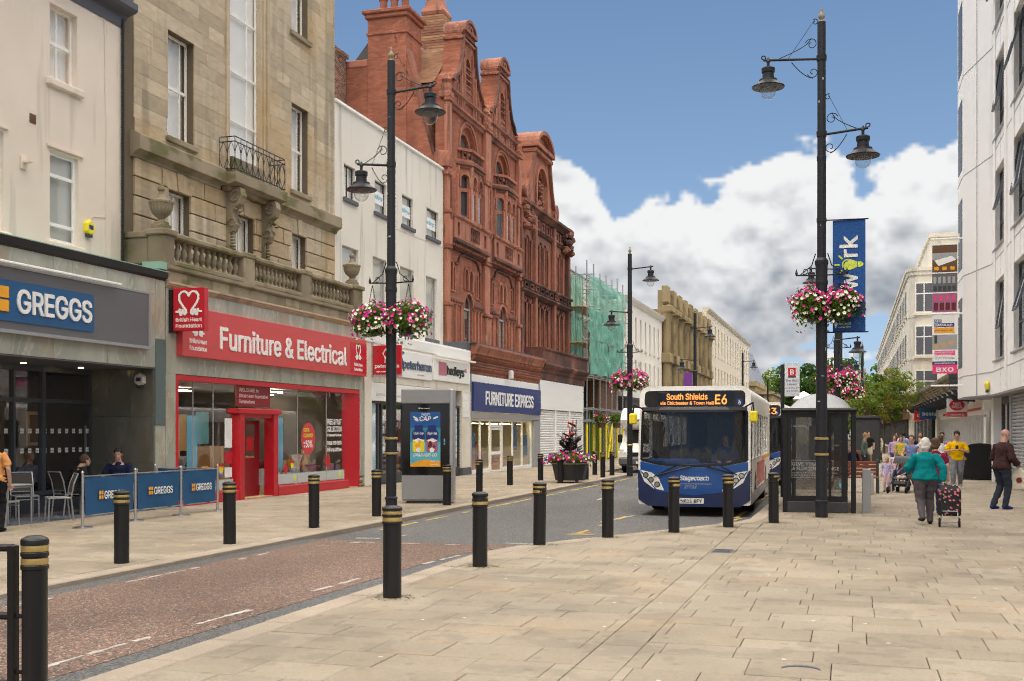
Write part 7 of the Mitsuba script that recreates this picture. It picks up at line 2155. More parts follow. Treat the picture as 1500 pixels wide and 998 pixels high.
s0, s1_, z0_, z1_ = -0.40, 0.34, 0.90, 2.24
ks(MB().box(s0, s1_, -0.029, -0.026, z0_, z1_), 'screen', mat('m_scr0', (0.02, 0.10, 0.32), 0.25, 0.5))
ks(MB().py(sg.box(s0, z0_, s1_, 1.85), -0.031, -0.0295), 'screen_panel', mat('m_scr1', (0.04, 0.25, 0.36), 0.25, 0.5))
ks(MB().py(sg.box(s0, z0_, s1_, 1.50), -0.033, -0.0315), 'screen_panel', mat('m_scr2', (0.12, 0.42, 0.52), 0.25, 0.5))
wv = [(s0 + (s1_ - s0) * u, 1.0 + 0.035 * math.sin(u * 6 - 1.2) + 0.08 * u) for u in np.linspace(0, 1, 20)]
ks(MB().py(sg.Polygon([(s1_, z0_), (s0, z0_)] + wv), -0.035, -0.0335), 'screen_wave', 'm_orange')
for cx, body_, top_, fr_ in ((-0.195, 'm_yellow', 'm_navy', 'm_orange'), (0.135, 'm_mauve', 'm_navy', 'm_maroon')):
    ks(MB().py(sg.box(cx - 0.10, 1.30, cx + 0.10, 1.58).buffer(0.04), -0.037, -0.0345), 'pouch', body_)
    ks(MB().py(sg.Polygon([(cx - 0.14, 1.58), (cx + 0.14, 1.58), (cx + 0.14, 1.74), (cx + 0.09, 1.80), (cx + 0.08, 1.90), (cx - 0.08, 1.90), (cx - 0.09, 1.80), (cx - 0.14, 1.74)]).buffer(0.015), -0.039, -0.0365), 'pouch_cap', top_)
    m = MB()
    r_ = random.Random(int(cx * 100))
    for _ in range(6):
        m.py(sg.Point(cx + r_.uniform(-.08, .08), r_.uniform(1.36, 1.55)).buffer(r_.uniform(0.025, 0.045), 8), -0.041 - 0.001 * _, -0.038)
    ks(m, 'fruit', fr_)
    ks(MB().py(sg.Polygon([(cx - 0.13, 1.54), (cx, 1.60), (cx + 0.13, 1.54), (cx + 0.05, 1.50), (cx - 0.05, 1.50)]), -0.040, -0.0385), 'splash', 'm_net')
    ks(MB().py(sg.Point(cx, 1.31).buffer(0.06), -0.050, -0.0375), 'splash', 'm_net')
m = text_front(MB(), 'TWISTY', -0.13, 2.15, -0.03, 0.05, 0.22, 0.004)
text_front(m, 'CAP', -0.18, 2.02, -0.03, 0.11, 0.28, 0.004, slant=0.15)
m.py(sg.LineString([(-0.31, 2.12), (-0.22, 2.06)]).buffer(0.018), -0.034, -0.03).py(sg.LineString([(0.27, 2.12), (0.18, 2.08)]).buffer(0.018), -0.034, -0.03).py(sg.LineString([(-0.29, 2.05), (-0.21, 2.02)]).buffer(0.014), -0.034, -0.03)
text_front(m, 'Capri-Sun', -0.31, 1.69, -0.0395, 0.06, 0.24, 0.003)
text_front(m, 'Capri-Sun', 0.02, 1.69, -0.0395, 0.06, 0.24, 0.003)
text_front(m, 'GRAB AND GO', -0.33, 1.15, -0.034, 0.075, 0.58, 0.004, slant=0.2)
text_front(m, 'Capri-Sun', 0.10, 1.02, -0.036, 0.04, 0.2, 0.003)
text_front(m, 'no added sugar', 0.08, 0.95, -0.036, 0.025, 0.22, 0.003)
m.box(-0.19, -0.16, -0.03, -0.026, 2.31, 2.34)
text_front(m, 'Clear Channel', -0.15, 2.312, -0.026, 0.025, 0.22, 0.003)
ks(m, 'screen_lettering', 'm_white')
ks(MB().py(sg.Point(0.44, 1.46).buffer(0.02).union(sg.box(0.425, 1.5, 0.455, 1.58)), -0.031, -0.026), 'badge', 'm_cyan')

# ---- bus shelter, bus stop flag
bt = thing('bus_shelter', 'dark framed bus shelter with a domed roof behind the front lamp post', 'bus shelter')
SX0, SX1, SY = -1.37, -0.06, 25.3
SL = 3.9
for x in (SX0, SX1 + 0.12):
    for y in (SY, SY + SL):
        part(bt, 'post', MB().box(x - 0.05, x + 0.05, y - 0.05, y + 0.05, -0.02, 2.2, 0.01), 'm_black')
part(bt, 'end_base', MB().box(SX0, SX1, SY - 0.04, SY + 0.06, 0.0, 0.24, 0.01), 'm_charcoal')
part(bt, 'end_frame', MB().py(rect(SX0, SX1, 0.24, 2.16).difference(rect(SX0 + 0.13, SX1 - 0.13, 0.36, 2.06)), SY - 0.03, SY + 0.04), 'm_black')
part(bt, 'end_pane', MB().quad((SX0 + .1, SY, 0.3), (SX1 - .1, SY, 0.3), (SX1 - .1, SY, 2.1), (SX0 + .1, SY, 2.1)), 'm_tintpane')
part(bt, 'mullion', MB().box(-0.46, -0.40, SY - 0.025, SY + 0.03, 0.3, 2.1), 'm_black')
part(bt, 'side_pane', MB().quad((SX1 + .12, SY, 0.3), (SX1 + .12, SY + SL, 0.3), (SX1 + .12, SY + SL, 2.1), (SX1 + .12, SY, 2.1)).quad((SX0, SY + SL, 0.3), (SX1, SY + SL, 0.3), (SX1, SY + SL, 2.1), (SX0, SY + SL, 2.1)), 'm_tintpane')
part(bt, 'side_rail', MB().box(SX1 + 0.08, SX1 + 0.16, SY, SY + SL, 0.2, 0.32).box(SX1 + 0.08, SX1 + 0.16, SY, SY + SL, 2.06, 2.2).box(SX1 + .08, SX1 + .16, SY + 1.3, SY + 1.38, .2, 2.2).box(SX1 + .08, SX1 + .16, SY + 2.6, SY + 2.68, .2, 2.2), 'm_black')
part(bt, 'roof_edge', MB().box(SX0 - 0.08, SX1 + 0.22, SY - 0.14, SY + SL + 0.14, 2.17, 2.27, 0.04), 'm_black')
u, v = np.meshgrid(np.linspace(-1, 1, 17), np.linspace(-1, 1, 17), indexing='ij')
dz = 0.36 * np.clip((1 - np.abs(u) ** 2.2) * (1 - np.abs(v) ** 6), 0, 1) ** 0.75
Pd = np.stack([(SX0 + SX1) / 2 + 0.07 + u * 0.66, SY + SL / 2 + v * (SL / 2), 2.26 + dz], -1).reshape(-1, 3)
i, j = np.meshgrid(np.arange(16), np.arange(16), indexing='ij')
part(bt, 'roof_dome', MB().add(Pd, np.stack([i * 17 + j, (i + 1) * 17 + j, (i + 1) * 17 + j + 1, i * 17 + j + 1], -1).reshape(-1, 4)), 'm_galv', True)
part(bt, 'bench', MB().box(-0.75, -0.4, SY + 0.6, SY + SL - 0.6, 0.5, 0.56, 0.01), 'm_signred')
part(bt, 'timetable', MB().box(-1.0, -0.55, SY + SL - 0.06, SY + SL - 0.03, 1.0, 1.9), 'm_lead')
m = text_front(MB(), "GIVE YOURSELF", -1.22, 1.02, SY - .004, 0.07, 0.80)
text_front(m, "A FLOATING CHRIST", -1.22, 0.92, SY - .004, 0.07, 0.98) if 0 else text_front(m, "A FLOATING CHANCE", -1.22, 0.92, SY - .004, 0.07, 0.98)
text_front(m, "call for help if you see someone in the water", -1.22, 0.85, SY - .004, 0.022, 0.95)
text_front(m, "float to live and ring 999", -1.22, 0.80, SY - .004, 0.022, 0.6)
text_front(m, "04 Library", -1.2, 1.86, SY - .004, 0.04, 0.3)
m.py(rect(-1.24, -0.36, 0.76, 1.14).difference(rect(-1.232, -0.368, 0.768, 1.132)), SY - .006, SY - .003)
part(bt, 'poster_lettering', m, 'm_lead')
part(bt, 'shield_sticker', MB().py(sg.Polygon([(-0.24, .66), (-0.12, .66), (-0.12, .58), (-0.18, .52), (-0.24, .58)]), SY - .006, SY - .003), 'm_cyan')
scene['m_tintpane'] = {'type': 'blendbsdf', 'weight': 0.58, 'a': {'type': 'thindielectric', 'int_ior': 1.5}, 'b': {'type': 'twosided', 'bsdf': {'type': 'principled', 'base_color': {'type': 'rgb', 'value': [0.03, 0.031, 0.033]}, 'roughness': 0.1, 'specular': 0.5}}}
ft = thing('bus_stop_flag', 'white bus stop flag with a red letter B on a dark pole', 'bus stop sign')
part(ft, 'pole', MB().lathe([(0.05, -0.05), (0.05, 3.55), (0, 3.57)], (-1.75, 31.0, 0), 12), 'm_iron', 40)
part(ft, 'panel', MB().box(-1.70, -1.22, 30.98, 31.0, 2.72, 3.78, 0.004), 'm_white') if 0 else part(ft, 'panel', MB().box(-1.69, -1.30, 30.97, 31.0, 2.70, 3.60, 0.004), mat('m_flag', (0.62, 0.65, 0.70), 0.4, 0.5))
part(ft, 'badge', MB().box(-1.60, -1.40, 30.965, 30.97, 3.24, 3.46), 'm_red')
part(ft, 'strip', MB().box(-1.60, -1.40, 30.965, 30.97, 3.20, 3.237), 'm_black')
part(ft, 'letter', text_front(MB(), 'B', -1.55, 3.285, 30.965, 0.13, 0.10), 'm_white')
m = text_front(MB(), 'Bus Stop', -1.65, 3.10, 30.97, 0.055, 0.3)
text_front(m, 'Library', -1.62, 3.0, 30.97, 0.05, 0.25)
text_front(m, 'E1 E2 E6 23', -1.67, 2.91, 30.97, 0.035, 0.34)
text_front(m, '2 3 10 35', -1.64, 2.83, 30.97, 0.035, 0.28)
part(ft, 'lettering', m, 'm_ink')

# ---- benches, posts, planter, barriers, tables and chairs
def bench(label, x, y, w):
    t = thing('bench', label, 'bench', 'slatted wooden benches behind the shelter')
    for i in range(4):
        part(t, 'back_slat', MB().box(x - w, x, y + 0.02 * i, y + 0.03 + 0.02 * i, 0.50 + 0.105 * i, 0.59 + 0.105 * i, 0.008, R(0, 1)), 'm_wood')
    for i in range(3):
        part(t, 'seat_slat', MB().box(x - w, x, y - 0.42 + 0.13 * i, y - 0.31 + 0.13 * i, 0.43, 0.465, 0.008, R(0, 1)), 'm_wood')
    for xx in (x - w + 0.03, x - 0.05):
        part(t, 'side_frame', MB().box(xx - 0.03, xx + 0.05, y - 0.02, y + 0.10, 0, 0.95, 0.01).box(xx - 0.03, xx + 0.05, y - 0.42, y - 0.34, 0, 0.44).box(xx - 0.03, xx + 0.05, y - 0.42, y, 0.39, 0.43), 'm_charcoal')


bench('dark red slatted bench nearest behind the bus shelter', 0.78, 34.1, 1.7)
bench('second dark red slatted bench beyond the first', 0.66, 46.5, 1.7)
bench('third dark red slatted bench, farthest behind the shelter', 0.62, 55.0, 1.7)
single('stone_post', MB().box(0.24, 0.42, 25.6, 25.76, -0.03, 0.95, 0.012), 'm_galv', 'square grey granite post right of the bus shelter', 'post')
single('litter_bin', MB().box(0.40, 0.62, 33.0, 33.25, 0, 0.58, 0.02), 'm_lead', 'small grey metal bin beside the nearest bench', 'bin')
single('phone_box', MB().box(0.0, 1.6, 66, 67.4, 0, 2.5, 0.05).box(-0.1, 1.7, 65.9, 67.5, 2.5, 2.65, 0.02), 'm_charcoal', 'dark glazed kiosk box far behind the benches', 'kiosk')
pt = thing('planter', 'black octagonal planter with gold stripe full of bright flowers', 'planter')
PX, PY = -9.30, 37.95
oc = lambda r0, z: (r0, z)
part(pt, 'tub', MB().lathe([(0.52, 0.08), (0.60, 0.45), (0.64, 0.64), (0.66, 0.66), (0.66, 0.74), (0.6, 0.74)], (PX, PY, 0), 8, a0=math.pi / 8), 'm_plastic')
part(pt, 'gold_band', MB().lathe([(0.648, 0.645), (0.668, 0.65), (0.668, 0.67)], (PX, PY, 0), 8, a0=math.pi / 8), 'm_gold')
for s_ in (-1, 1):
    part(pt, 'foot', MB().lathe([(0.05, -0.02), (0.06, 0.08)], (PX + s_ * 0.3, PY - 0.3, 0), 8), 'm_plastic')
part(pt, 'soil', MB().lathe([(0.6, 0.7), (0, 0.72)], (PX, PY, 0), 8, a0=math.pi / 8), 'm_brown')
for nm, m, b in flowers((PX, PY, 0.82), 0.84, 0.7, 0.22, 31, 1300, 240, 0.05, ('m_petalviolet', 'm_petalpink', 'm_petalwhite', 'm_petalred'), 0.25):
    labels[part(pt, nm, m, b)] = {'kind': 'stuff'}
rs = np.random.default_rng(8)
for i in range(9):
    bx_, by_ = PX + rs.uniform(-.25, .25), PY + rs.uniform(-.2, .2)
    hh = rs.uniform(1.5, 2.2)
    lean = rs.uniform(-.12, .12)
    part(pt, 'stem', MB().tube([(bx_, by_, 0.7), (bx_ + lean, by_, hh)], 0.015, 5), 'm_canna')
    for k in range(6):
        z = 0.95 + (hh - 1.05) * k / 6
        a_ = rs.uniform(0, 6.28)
        L, w = rs.uniform(0.3, 0.45), rs.uniform(0.07, 0.11)
        d = np.array([math.cos(a_), math.sin(a_), 0.75])
        sd = np.array([-math.sin(a_), math.cos(a_), 0.1])
        o = np.array([bx_ + lean * (z - .7) / (hh - .7), by_, z])
        V = [o, o + d * L * .35 + sd * w, o + d * L * .35 - sd * w, o + d * L * .8 + sd * w * .55 - [0, 0, .06], o + d * L * .8 - sd * w * .55 - [0, 0, .06], o + d * L - [0, 0, .12]]
        part(pt, 'canna_leaf', MB().add(V, [[0, 1, 2], [1, 3, 4], [1, 4, 2], [3, 5, 4]]), 'm_canna')
    if i % 2 == 0:
        m = MB()
        for k in range(3):
            m.lathe([(0, -.05), (.03, 0), (.015, .06), (0, .08)], (bx_ + lean + rs.uniform(-.08, .08), by_ + rs.uniform(-.08, .08), hh + rs.uniform(-.05, .15)), 6)
        part(pt, 'canna_flower', m, 'm_petalred')
for lab, x in (('small dark green topiary bush in a pot under the scaffolding', -13.7), ('pink flowering pot hung under the scaffolding', -14.3)):
    t = thing('potted_plant', lab, 'plant')
    y = 66.2 if x < -14 else 67.8
    part(t, 'pot', MB().lathe([(0.2, 2.0), (0.26, 2.3)], (x, y, 0), 10), 'm_brown')
    for nm, m, b in flowers((x, y, 2.5), 0.5, 0.5, 0.4, 40 + int(-x), 900, 60 if x < -14 else 3, 0.05):
        labels[part(t, nm, m, b)] = {'kind': 'stuff'}

# blue cafe barriers
posts = [(-13.37, 17.36), (-13.45, 19.05), (-13.40, 20.55), (-13.42, 22.0), (-14.95, 21.9)]
cfg = [(0, 1, 'first blue bakery barrier, partly hidden by a bollard'), (1, 2, 'middle blue bakery barrier on steel posts'), (2, 3, 'right blue bakery barrier on steel posts'), (3, 4, 'blue barrier returning to the shop wall behind the others')]
for a_, b_, lab in cfg:
    t = thing('cafe_barrier', lab, 'barrier', 'blue cafe barriers in front of the bakery')
    p, q = np.array(posts[a_]), np.array(posts[b_])
    L = np.linalg.norm(q - p)
    d = (q - p) / L
    n = 20
    V = []
    for k in range(n + 1):
        s_ = k / n
        for z in (0.22, 0.55, 0.85, 0.93):
            o = p + d * (0.07 + (L - 0.14) * s_) + np.array([d[1], -d[0]]) * 0.012 * math.sin(s_ * 9 + z * 5)
            V.append((*o, z - 0.012 * math.sin(math.pi * s_)))
    part(t, 'canvas', MB().add(V, [[k * 4 + i, (k + 1) * 4 + i, (k + 1) * 4 + i + 1, k * 4 + i + 1] for k in range(n) for i in range(3)]), mat('m_canvas', (0.018, 0.085, 0.20), 0.6, 0.3) if a_ == 0 else 'm_canvas', True)
    part(t, 'cross_rail', MB().tube([(*p, 0.94), (*q, 0.94)], 0.012, 6).tube([(*p, 0.22), (*q, 0.22)], 0.012, 6), 'm_steel')
    nn_ = np.array([d[1], -d[0], 0])
    if nn_[0] < 0:
        nn_ = -nn_
    if a_ < 3:
        o = np.array([*(p + d * L * 0.38), 0.50]) + nn_ * 0.02
        D3 = np.array([d[0], d[1], 0])
        part(t, 'lettering', letters(MB(), 'GREGGS', o, D3, EZ, nn_, 0.14, 0.62, 0.004), 'm_white')
        m = MB()
        for ii in (0, 1):
            for jj in (0, 1):
                c0 = np.array([*(p + d * (L * 0.38 - 0.17 + 0.075 * ii)), 0.50 + 0.085 * jj]) + nn_ * 0.02
                m.quad(c0, c0 + D3 * 0.062, c0 + D3 * 0.062 + EZ * 0.068, c0 + EZ * 0.068)
        part(t, 'logo_square', m, 'm_orange')
    part(t, 'post', MB().lathe([(0.028, 0.02), (0.028, 0.98), (0.018, 0.985), (0.03, 1.01), (0.02, 1.04), (0, 1.05)], (*p, 0), 12), 'm_steel', 40)
    part(t, 'foot', MB().lathe([(0.18, -0.01), (0.18, 0.015), (0.15, 0.03), (0.03, 0.04)], (*p, 0), 20), 'm_steel', 40)
    if a_ == 3:
        part(t, 'post', MB().lathe([(0.028, 0.02), (0.028, 0.98), (0.03, 1.01), (0, 1.05)], (*q, 0), 12), 'm_steel', 40)

MESH = mat('m_mesh', (0.085, 0.075, 0.062), 0.7, 0.3)


def chair(lab, x, y, rz):
    t = thing('cafe_chair', lab, 'chair', 'aluminium cafe chairs outside the bakery')
    M = rot(rz, (x, y, 0))
    for s_ in (-1, 1):
        part(t, 'leg', MB().tube([(s_ * 0.22, 0.22, 0), (s_ * 0.22, 0.2, 0.45)], 0.016, 6), 'm_alu', M=M)
        part(t, 'leg', MB().tube([(s_ * 0.22, -0.25, 0), (s_ * 0.22, -0.20, 0.45), (s_ * 0.22, -0.25, 0.72), (s_ * 0.22, -0.33, 0.92)], 0.016, 6), 'm_alu', M=M)
    part(t, 'seat_frame', MB().tube([(-.22, .22, .45), (.22, .22, .45), (.22, -.2, .45), (-.22, -.2, .45), (-.22, .22, .45)], 0.016, 6).tube([(-.22, .2, .38), (.22, .2, .38)], .012, 6), 'm_alu', M=M)
    part(t, 'seat', MB().box(-.205, .205, -.19, .205, .447, .455), MESH, M=M)
    part(t, 'back', MB().add([(-.21, -.215, .54), (.21, -.215, .54), (.21, -.255, .74), (-.21, -.255, .74), (.21, -.325, .91), (-.21, -.325, .91)], [[0, 1, 2, 3], [3, 2, 4, 5]]), MESH, M=M)
    part(t, 'back_rail', MB().tube([(-.22, -.33, .92), (.22, -.33, .92)], 0.016, 6).tube([(-.22, -.21, .53), (.22, -.21, .53)], 0.014, 6), 'm_alu', M=M)


def table(lab, x, y):
    t = thing('cafe_table', lab, 'table', 'cafe tables outside the bakery')
    part(t, 'top', MB().box(x - .36, x + .36, y - .36, y + .36, .71, .735, .008), 'm_lead')
    part(t, 'frame', MB().box(x - .34, x + .34, y - .34, y + .34, .67, .708), 'm_alu')
    for i in (-1, 1):
        for j in (-1, 1):
            part(t, 'leg', MB().tube([(x + i * .32, y + j * .32, 0), (x + i * .32, y + j * .32, .70)], .022, 6), 'm_alu')


table('grey square cafe table at the left edge', -15.65, 18.05)
table('cafe table behind the blue barriers where two men sit', -15.35, 20.6)
chair('cafe chair with its mesh back to the street, nearest the first barrier', -15.0, 18.75, 2.4)
chair('cafe chair behind the square table, facing the street', -16.1, 19.1, -2.2)
chair('cafe chair at the far left behind the railing', -15.1, 17.3, 0.2)
chair('cafe chair under the man in the black hoodie', -15.75, 20.0, -0.35)
chair('cafe chair under the man in the navy t-shirt', -15.6, 21.5, math.pi * 0.9)
# ---------------------------------------------------------------- vehicles
mat('m_buswhite', (0.80, 0.79, 0.76), 0.25, 0.5, clearcoat=0.6)
mat('m_busblue', (0.006, 0.065, 0.26), 0.22, 0.5, clearcoat=0.8)
mat('m_busnavy', (0.010, 0.022, 0.085), 0.25, 0.5, clearcoat=0.8)
mat('m_lamp', (0.72, 0.72, 0.68), 0.25, 0.5)
scene['m_windscreen'] = {'type': 'blendbsdf', 'weight': 0.34, 'a': {'type': 'thindielectric', 'int_ior': 1.6}, 'b': {'type': 'twosided', 'bsdf': {'type': 'principled', 'base_color': {'type': 'rgb', 'value': [0.012, 0.014, 0.018]}, 'roughness': 0.04, 'specular': 0.9}}}


def man(mesh):
    return m3.Manifold(m3.Mesh(np.asarray(mesh.vertices, np.float32), np.asarray(mesh.faces, np.uint32)))


def ext_y(poly, y0, y1):
    m = trimesh.creation.extrude_polygon(poly, y1 - y0, engine='earcut')
    v = m.vertices
    return man(trimesh.Trimesh(np.stack([v[:, 0], y1 - v[:, 2], v[:, 1]], 1), m.faces, process=False))


def ext_x(poly, x0, x1):
    m = trimesh.creation.extrude_polygon(poly, x1 - x0, engine='earcut')
    v = m.vertices
    return man(trimesh.Trimesh(np.stack([x0 + v[:, 2], v[:, 0], v[:, 1]], 1), m.faces, process=False))


def bend(v):
    v = np.array(v, float)
    x, z = v[:, 0], v[:, 2]
    b = 0.20 * (np.abs(x) / 1.22) ** 2.6 + 0.26 * np.clip((z - 1.1) / 1.7, 0, 1) ** 1.25 + 0.05 * np.clip((0.6 - z) / 0.5, 0, 1) - 0.03
    v[:, 1] += b * np.clip(1 - (v[:, 1] - 0.2) / 1.2, 0, 1)
    return v


def bent(m, L=0.10):
    q = m.refine_to_length(L).to_mesh()
    return MB().add(bend(q.vert_properties[:, :3]), q.tri_verts)


def patch(poly, off, th=0.012, L=0.08):
    return bent(ext_y(poly, -off, -off + th), L)


def bend_mb(mb):
    mb.v = [bend(q) for q in mb.v]
    return mb


def make_bus(label, M, dest, near=True):
    t = thing('bus', label, 'bus')
    W, L_ = 1.22, 10.4

    def P(name, mb, b, smooth=False, **k):
        return part(t, name, mb, b, smooth, M=M, **k)
    body = sg.box(-W, 0.25, W, 2.86).buffer(-0.22).buffer(0.22).union(sg.box(-W, 0.25, W, 1.2).buffer(-0.05).buffer(0.05))
    shell = ext_y(body, 0, L_) - ext_y(body.buffer(-0.07), 0.07, L_ - 0.07)
    scr = sg.Polygon([(-1.13, 2.30), (1.13, 2.30), (1.14, 1.24), (0.7, 1.15), (0, 1.11), (-0.7, 1.15), (-1.14, 1.24)]).buffer(-0.03).buffer(0.03)
    dst = sg.box(-1.10, 2.40, 1.10, 2.76).buffer(-0.10).buffer(0.10)
    shell = shell - ext_y(scr, -0.2, 0.3)
    wins = [sg.box(0.55 + 1.45 * i, 1.25, 1.9 + 1.45 * i, 2.28) for i in range(6)]
    for w_ in wins:
        shell = shell - ext_x(w_, W - 0.2, W + 0.2) - ext_x(w_, -W - 0.2, -W + 0.2)
    shell = shell - ext_x(sg.box(0.25, 0.35, 1.45, 2.3), -W - .2, -W + .2)
    arch_ = [sg.Point(2.3, 0.38).buffer(0.56), sg.Point(7.6, 0.38).buffer(0.56)]
    for a_ in arch_:
        shell = shell - ext_x(a_, W - 0.3, W + 0.2) - ext_x(a_, -W - 0.2, -W + 0.3)
    P('body', bent(shell, 0.22), 'm_buswhite', 35)
    g = patch(scr.buffer(0.02), -0.015, 0.004)
    v, f = g.arrays()
    c = v[f].mean(1)
    n_ = np.cross(v[f][:, 1] - v[f][:, 0], v[f][:, 2] - v[f][:, 0])
    keep = n_[:, 1] < -0.5 * np.linalg.norm(n_, axis=1)
    P('windscreen', MB().add(v, f[keep]), 'm_windscreen', True)
    P('windscreen_seal', patch(scr.buffer(0.035).difference(scr.buffer(-0.02)), 0.008, 0.02), 'm_black')
    P('destination_glass', patch(dst, 0.006, 0.012), 'm_gloss')
    P('brow_strip', patch(sg.box(-1.14, 2.30, 1.14, 2.395), 0.006, 0.012), 'm_midgrey')
    face = sg.Polygon([(-1.17, 1.20), (-0.7, 1.11), (0, 1.07), (0.7, 1.11), (1.17, 1.20), (1.17, 0.98), (0.78, 0.56), (0, 0.48), (-0.78, 0.56), (-1.17, 0.98)])
    P('front_panel', patch(face, 0.010, 0.014), 'm_busblue', 40)
    bump = sg.Polygon([(-1.225, 1.02), (-1.17, 1.0), (-0.78, 0.57), (0, 0.485), (0.78, 0.57), (1.17, 1.0), (1.225, 1.02), (1.215, 0.36), (1.0, 0.22), (-1.0, 0.22), (-1.215, 0.36)])
    P('bumper', patch(bump, 0.022, 0.05), 'm_busnavy', 40)
    P('bumper_trim', patch(sg.LineString([(-1.16, 0.99), (-0.78, 0.565), (0, 0.482), (0.78, 0.565), (1.16, 0.99)]).buffer(0.012), 0.03, 0.02), 'm_busblue')
    for s_ in (-1, 1):
        hl_ = sg.Polygon([(s_ * 1.17, 1.00), (s_ * 0.92, 0.95), (s_ * 0.76, 0.84), (s_ * 0.64, 0.58), (s_ * 0.85, 0.62), (s_ * 1.06, 0.76)]).buffer(0.012)
        q = P('headlight', patch(hl_, 0.028, 0.02, 0.05), 'm_lamp', 40)
        for i, (hx, hz) in enumerate(((1.04, 0.90), (0.92, 0.80), (0.78, 0.70))):
            ring = patch(sg.Point(s_ * hx, hz).buffer(0.065).difference(sg.Point(s_ * hx, hz).buffer(0.045)), 0.034, 0.02, 0.04)
            part(q, 'lamp_ring', ring, 'm_charcoal', M=M)
            part(q, 'lens', patch(sg.Point(s_ * hx, hz).buffer(0.044), 0.036, 0.02, 0.04), 'm_steel', M=M)
    m = bend_mb(text_front(MB(), 'Stagecoach', -0.28, 0.80, -0.012, 0.10, 0.62, 0.004, slant=0.12))
    P('lettering', m, 'm_white')
    P('fleet_number', bend_mb(text_front(MB(), '27732', -0.18, 0.625, -0.012, 0.06, 0.26, 0.004, slant=0.12)), 'm_lead')
    lg = patch(sg.Point(-0.40, 0.84).buffer(0.06).difference(sg.Point(-0.385, 0.85).buffer(0.045)), 0.014, 0.01, 0.04)
    P('logo_ring', lg, 'm_signred')
    P('logo_dot', patch(sg.Point(-0.36, 0.81).buffer(0.03), 0.013, 0.01, 0.04), 'm_orange')
    P('chrome_line', patch(sg.box(-0.42, 0.715, 0.40, 0.725), 0.016, 0.01), 'm_lead')
    P('number_plate', patch(sg.box(-0.30, 0.29, 0.24, 0.41), 0.035, 0.02), 'm_white')
    P('plate_lettering', bend_mb(text_front(MB(), 'NK11 BFY', -0.26, 0.31, -0.037, 0.075, 0.46, 0.004)), 'm_black')
    k = nk(t + '__destination_display')
    m = MB()
    if near:
        text_front(m, 'South Shields', -0.60, 2.56, -0.012, 0.13, 0.90, 0.004)
        text_front(m, 'via Chichester & Town Hall', -0.74, 2.45, -0.012, 0.07, 1.18, 0.004)
        text_front(m, dest, 0.46, 2.46, -0.012, 0.20, 0.26, 0.004)
    else:
        text_front(m, dest, 0.62, 2.46, -0.012, 0.20, 0.36, 0.004)
    bend_mb(m).put(k, 'm_orange', False, M)
    scene[k]['emitter'] = {'type': 'area', 'radiance': {'type': 'rgb', 'value': [0.23, 0.055, 0.018]}}
    P('accessible_badge', patch(sg.box(0.92, 2.44, 1.05, 2.58), 0.012, 0.01), 'm_navy')
    m = MB()
    for z0_, r in ((2.48, 0.025),):
        m.py(sg.Point(0.98, z0_).buffer(0.03).difference(sg.Point(0.98, z0_).buffer(0.02)), -0.016, -0.012).py(sg.box(0.965, 2.49, 0.98, 2.55), -.016, -.012).py(sg.box(.965, 2.5, 1.01, 2.512), -.016, -.012)
    P('badge_symbol', bend_mb(m), 'm_white')
    for a_, b_ in (((-0.05, 1.10), (-0.78, 0.90)), ((0.30, 1.10), (0.86, 0.95))):
        pa = bend(np.array([[a_[0], -0.05, a_[1]], [(a_[0] + b_[0]) / 2, -0.06, (a_[1] + b_[1]) / 2], [b_[0], -0.05, b_[1]]]))
        P('wiper', MB().tube(pa, 0.016, 5).tube(bend(np.array([[b_[0] * 1.1, -.05, b_[1] - .03], [a_[0] + .3 * np.sign(b_[0]), -.05, a_[1] + .02]])), 0.012, 5), 'm_black')
    for s_, z in ((-1, 2.02), (1, 2.06)):
        q = P('mirror', MB().box(s_ * 1.30 - 0.085, s_ * 1.30 + 0.085, -0.12, 0.02, z, z + 0.24, 0.03), 'm_yellow')
        part(q, 'arm', MB().tube([(s_ * 1.08, 0.28, z + 0.32), (s_ * 1.28, -0.02, z + 0.42), (s_ * 1.31, -0.05, z + 0.2)], 0.02, 6), 'm_black', M=M)
        part(q, 'glass', MB().box(s_ * 1.30 - 0.07, s_ * 1.30 + 0.07, 0.021, 0.026, z + .02, z + .22), 'm_dark', M=M)
    gl = MB()
    for w_ in wins:
        b_ = w_.bounds
        for s_ in (-1, 1):
            gl.quad((s_ * (W - .03), b_[0], b_[1]), (s_ * (W - .03), b_[2], b_[1]), (s_ * (W - .03), b_[2], b_[3]), (s_ * (W - .03), b_[0], b_[3]))
    P('side_glass', gl, 'm_tintpane')
    P('side_pillar', MB().box(W - 0.01, W + 0.008, 0.42, 0.55, 0.4, 2.4).box(W - 0.01, W + 0.008, 1.9, 2.0, 1.2, 2.3).box(W - .01, W + .008, 3.35, 3.45, 1.2, 2.3).box(W - .01, W + .008, 4.8, 4.9, 1.2, 2.3), 'm_black')
    P('side_advert', MB().box(W, W + 0.006, 3.0, 6.8, 0.55, 1.12), 'm_signred')
    P('side_skirt', MB().box(W, W + 0.008, 0.3, 10.3, 0.26, 0.5).box(-W - .008, -W, 0.3, 10.3, 0.26, 0.5), 'm_busnavy')
    P('side_stripe', MB().box(W, W + 0.007, 5.5, 10.3, 1.13, 1.22), 'm_orange')
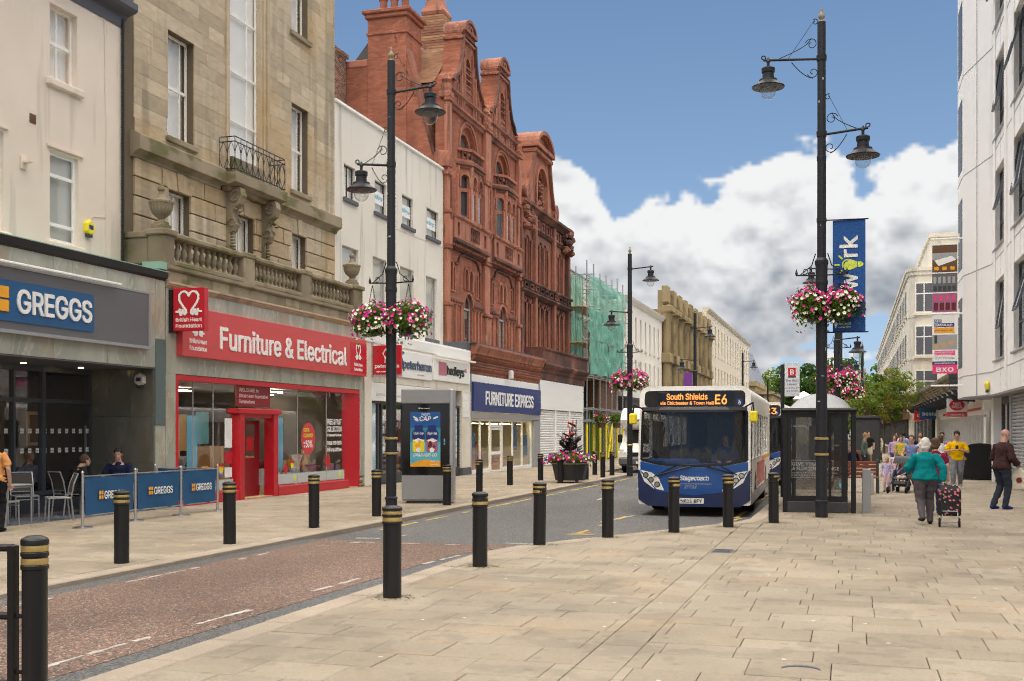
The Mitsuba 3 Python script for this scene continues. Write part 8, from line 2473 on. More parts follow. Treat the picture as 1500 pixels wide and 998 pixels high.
    for y in (2.3, 7.6):
        for s_ in (-1, 1):
            wv_ = MB()
            pr = [(0.16, -0.13), (0.46, -0.13), (0.48, -0.08), (0.48, 0.08), (0.46, 0.13), (0.16, 0.13)]
            wv_.lathe(pr, (0, 0, 0), 24)
            Mw = np.eye(4)
            Mw[:3, :3] = [[0, 0, 1], [1, 0, 0], [0, 1, 0]]
            Mw[:3, 3] = (s_ * (W - 0.16), y, 0.38 + 0.1)
            q = P('wheel', MB().add(*wv_.arrays(), 0.5, Mw), 'm_rubber', 40)
            part(q, 'hub', MB().add(*MB().lathe([(0.0, -.1), (0.24, -.12), (0.24, .12), (0, .1)], (0, 0, 0), 16).arrays(), 0.5, Mw), 'm_galv', 40, M=M)
    P('lining', MB().box(-W + .075, W - .075, 0.8, L_ - .1, 2.60, 2.66).box(-W + .08, W - .08, L_ - .2, L_ - .1, .4, 2.6).box(-W + .075, -W + .085, .3, L_ - .1, .4, 1.24).box(W - .085, W - .075, 1.5, L_ - .1, .4, 1.24).box(-W + .08, W - .08, .2, .8, 2.32, 2.40), 'm_charcoal')
    P('floor', MB().box(-W + 0.08, W - 0.08, 0.3, L_ - 0.1, 0.35, 0.45), 'm_charcoal')
    P('dashboard', MB().box(-1.12, 1.12, 0.30, 0.62, 0.5, 1.16, 0.04).box(-1.05, 0.1, 0.32, 0.5, 1.1, 1.26, 0.05), 'm_busblue')
    for i in range(6):
        for x in (-0.75, 0.75):
            P('seat', MB().box(x - 0.4, x + 0.4, 3.0 + i * 1.0, 3.15 + i * 1.0, 0.85, 1.5, 0.05).box(x - 0.4, x + 0.4, 2.7 + i, 3.1 + i, 0.8, 0.92, 0.04), 'm_busnavy')
    P('cab_screen', MB().box(0.15, 1.1, 1.75, 1.8, 0.45, 2.2).box(-1.12, -0.95, 1.7, 2.3, 0.45, 2.1), 'm_charcoal')
    for x in (-0.5, 0.3):
        P('grab_pole', MB().tube([(x, 2.2, 0.4), (x, 2.2, 2.5)], 0.018, 6), 'm_yellow')
    P('steering_wheel', MB().tube([(0.62 + 0.2 * math.cos(u), 0.78 + 0.1 * math.sin(u), 1.22 + 0.17 * math.sin(u)) for u in np.linspace(0, 6.283, 18)], 0.014, 6), 'm_black')
    P('driver_seat', MB().box(0.38, 0.88, 1.30, 1.45, 0.8, 1.75, 0.05).box(0.38, 0.88, 0.9, 1.4, 0.75, 0.9, 0.05), 'm_charcoal')
    return t


BM = rot(math.radians(1.6), (-3.29, 24.62, -0.10))
make_bus('blue fronted white single deck bus showing South Shields E6', BM, 'E6')
make_bus('second bus showing 23, mostly hidden behind the first', rot(math.radians(0), (-3.38, 38.8, -0.10)), '23', False)
# white motorhome
t = thing('motorhome', 'white motorhome with an over cab bunk parked left of the bus', 'motorhome')
M = rot(math.radians(0), (-8.98, 50.2, -0.10))
side = sg.Polygon([(0, 0.45), (0, 0.95), (0.15, 1.08), (0.75, 1.32), (1.35, 1.95), (0.55, 2.15), (0.45, 2.4), (0.75, 2.75), (1.3, 2.95), (6.3, 2.95), (6.4, 2.8), (6.4, 0.45)]).buffer(-0.06).buffer(0.06)
part(t, 'body', MB().mesh(ext_x(side, -1.08, 1.08)), 'm_buswhite', 30, M=M)
part(t, 'windscreen', MB().quad((-0.85, 0.77, 1.36), (0.85, 0.77, 1.36), (0.78, 1.33, 1.95), (-0.78, 1.33, 1.95)).add([(-0.85, 0.755, 1.35), (0.85, 0.755, 1.35), (0.78, 1.315, 1.94), (-0.78, 1.315, 1.94)], [[0, 1, 2], [0, 2, 3]]), 'm_gloss', M=M)
part(t, 'bumper', MB().box(-1.06, 1.06, -0.12, 0.3, 0.32, 0.72, 0.08), 'm_midgrey', M=M)
part(t, 'grille', MB().box(-0.5, 0.5, -0.04, 0.02, 0.74, 0.93, 0.02), 'm_black', M=M)
part(t, 'number_plate', MB().box(-0.26, 0.26, -0.135, -0.12, 0.42, 0.53), 'm_white', M=M)
for s_ in (-1, 1):
    part(t, 'headlight', MB().box(s_ * 0.95 - 0.12, s_ * 0.95 + 0.12, 0.0, 0.3, 0.84, 1.12, 0.06), 'm_lamp', M=M)
    part(t, 'mirror', MB().box(s_ * 1.2 - 0.1, s_ * 1.2 + 0.1, 0.95, 1.1, 1.35, 1.75, 0.04), 'm_black', M=M)
    for y in (0.75, 4.6):
        Mw = np.eye(4)
        Mw[:3, :3] = [[0, 0, 1], [1, 0, 0], [0, 1, 0]]
        Mw[:3, 3] = (s_ * 0.92, y, 0.34)
        part(t, 'wheel', MB().add(*MB().lathe([(0, -.1), (0.3, -.11), (0.34, -.06), (0.34, .06), (0.3, .11), (0, .1)], (0, 0, 0), 18).arrays(), 0.5, Mw), 'm_rubber', 40, M=M)
part(t, 'lettering', text_front(MB(), 'CAMPER', -0.5, 2.35, 0.44, 0.10, 0.7, 0.004), 'm_navy', M=M)
single('pole_banner', text_front(MB().box(-9.14, -8.67, 64.6, 64.62, 4.2, 5.15), 'P', -9.02, 4.7, 64.6, 0.3, 0.22, 0.01), 'm_purple', 'small purple pole banner above the bus roof', 'banner')
single('road_sign', MB().lathe([(0.03, 0), (0.03, 2.2)], (0.55, 78, 0), 8).box(0.3, 0.8, 77.96, 77.99, 2.0, 2.6), 'm_yellow', 'small yellow sign on a post beyond the shelter', 'sign')
# ---------------------------------------------------------------- people
mat('m_skin', (0.52, 0.31, 0.22), 0.5, 0.35)
mat('m_skinpink', (0.58, 0.33, 0.26), 0.5, 0.35)
HAIR = {n: mat('m_hair_' + n, c, 0.7, 0.3) for n, c in dict(white=(0.62, 0.60, 0.56), brown=(0.09, 0.055, 0.035), dark=(0.025, 0.02, 0.018), ginger=(0.42, 0.20, 0.09), fair=(0.36, 0.25, 0.13)).items()}


def cloth_c(c, s=14.0):
    def fn(p, n, uv):
        return mi.Color3f(c) * (0.72 + 0.5 * fbm(p.x * s, p.y * s, p.z * s * 0.6, 3))
    return fn


CL = {}


def cloth(name, c):
    if name not in CL:
        CL[name] = mat('m_cloth_' + name, c, 0.85, 0.2, sheen=0.3)
    return CL[name]


for n_, c_ in dict(teal=(0.0, 0.20, 0.22), greytrouser=(0.10, 0.085, 0.095), maroon=(0.20, 0.012, 0.05), yellow=(0.80, 0.47, 0.0), greyjog=(0.21, 0.22, 0.25), brownjacket=(0.050, 0.024, 0.024), darkjean=(0.030, 0.037, 0.055),
                   denimblue=(0.17, 0.23, 0.46), jean=(0.04, 0.06, 0.16), lilac=(0.52, 0.46, 0.66), pink=(0.72, 0.52, 0.58), navytee=(0.010, 0.016, 0.05), black=(0.014, 0.014, 0.016), white=(0.78, 0.77, 0.76), green=(0.09, 0.13, 0.11),
                   blueshirt=(0.24, 0.30, 0.62), purple=(0.48, 0.34, 0.58), mustard=(0.62, 0.50, 0.06), greyscarf=(0.20, 0.20, 0.24), cream=(0.62, 0.56, 0.46), sun=(0.60, 0.28, 0.10)).items():
    cloth(n_, c_)
SPH = {}


def sph(p, r, seg=12):
    if seg not in SPH:
        SPH[seg] = m3.Manifold.sphere(1.0, seg)
    r = (r, r, r) if np.isscalar(r) else r
    return SPH[seg].scale([float(q) for q in r]).translate([float(q) for q in p])


def chain(nodes, seg=12):
    s_ = [sph(p, r, seg) for p, r in nodes]
    return m3.Manifold.batch_boolean([m3.Manifold.batch_hull([a, b]) for a, b in zip(s_[:-1], s_[1:])], m3.OpType.Add) if len(s_) > 1 else s_[0]


def fuse(lst):
    return m3.Manifold.batch_boolean([q for q in lst if q is not None], m3.OpType.Add)


def soften(m, L, it=6, wr=0.0, seed=0):
    q = m.refine_to_length(L).to_mesh()
    t = trimesh.Trimesh(q.vert_properties[:, :3], q.tri_verts, process=True)
    trimesh.smoothing.filter_taubin(t, lamb=0.5, nu=0.52, iterations=it)
    v = np.array(t.vertices)
    if wr:
        nz = meshkit.fbm(v * [11, 11, 15] + seed, 3, seed) - 0.5
        v = v + t.vertex_normals * (nz * wr)[:, None]
    return MB().add(v, t.faces)


def lerp(a, b, t):
    return np.array(a) * (1 - t) + np.array(b) * t


def person(label, x, y, face, h=1.70, top='black', legs='jean', hair=None, hair_style='short', build=1.0, lean=0.0, step=0.0, arms=None, seated=False, sleeves=1.0, coat=0.0, skirt=False, shoe='m_rubber', head_turn=(0, 0.0), skin='m_skin', z=0.0, near=True, jacket=0.0, glasses=False, group=None, big=1.0, shorts=False, bag=None):
    """face: heading in degrees, 0 looks along +y. arms: {side: (elbow, wrist)} in body units."""
    s = h / 1.70
    t = thing('person', label, 'person', group)
    b = build
    hipz = 0.90
    L = {}
    for sd in (-1, 1):
        f = step * sd
        hip = np.array([sd * 0.085 * b, 0, hipz])
        if seated:
            hip[2] = 0.50
            knee = np.array([sd * 0.12, 0.42, 0.50])
            ank = np.array([sd * 0.12, 0.40 + 0.05 * sd, 0.09])
        else:
            knee = np.array([sd * 0.095, 0.05 + 0.5 * f + 0.03, 0.49])
            ank = np.array([sd * 0.10, -0.02 + 0.95 * f - (0.10 if f < 0 else 0), 0.085 + (0.07 if f < -0.05 else 0)])
        L[sd] = (hip, knee, ank)
    hz = 0.50 if seated else hipz
    dz = hz - hipz

    def up(p):                                              # leans the trunk about the hips
        p = np.array(p, float) + [0, 0, dz]
        q = p - [0, 0, hz]
        c, sn = math.cos(lean), math.sin(lean)
        return np.array([q[0], q[1] * c + q[2] * sn, -q[1] * sn + q[2] * c]) + [0, 0, hz]
    sh = {sd: up((sd * 0.168 * (0.5 + 0.5 * b), -0.01, 1.322)) for sd in (-1, 1)}
    A = {}
    for sd in (-1, 1):
        e, w = (arms or {}).get(sd, ((sd * 0.235 * (0.4 + 0.6 * b), -0.03 - 0.25 * step * sd, 1.09), (sd * 0.235 * (0.4 + 0.6 * b), 0.06 - 0.45 * step * sd, 0.84)))
        A[sd] = (sh[sd], up(e), up(w))
    neck, headc = up((0, 0.0, 1.40)), up((0, 0.035, 1.575))
    fwd = up((0, 1, 1.5)) - up((0, 0, 1.5))
    ht, tilt = math.radians(head_turn[0]), head_turn[1]
    lay = 12 if near else 8
    LL = 0.03 if near else 0.06
    # head with a face
    HM = trimesh.transformations.rotation_matrix(-tilt, [1, 0, 0])[:3, :3]
    HM = trimesh.transformations.rotation_matrix(ht, [0, 0, 1])[:3, :3] @ HM

    def hp(p):
        return headc + HM @ (np.array(p) * big)
    hd = [chain([(hp((0, -0.012, 0.035)), (0.076, 0.094, 0.090)), (hp((0, 0.028, -0.055)), (0.054, 0.060, 0.060))], lay), chain([(neck, 0.058 * (0.6 + 0.4 * b)), (hp((0, -0.02, -0.03)), 0.056)], lay)]
    if near:
        hd += [chain([(hp((0, 0.088, 0.0)), 0.010), (hp((0, 0.106, -0.028)), 0.014)], 8), chain([(hp((-0.03, 0.078, 0.022)), 0.014), (hp((0.03, 0.078, 0.022)), 0.014)], 8), chain([(hp((-0.018, 0.083, -0.060)), 0.009), (hp((0.018, 0.083, -0.060)), 0.009)], 8), sph(hp((0, 0.075, -0.092)), 0.020, 8)]
        for sd in (-1, 1):
            hd.append(sph(hp((sd * 0.078, -0.005, -0.005)), (0.012, 0.022, 0.032), 8))
    limb = []
    for sd in (-1, 1):
        a, e, w = A[sd]
        limb.append(chain([(a, 0.042 * (.6 + .4 * b)), (e, 0.038 * (.6 + .4 * b)), (w, 0.028)], lay))
        d = w - e
        d = d / np.linalg.norm(d)
        k = np.cross(d, [0, 0, 1.0])
        k = k / (np.linalg.norm(k) + 1e-9) if np.linalg.norm(k) > 0.2 else np.array([0, 1.0, 0])
        pm = w + d * 0.055
        limb.append(m3.Manifold.batch_hull([sph(w + d * 0.01, 0.024, 8), sph(pm + k * 0.026, 0.017, 8), sph(pm - k * 0.026, 0.017, 8)]))
        if near:
            cv = np.cross(d, k)
            for i, ln in enumerate((0.060, 0.072, 0.068, 0.052)):
                o = pm + k * (0.030 - 0.020 * i) + d * 0.012
                limb.append(chain([(o, 0.0095), (o + d * ln * 0.5, 0.009), (o + d * ln * 0.80 + cv * 0.022, 0.008)], 8))
            limb.append(chain([(w + d * 0.02 + k * 0.026, 0.011), (w + d * 0.06 + k * 0.048, 0.010), (w + d * 0.085 + k * 0.045 + cv * .01, 0.008)], 8))
        hip, kn, an = L[sd]
        limb.append(chain([(hip, 0.085 * b), (kn, 0.055), (an, 0.038)], lay))
        limb.append(chain([(an + [0, 0, -0.03], 0.04), (an + [sd * 0.02, 0.13, -0.05], 0.03)], 8))
    tor = chain([(up((0, 0, hipz - 0.02)), (0.13 * b, 0.09 * b, 0.10)), (up((0, 0.01, 1.10)), (0.115 * b, 0.085 * b, 0.10)), (up((0, 0, 1.30)), (0.135 * b, 0.085 * b, 0.10)), (neck, (0.07, 0.06, 0.05))], lay)
    M = rot(math.radians(face), (x, y, z), s)
    part(t, 'body', soften(fuse(hd + limb + [tor]), LL * 0.8, 4), skin, 60, M=M)
    if near:
        ey = MB()
        for sd in (-1, 1):
            ey.mesh(sph(hp((sd * 0.030, 0.083, 0.004)), 0.0095, 10))
        part(t, 'eye', ey, 'm_dark', M=M)
        part(t, 'mouth', MB().mesh(chain([(hp((-0.018, 0.090, -0.060)), 0.005), (hp((0.018, 0.090, -0.060)), 0.005)], 6)), 'm_mauve', M=M)
    # clothes
    i_ = 0.012 + jacket
    tp = [chain([(up((0, 0, hipz - 0.03 - coat)), (0.200 * b + jacket, 0.128 * b + jacket, 0.05)), (up((0, 0.0, hipz + 0.08)), (0.165 * b + jacket, 0.12 * b + jacket, 0.08)), (up((0, 0.01, 1.12)), (0.122 * b + i_, 0.095 * b + i_, 0.10)), (up((0, 0, 1.30)), (0.138 * b + i_, 0.09 * b + i_, 0.085)), (up((0, -0.005, 1.40)), (0.07 + i_, 0.058 + i_, 0.03))], lay)]
    for sd in (-1, 1):
        a, e, w = A[sd]
        if sleeves >= 1:
            tp.append(chain([(a, 0.046 * (.6 + .4 * b) + i_), (lerp(a, e, .5), 0.047 * (.6 + .4 * b) + i_), (e, 0.042 * (.6 + .4 * b) + i_), (lerp(e, w, 0.93), 0.033 + i_)], lay))
        elif sleeves > 0:
            tp.append(chain([(a, 0.047 * (.6 + .4 * b) + i_), (lerp(a, e, sleeves * 1.25), 0.053 * (.6 + .4 * b) + i_)], lay))
        else:
            tp.append(sph(a * [0.85, 1, 1], 0.055 * b + i_, lay))
    part(t, 'top', soften(fuse(tp), LL, 6, 0.055 if near else 0.03, int(x * 10) % 7), CL[top], 60, M=M)
    lg = [chain([(L[-1][0] * [1, 1, 1], 0.105 * b), (L[1][0], 0.105 * b)], lay)]
    for sd in (-1, 1):
        hip, kn, an = L[sd]
        if skirt:
            lg.append(chain([(hip, 0.11 * b), (lerp(hip, kn, 1.05), 0.12)], lay))
        elif shorts:
            lg.append(chain([(hip, 0.105 * b), (lerp(hip, kn, 0.9), 0.085)], lay))
        else:
            lg.append(chain([(hip, 0.105 * b), (kn, 0.076 * (0.5 + .5 * b)), (lerp(kn, an, 0.6), 0.066), (an + [0, 0, -0.01], 0.062)], lay))
    part(t, 'skirt' if skirt else 'trousers', soften(fuse(lg), LL, 6, 0.05 if near else 0.03, 3), CL[legs], 60, M=M)
    for sd in (-1, 1):
        an = L[sd][2]
        part(t, 'shoe', soften(fuse([chain([(an + [0, -0.035, -0.035], (0.043, 0.05, 0.05)), (an + [sd * 0.01, 0.07, -0.045], (0.046, 0.05, 0.038)), (an + [sd * 0.02, 0.15, -0.055], (0.040, 0.045, 0.028))], 10)]), 0.04, 3), shoe, 60, M=M)
    if hair:
        hs = [chain([(hp((0, -0.022, 0.050)), (0.090, 0.102, 0.088)), (hp((0, -0.045, 0.0)), (0.084, 0.080, 0.080))], 14)]
        if hair_style == 'long':
            hs.append(chain([(hp((0, -0.05, 0.0)), (0.086, 0.06, 0.07)), (hp((0, -0.06, -0.13)), (0.08, 0.045, 0.06))], 12))
        elif hair_style == 'pony':
            hs.append(chain([(hp((0, -0.11, 0.04)), 0.035), (hp((0, -0.15, -0.08)), 0.025)], 10))
        elif hair_style == 'curly':
            hs.append(chain([(hp((-0.055, -0.035, 0.0)), 0.066), (hp((0.055, -0.035, 0.0)), 0.066)], 12))
            hs.append(chain([(hp((-0.03, -0.06, -0.06)), 0.062), (hp((0.03, -0.06, -0.06)), 0.062)], 12))
        hm = fuse(hs)
        fn_ = HM @ np.array([0, 1, 0.0])
        cut = m3.Manifold.cube([0.3, 0.2, 0.3], True).translate([0, 0.148, -0.075])
        Mh = np.eye(4)
        Mh[:3, :3] = HM
        Mh[:3, 3] = headc
        hm = hm - cut.transform(Mh[:3, :].tolist())
        part(t, 'hair', soften(hm, 0.018 if near else 0.04, 3, 0.03 if hair_style == 'curly' else 0.014, 5), HAIR[hair], 60, M=M)
    if glasses:
        part(t, 'sunglasses', MB().mesh(chain([(hp((-0.075, 0.03, 0.075)), 0.012), (hp((-0.03, 0.085, 0.075)), 0.018), (hp((0.03, 0.085, 0.075)), 0.018), (hp((0.075, 0.03, 0.075)), 0.012)], 8)), 'm_black', M=M)
    return t, M, A, s


def hold(p, A, s, M, sd):
    return (M @ np.array([*(A[sd][2] + (A[sd][2] - A[sd][1]) / np.linalg.norm(A[sd][2] - A[sd][1]) * 0.06), 1]))[:3]


# the woman in teal with her shopping trolley
tw, M, A, s = person('elderly woman in a teal jacket with white curly hair, seen from behind', 1.36, 22.70, 8, 1.64, 'teal', 'greytrouser', 'white', 'curly', 1.32, 0.06, 0.10, {1: ((0.31, -0.10, 1.10), (0.30, -0.12, 0.86)), -1: ((-0.32, 0.05, 1.12), (-0.27, 0.22, 1.02))}, coat=-0.02, jacket=0.018)
hpt = hold(tw, A, s, M, 1)
tt = thing('shopping_trolley', 'black two wheeled shopping trolley with pink flamingo print', 'trolley')
tx, ty = 1.74, 22.18


def flam(p, n, uv):
    a_ = voronoi(p.x * 16 + p.z * 5, p.z * 17 + p.y * 6)
    c = mi.Color3f(0.016, 0.015, 0.018)
    c = dr.select((a_[0] < 0.34) & (a_[2] < 0.42), mi.Color3f(0.62, 0.16, 0.20), c)
    return dr.select((a_[0] < 0.22) & (a_[2] > 0.82), mi.Color3f(0.35, 0.36, 0.38), c)


mat('m_flamingo', flam, 0.6, 0.3)
bag_ = m3.Manifold.batch_hull([sph((dx * 0.15, dy * 0.10 + 0.03 * (zz > .5), zz), 0.04, 10) for dx in (-1, 1) for dy in (-1, 1) for zz in (0.25, 0.66)] + [sph((dx * 0.13, 0.03, 0.74), 0.03, 8) for dx in (-1, 1)])
part(tt, 'bag', soften(bag_, 0.03, 4, 0.02), 'm_flamingo', 60, M=rot(0.12, (tx, ty, 0)))
fr = MB()
for sd in (-1, 1):
    fr.tube([(tx + sd * 0.13, ty - 0.16, 0.20), (tx + sd * 0.13, ty - 0.12, 0.30), (tx + sd * 0.12, ty + 0.17, 0.30), (tx + sd * 0.11, ty + 0.2, 0.78), (hpt[0] + sd * 0.07, hpt[1], hpt[2] - 0.02)], 0.010, 6)
    fr.tube([(tx + sd * 0.16, ty - 0.06, 0.09), (tx + sd * 0.13, ty - 0.14, 0.30)], 0.009, 5)
fr.tube([(tx - 0.13, ty - 0.16, 0.30), (tx + 0.13, ty - 0.16, 0.30)], 0.010, 6).tube([(tx - 0.17, ty - 0.04, 0.09), (tx + 0.17, ty - 0.04, 0.09)], 0.008, 5)
part(tt, 'frame', fr, 'm_alu')
part(tt, 'handle', MB().tube([(hpt[0] - 0.07, hpt[1], hpt[2] - 0.02), (hpt[0], hpt[1], hpt[2]), (hpt[0] + 0.08, hpt[1], hpt[2] - 0.02)], 0.016, 7), 'm_black')
for sd in (-1, 1):
    Mw = np.eye(4)
    Mw[:3, :3] = [[0, 0, 1], [1, 0, 0], [0, 1, 0]]
    Mw[:3, 3] = (tx + sd * 0.17, ty - 0.04, 0.085)
    q = part(tt, 'wheel', MB().add(*MB().lathe([(0.06, -.018), (0.085, -.016), (0.085, .016), (0.06, .018)], (0, 0, 0), 18).arrays(), 0.5, Mw), 'm_rubber', 40)
    part(q, 'hub', MB().add(*MB().lathe([(0, -.012), (0.06, -.012), (0.06, .012), (0, .012)], (0, 0, 0), 14).arrays(), 0.5, Mw), 'm_galv', 40)
person('woman in a maroon t-shirt with short brown hair, just past the woman in teal', 1.70, 25.2, 4, 1.62, 'maroon', 'jean', 'brown', 'curly', 1.15, 0.03, 0.08, None, sleeves=0.45)
yt, M, A, s = person('man in a bright yellow t-shirt and grey joggers looking at his phone', 3.10, 36.8, 176, 1.78, 'yellow', 'greyjog', 'dark', 'short', 1.28, 0.02, 0.13, {-1: ((-0.30, 0.02, 1.10), (-0.06, 0.26, 1.16)), 1: ((0.30, 0.02, 1.10), (0.06, 0.26, 1.16))}, sleeves=0.55, head_turn=(0, 0.35), shoe='m_lead')
part(yt, 'phone', box(-0.04, 0.04, 0.29, 0.30, 1.14, 1.28, 0.004), 'm_black', M=M)
bt_, M, A, s = person('bald man in a dark brown jacket and jeans looking away to the right', 3.28, 27.66, -52, 1.82, 'brownjacket', 'darkjean', None, 'short', 1.10, 0.10, 0.02, {1: ((0.27, 0.0, 1.08), (0.20, 0.22, 0.98)), -1: ((-0.27, 0.02, 1.08), (-0.16, 0.25, 0.98))}, skin='m_skinpink', jacket=0.02, shoe=mat('m_blueshoe', (0.01, 0.03, 0.22), 0.5, 0.4), head_turn=(-8, 0.18))
hpt = hold(bt_, A, s, M, 1)
cb_ = thing('carrier_bag', 'white plastic carrier bag with a red emblem held by the bald man', 'bag')
bg = m3.Manifold.batch_hull([sph((dx * 0.13, dy * 0.05, zz), 0.03, 8) for dx in (-1, 1) for dy in (-1, 1) for zz in (-0.52, -0.18)] + [sph((0, 0, -0.03), 0.03, 8)])
part(cb_, 'bag', soften(bg, 0.03, 3, 0.03), mat('m_carrier', (0.66, 0.62, 0.50), 0.5, 0.4), 60, M=rot(-0.2, tuple(hpt)))
part(cb_, 'emblem', MB().py(sg.Point(0.02, -0.33).buffer(0.06), -0.105, -0.095), 'm_darkred', M=rot(-0.2, tuple(hpt)))
# woman with the pushchair and children
bw, M, A, s = person('woman in a sleeveless denim blue blouse pushing the pushchair', 1.72, 35.2, 172, 1.66, 'denimblue', 'jean', 'brown', 'pony', 1.12, 0.03, 0.08, {1: ((0.27, 0.06, 1.10), (0.16, 0.33, 1.0)), -1: ((-0.27, 0.06, 1.10), (-0.12, 0.33, 1.0))}, sleeves=0, coat=0.05)
pc_ = thing('pushchair', 'black folding pushchair with a small child in it', 'pushchair')
M = rot(math.radians(160), (1.42, 34.35, 0))
fr = MB()
for sd in (-1, 1):
    fr.tube([(sd * 0.24, 0.45, 0.1), (sd * 0.24, -0.15, 0.62), (sd * 0.22, -0.45, 1.0)], 0.014, 6).tube([(sd * 0.24, -0.40, 0.1), (sd * 0.24, 0.1, 0.55)], 0.013, 6)
fr.tube([(-0.22, -0.45, 1.0), (0.22, -0.45, 1.0)], 0.016, 6).tube([(-0.24, 0.2, 0.33), (0.24, 0.2, 0.33)], 0.012, 5)
part(pc_, 'frame', fr, 'm_charcoal', M=M)
part(pc_, 'seat', soften(fuse([chain([((-0.17, 0.15, 0.42), 0.04), ((-0.17, -0.2, 0.40), 0.04), ((-0.17, -0.34, 0.85), 0.03)], 8), chain([((0.17, 0.15, 0.42), 0.04), ((0.17, -0.2, 0.40), 0.04), ((0.17, -0.34, 0.85), 0.03)], 8), m3.Manifold.batch_hull([sph((dx * 0.17, -0.34, 0.85), 0.03, 8) for dx in (-1, 1)] + [sph((dx * 0.17, -0.2, 0.40), 0.03, 8) for dx in (-1, 1)]), m3.Manifold.batch_hull([sph((dx * 0.17, 0.15, 0.4), 0.03, 8) for dx in (-1, 1)] + [sph((dx * 0.17, -0.2, 0.40), 0.03, 8) for dx in (-1, 1)])]), 0.04, 3), 'm_charcoal', 60, M=M)
hd_ = [[(sd * 0.25, -0.30 + 0.36 * math.cos(u), 0.72 + 0.34 * math.sin(u)) for u in np.linspace(0.35, 2.5, 9)] for sd in (-1, 1)]
part(pc_, 'hood', MB().add(np.array(hd_[0] + hd_[1]), [[i, i + 1, 10 + i, 9 + i] for i in range(8)]), 'm_black', True, M=M)
part(pc_, 'basket', MB().box(-0.2, 0.2, -0.25, 0.25, 0.18, 0.30, 0.03), 'm_black', M=M)
for sd in (-1, 1):
    for yy, r in ((0.45, 0.09), (-0.40, 0.12)):
        Mw = np.eye(4)
        Mw[:3, :3] = [[0, 0, 1], [1, 0, 0], [0, 1, 0]]
        Mw[:3, 3] = (sd * 0.26, yy, r)
        part(pc_, 'wheel', MB().add(*MB().lathe([(0, -.02), (r, -.02), (r, .02), (0, .02)], (0, 0, 0), 16).arrays(), 0.5, Mw), 'm_rubber', 40, M=M)
person('small strawberry blonde child sitting in the pushchair', 1.43, 34.42, 165, 0.92, 'jean', 'cream', 'ginger', 'curly', 1.2, -0.25, 0, {1: ((0.22, 0.15, 1.1), (0.06, 0.28, 1.25)), -1: ((-0.22, 0.15, 1.1), (-0.1, 0.3, 1.0))}, seated=True, sleeves=0.5, z=0.17, shorts=True, shoe='m_white', big=1.3)
person('young girl in a lilac top standing left of the pushchair', 1.02, 34.75, 170, 1.02, 'lilac', 'pink', 'fair', 'long', 1.12, 0.0, 0.03, big=1.28)
person('child in a pale pink top behind the pushchair', 1.28, 35.3, 178, 1.22, 'pink', 'jean', 'fair', 'short', 1.05, 0.0, 0.03, big=1.2)
single('handbag', soften(m3.Manifold.batch_hull([sph((2.0 + dx * 0.14, 34.0 + dy * 0.06, zz), 0.04, 8) for dx in (-1, 1) for dy in (-1, 1) for zz in (0.06, 0.36)]), 0.03, 3), 'm_maroon', 'dark maroon holdall on the paving right of the pushchair', 'bag')
# others farther along
for q in (('woman in a white top and black skirt walking away by the post office', 2.95, 41.0, 10, 1.64, 'white', 'black', 'brown', 'long', dict(sleeves=0.5, skirt=True)),
          ('man in a lilac shirt half hidden behind the man in yellow', 3.35, 46.0, 175, 1.74, 'purple', 'darkjean', 'dark', 'short', dict(sleeves=0.5)),
          ('man in a dark top walking beyond the woman in teal', 2.55, 45.5, 170, 1.76, 'navytee', 'greyjog', 'brown', 'short', dict(sleeves=0.5)),
          ('woman in a pale pink jacket behind the woman in blue', 2.35, 42.5, 178, 1.6, 'pink', 'jean', 'dark', 'short', {}),
          ('man in a blue shirt in the distant crowd', 2.3, 54.0, 5, 1.76, 'blueshirt', 'cream', 'dark', 'short', dict(sleeves=0.5)),
          ('woman in a light purple top in the distant crowd', 1.85, 52.0, 172, 1.62, 'purple', 'jean', 'brown', 'long', {}),
          ('woman in a dark cardigan over a mustard top in the distant crowd', 1.95, 48.0, 176, 1.60, 'mustard', 'black', 'brown', 'long', {}),
          ('man in a dark t-shirt and shorts far beyond the benches', 0.95, 64.0, 175, 1.78, 'black', 'cream', 'dark', 'short', dict(sleeves=0.5, shorts=True)),
          ('man in a white t-shirt far along the pavement', 2.6, 62.0, 180, 1.76, 'white', 'darkjean', 'dark', 'short', dict(sleeves=0.5)),
          ('person in a grey top pushing a far pushchair', 1.55, 70.0, 170, 1.70, 'cream', 'greyjog', 'brown', 'short', {}),
          ('person in a red top far down the street by the shops', 2.9, 78.0, 170, 1.70, 'maroon', 'jean', 'dark', 'short', {})):
    person(*q[:5], q[5], q[6], q[7], q[8], 1.12, 0.02, 0.12, None, near=False, **q[9])
person('man in a dark green jacket standing at the second bench', 0.50, 45.6, -100, 1.72, 'green', 'darkjean', 'fair', 'short', 1.12, 0.04, 0.0, near=False)
person('person in dark clothes sitting on the second bench', 0.05, 46.2, 178, 1.68, 'navytee', 'black', 'dark', 'short', 1.1, 0.1, seated=True, near=False)
t = thing('pushchair', 'far cream hooded pushchair beyond the benches', 'pushchair')
m = MB()
for sd in (-1, 1):
    m.tube([(1.5 + sd * .24, 68.8, .12), (1.5 + sd * .22, 69.6, 1.0)], .02, 5).tube([(1.5 + sd * .24, 69.6, .12), (1.5 + sd * .22, 69.0, .6)], .02, 5)
part(t, 'frame', m, 'm_charcoal')
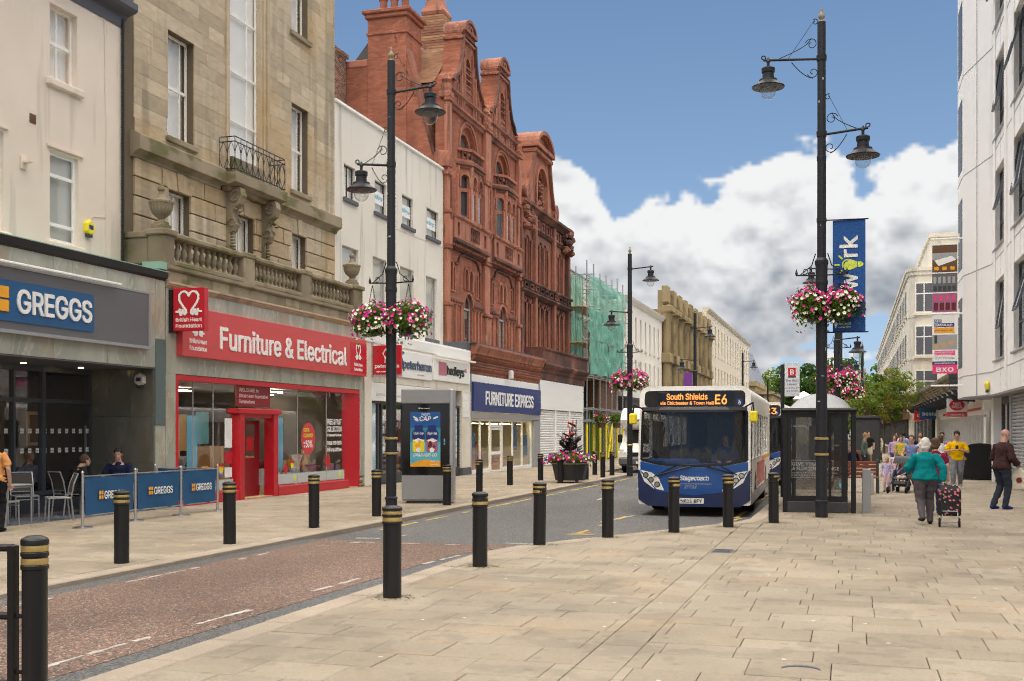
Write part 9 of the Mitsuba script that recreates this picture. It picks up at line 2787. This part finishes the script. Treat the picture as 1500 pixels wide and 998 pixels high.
part(t, 'hood', MB().lathe([(0.26, 0.55), (0.28, 0.7), (0.2, 0.9), (0, 0.95)], (1.5, 69.1, 0), 10), 'm_cloth_cream', 40)
part(t, 'seat', MB().box(1.28, 1.72, 68.85, 69.4, .4, .55, .04), 'm_charcoal')
for sd in (-1, 1):
    part(t, 'wheel', MB().box(1.5 + sd * .25 - .02, 1.5 + sd * .25 + .02, 68.7, 68.92, 0, .22, .01).box(1.5 + sd * .25 - .02, 1.5 + sd * .25 + .02, 69.5, 69.72, 0, .22, .01), 'm_rubber')
person('person with a dark shoulder bag at the very left edge, cut by the frame', -14.35, 16.25, 20, 1.72, 'sun', 'black', 'dark', 'short', 1.2, 0.02, 0.05, sleeves=0.5)
# bakery customers, the bus driver
person('man in a black hoodie bent over a bakery table behind the barriers', -15.72, 20.02, -30, 1.76, 'black', 'black', 'brown', 'short', 1.15, 0.42, 0, {1: ((0.26, 0.2, 1.12), (0.14, 0.42, 1.12)), -1: ((-0.26, 0.2, 1.12), (-0.12, 0.42, 1.12))}, seated=True, jacket=0.02)
person('man in a navy t-shirt with sunglasses pushed up, facing the street', -15.55, 21.42, 205, 1.82, 'navytee', 'jean', 'dark', 'short', 1.30, 0.05, 0, {1: ((0.29, 0.12, 1.10), (0.16, 0.34, 1.05)), -1: ((-0.29, 0.12, 1.10), (-0.14, 0.34, 1.05))}, seated=True, sleeves=0.5, glasses=True, skin='m_skinpink')
person('man in a grey scarf sitting inside the bakery window', -17.6, 21.0, -100, 1.76, 'greyscarf', 'black', 'fair', 'short', 1.15, 0.05, seated=True, near=False)
person('person in a mustard top sitting inside the bakery at the left', -17.7, 18.3, -60, 1.66, 'mustard', 'jean', 'brown', 'long', 1.15, 0.1, seated=True, near=False)
Mb = BM @ np.array([0.63, 1.12, 0.38, 1])
person('bus driver in a dark blue shirt at the wheel of the front bus', Mb[0], Mb[1], 180, 1.78, 'jean', 'navytee', 'dark', 'short', 1.2, 0.06, 0, {1: ((0.27, 0.15, 1.12), (0.14, 0.36, 1.12)), -1: ((-0.27, 0.15, 1.12), (-0.14, 0.36, 1.12))}, seated=True, z=0.36)
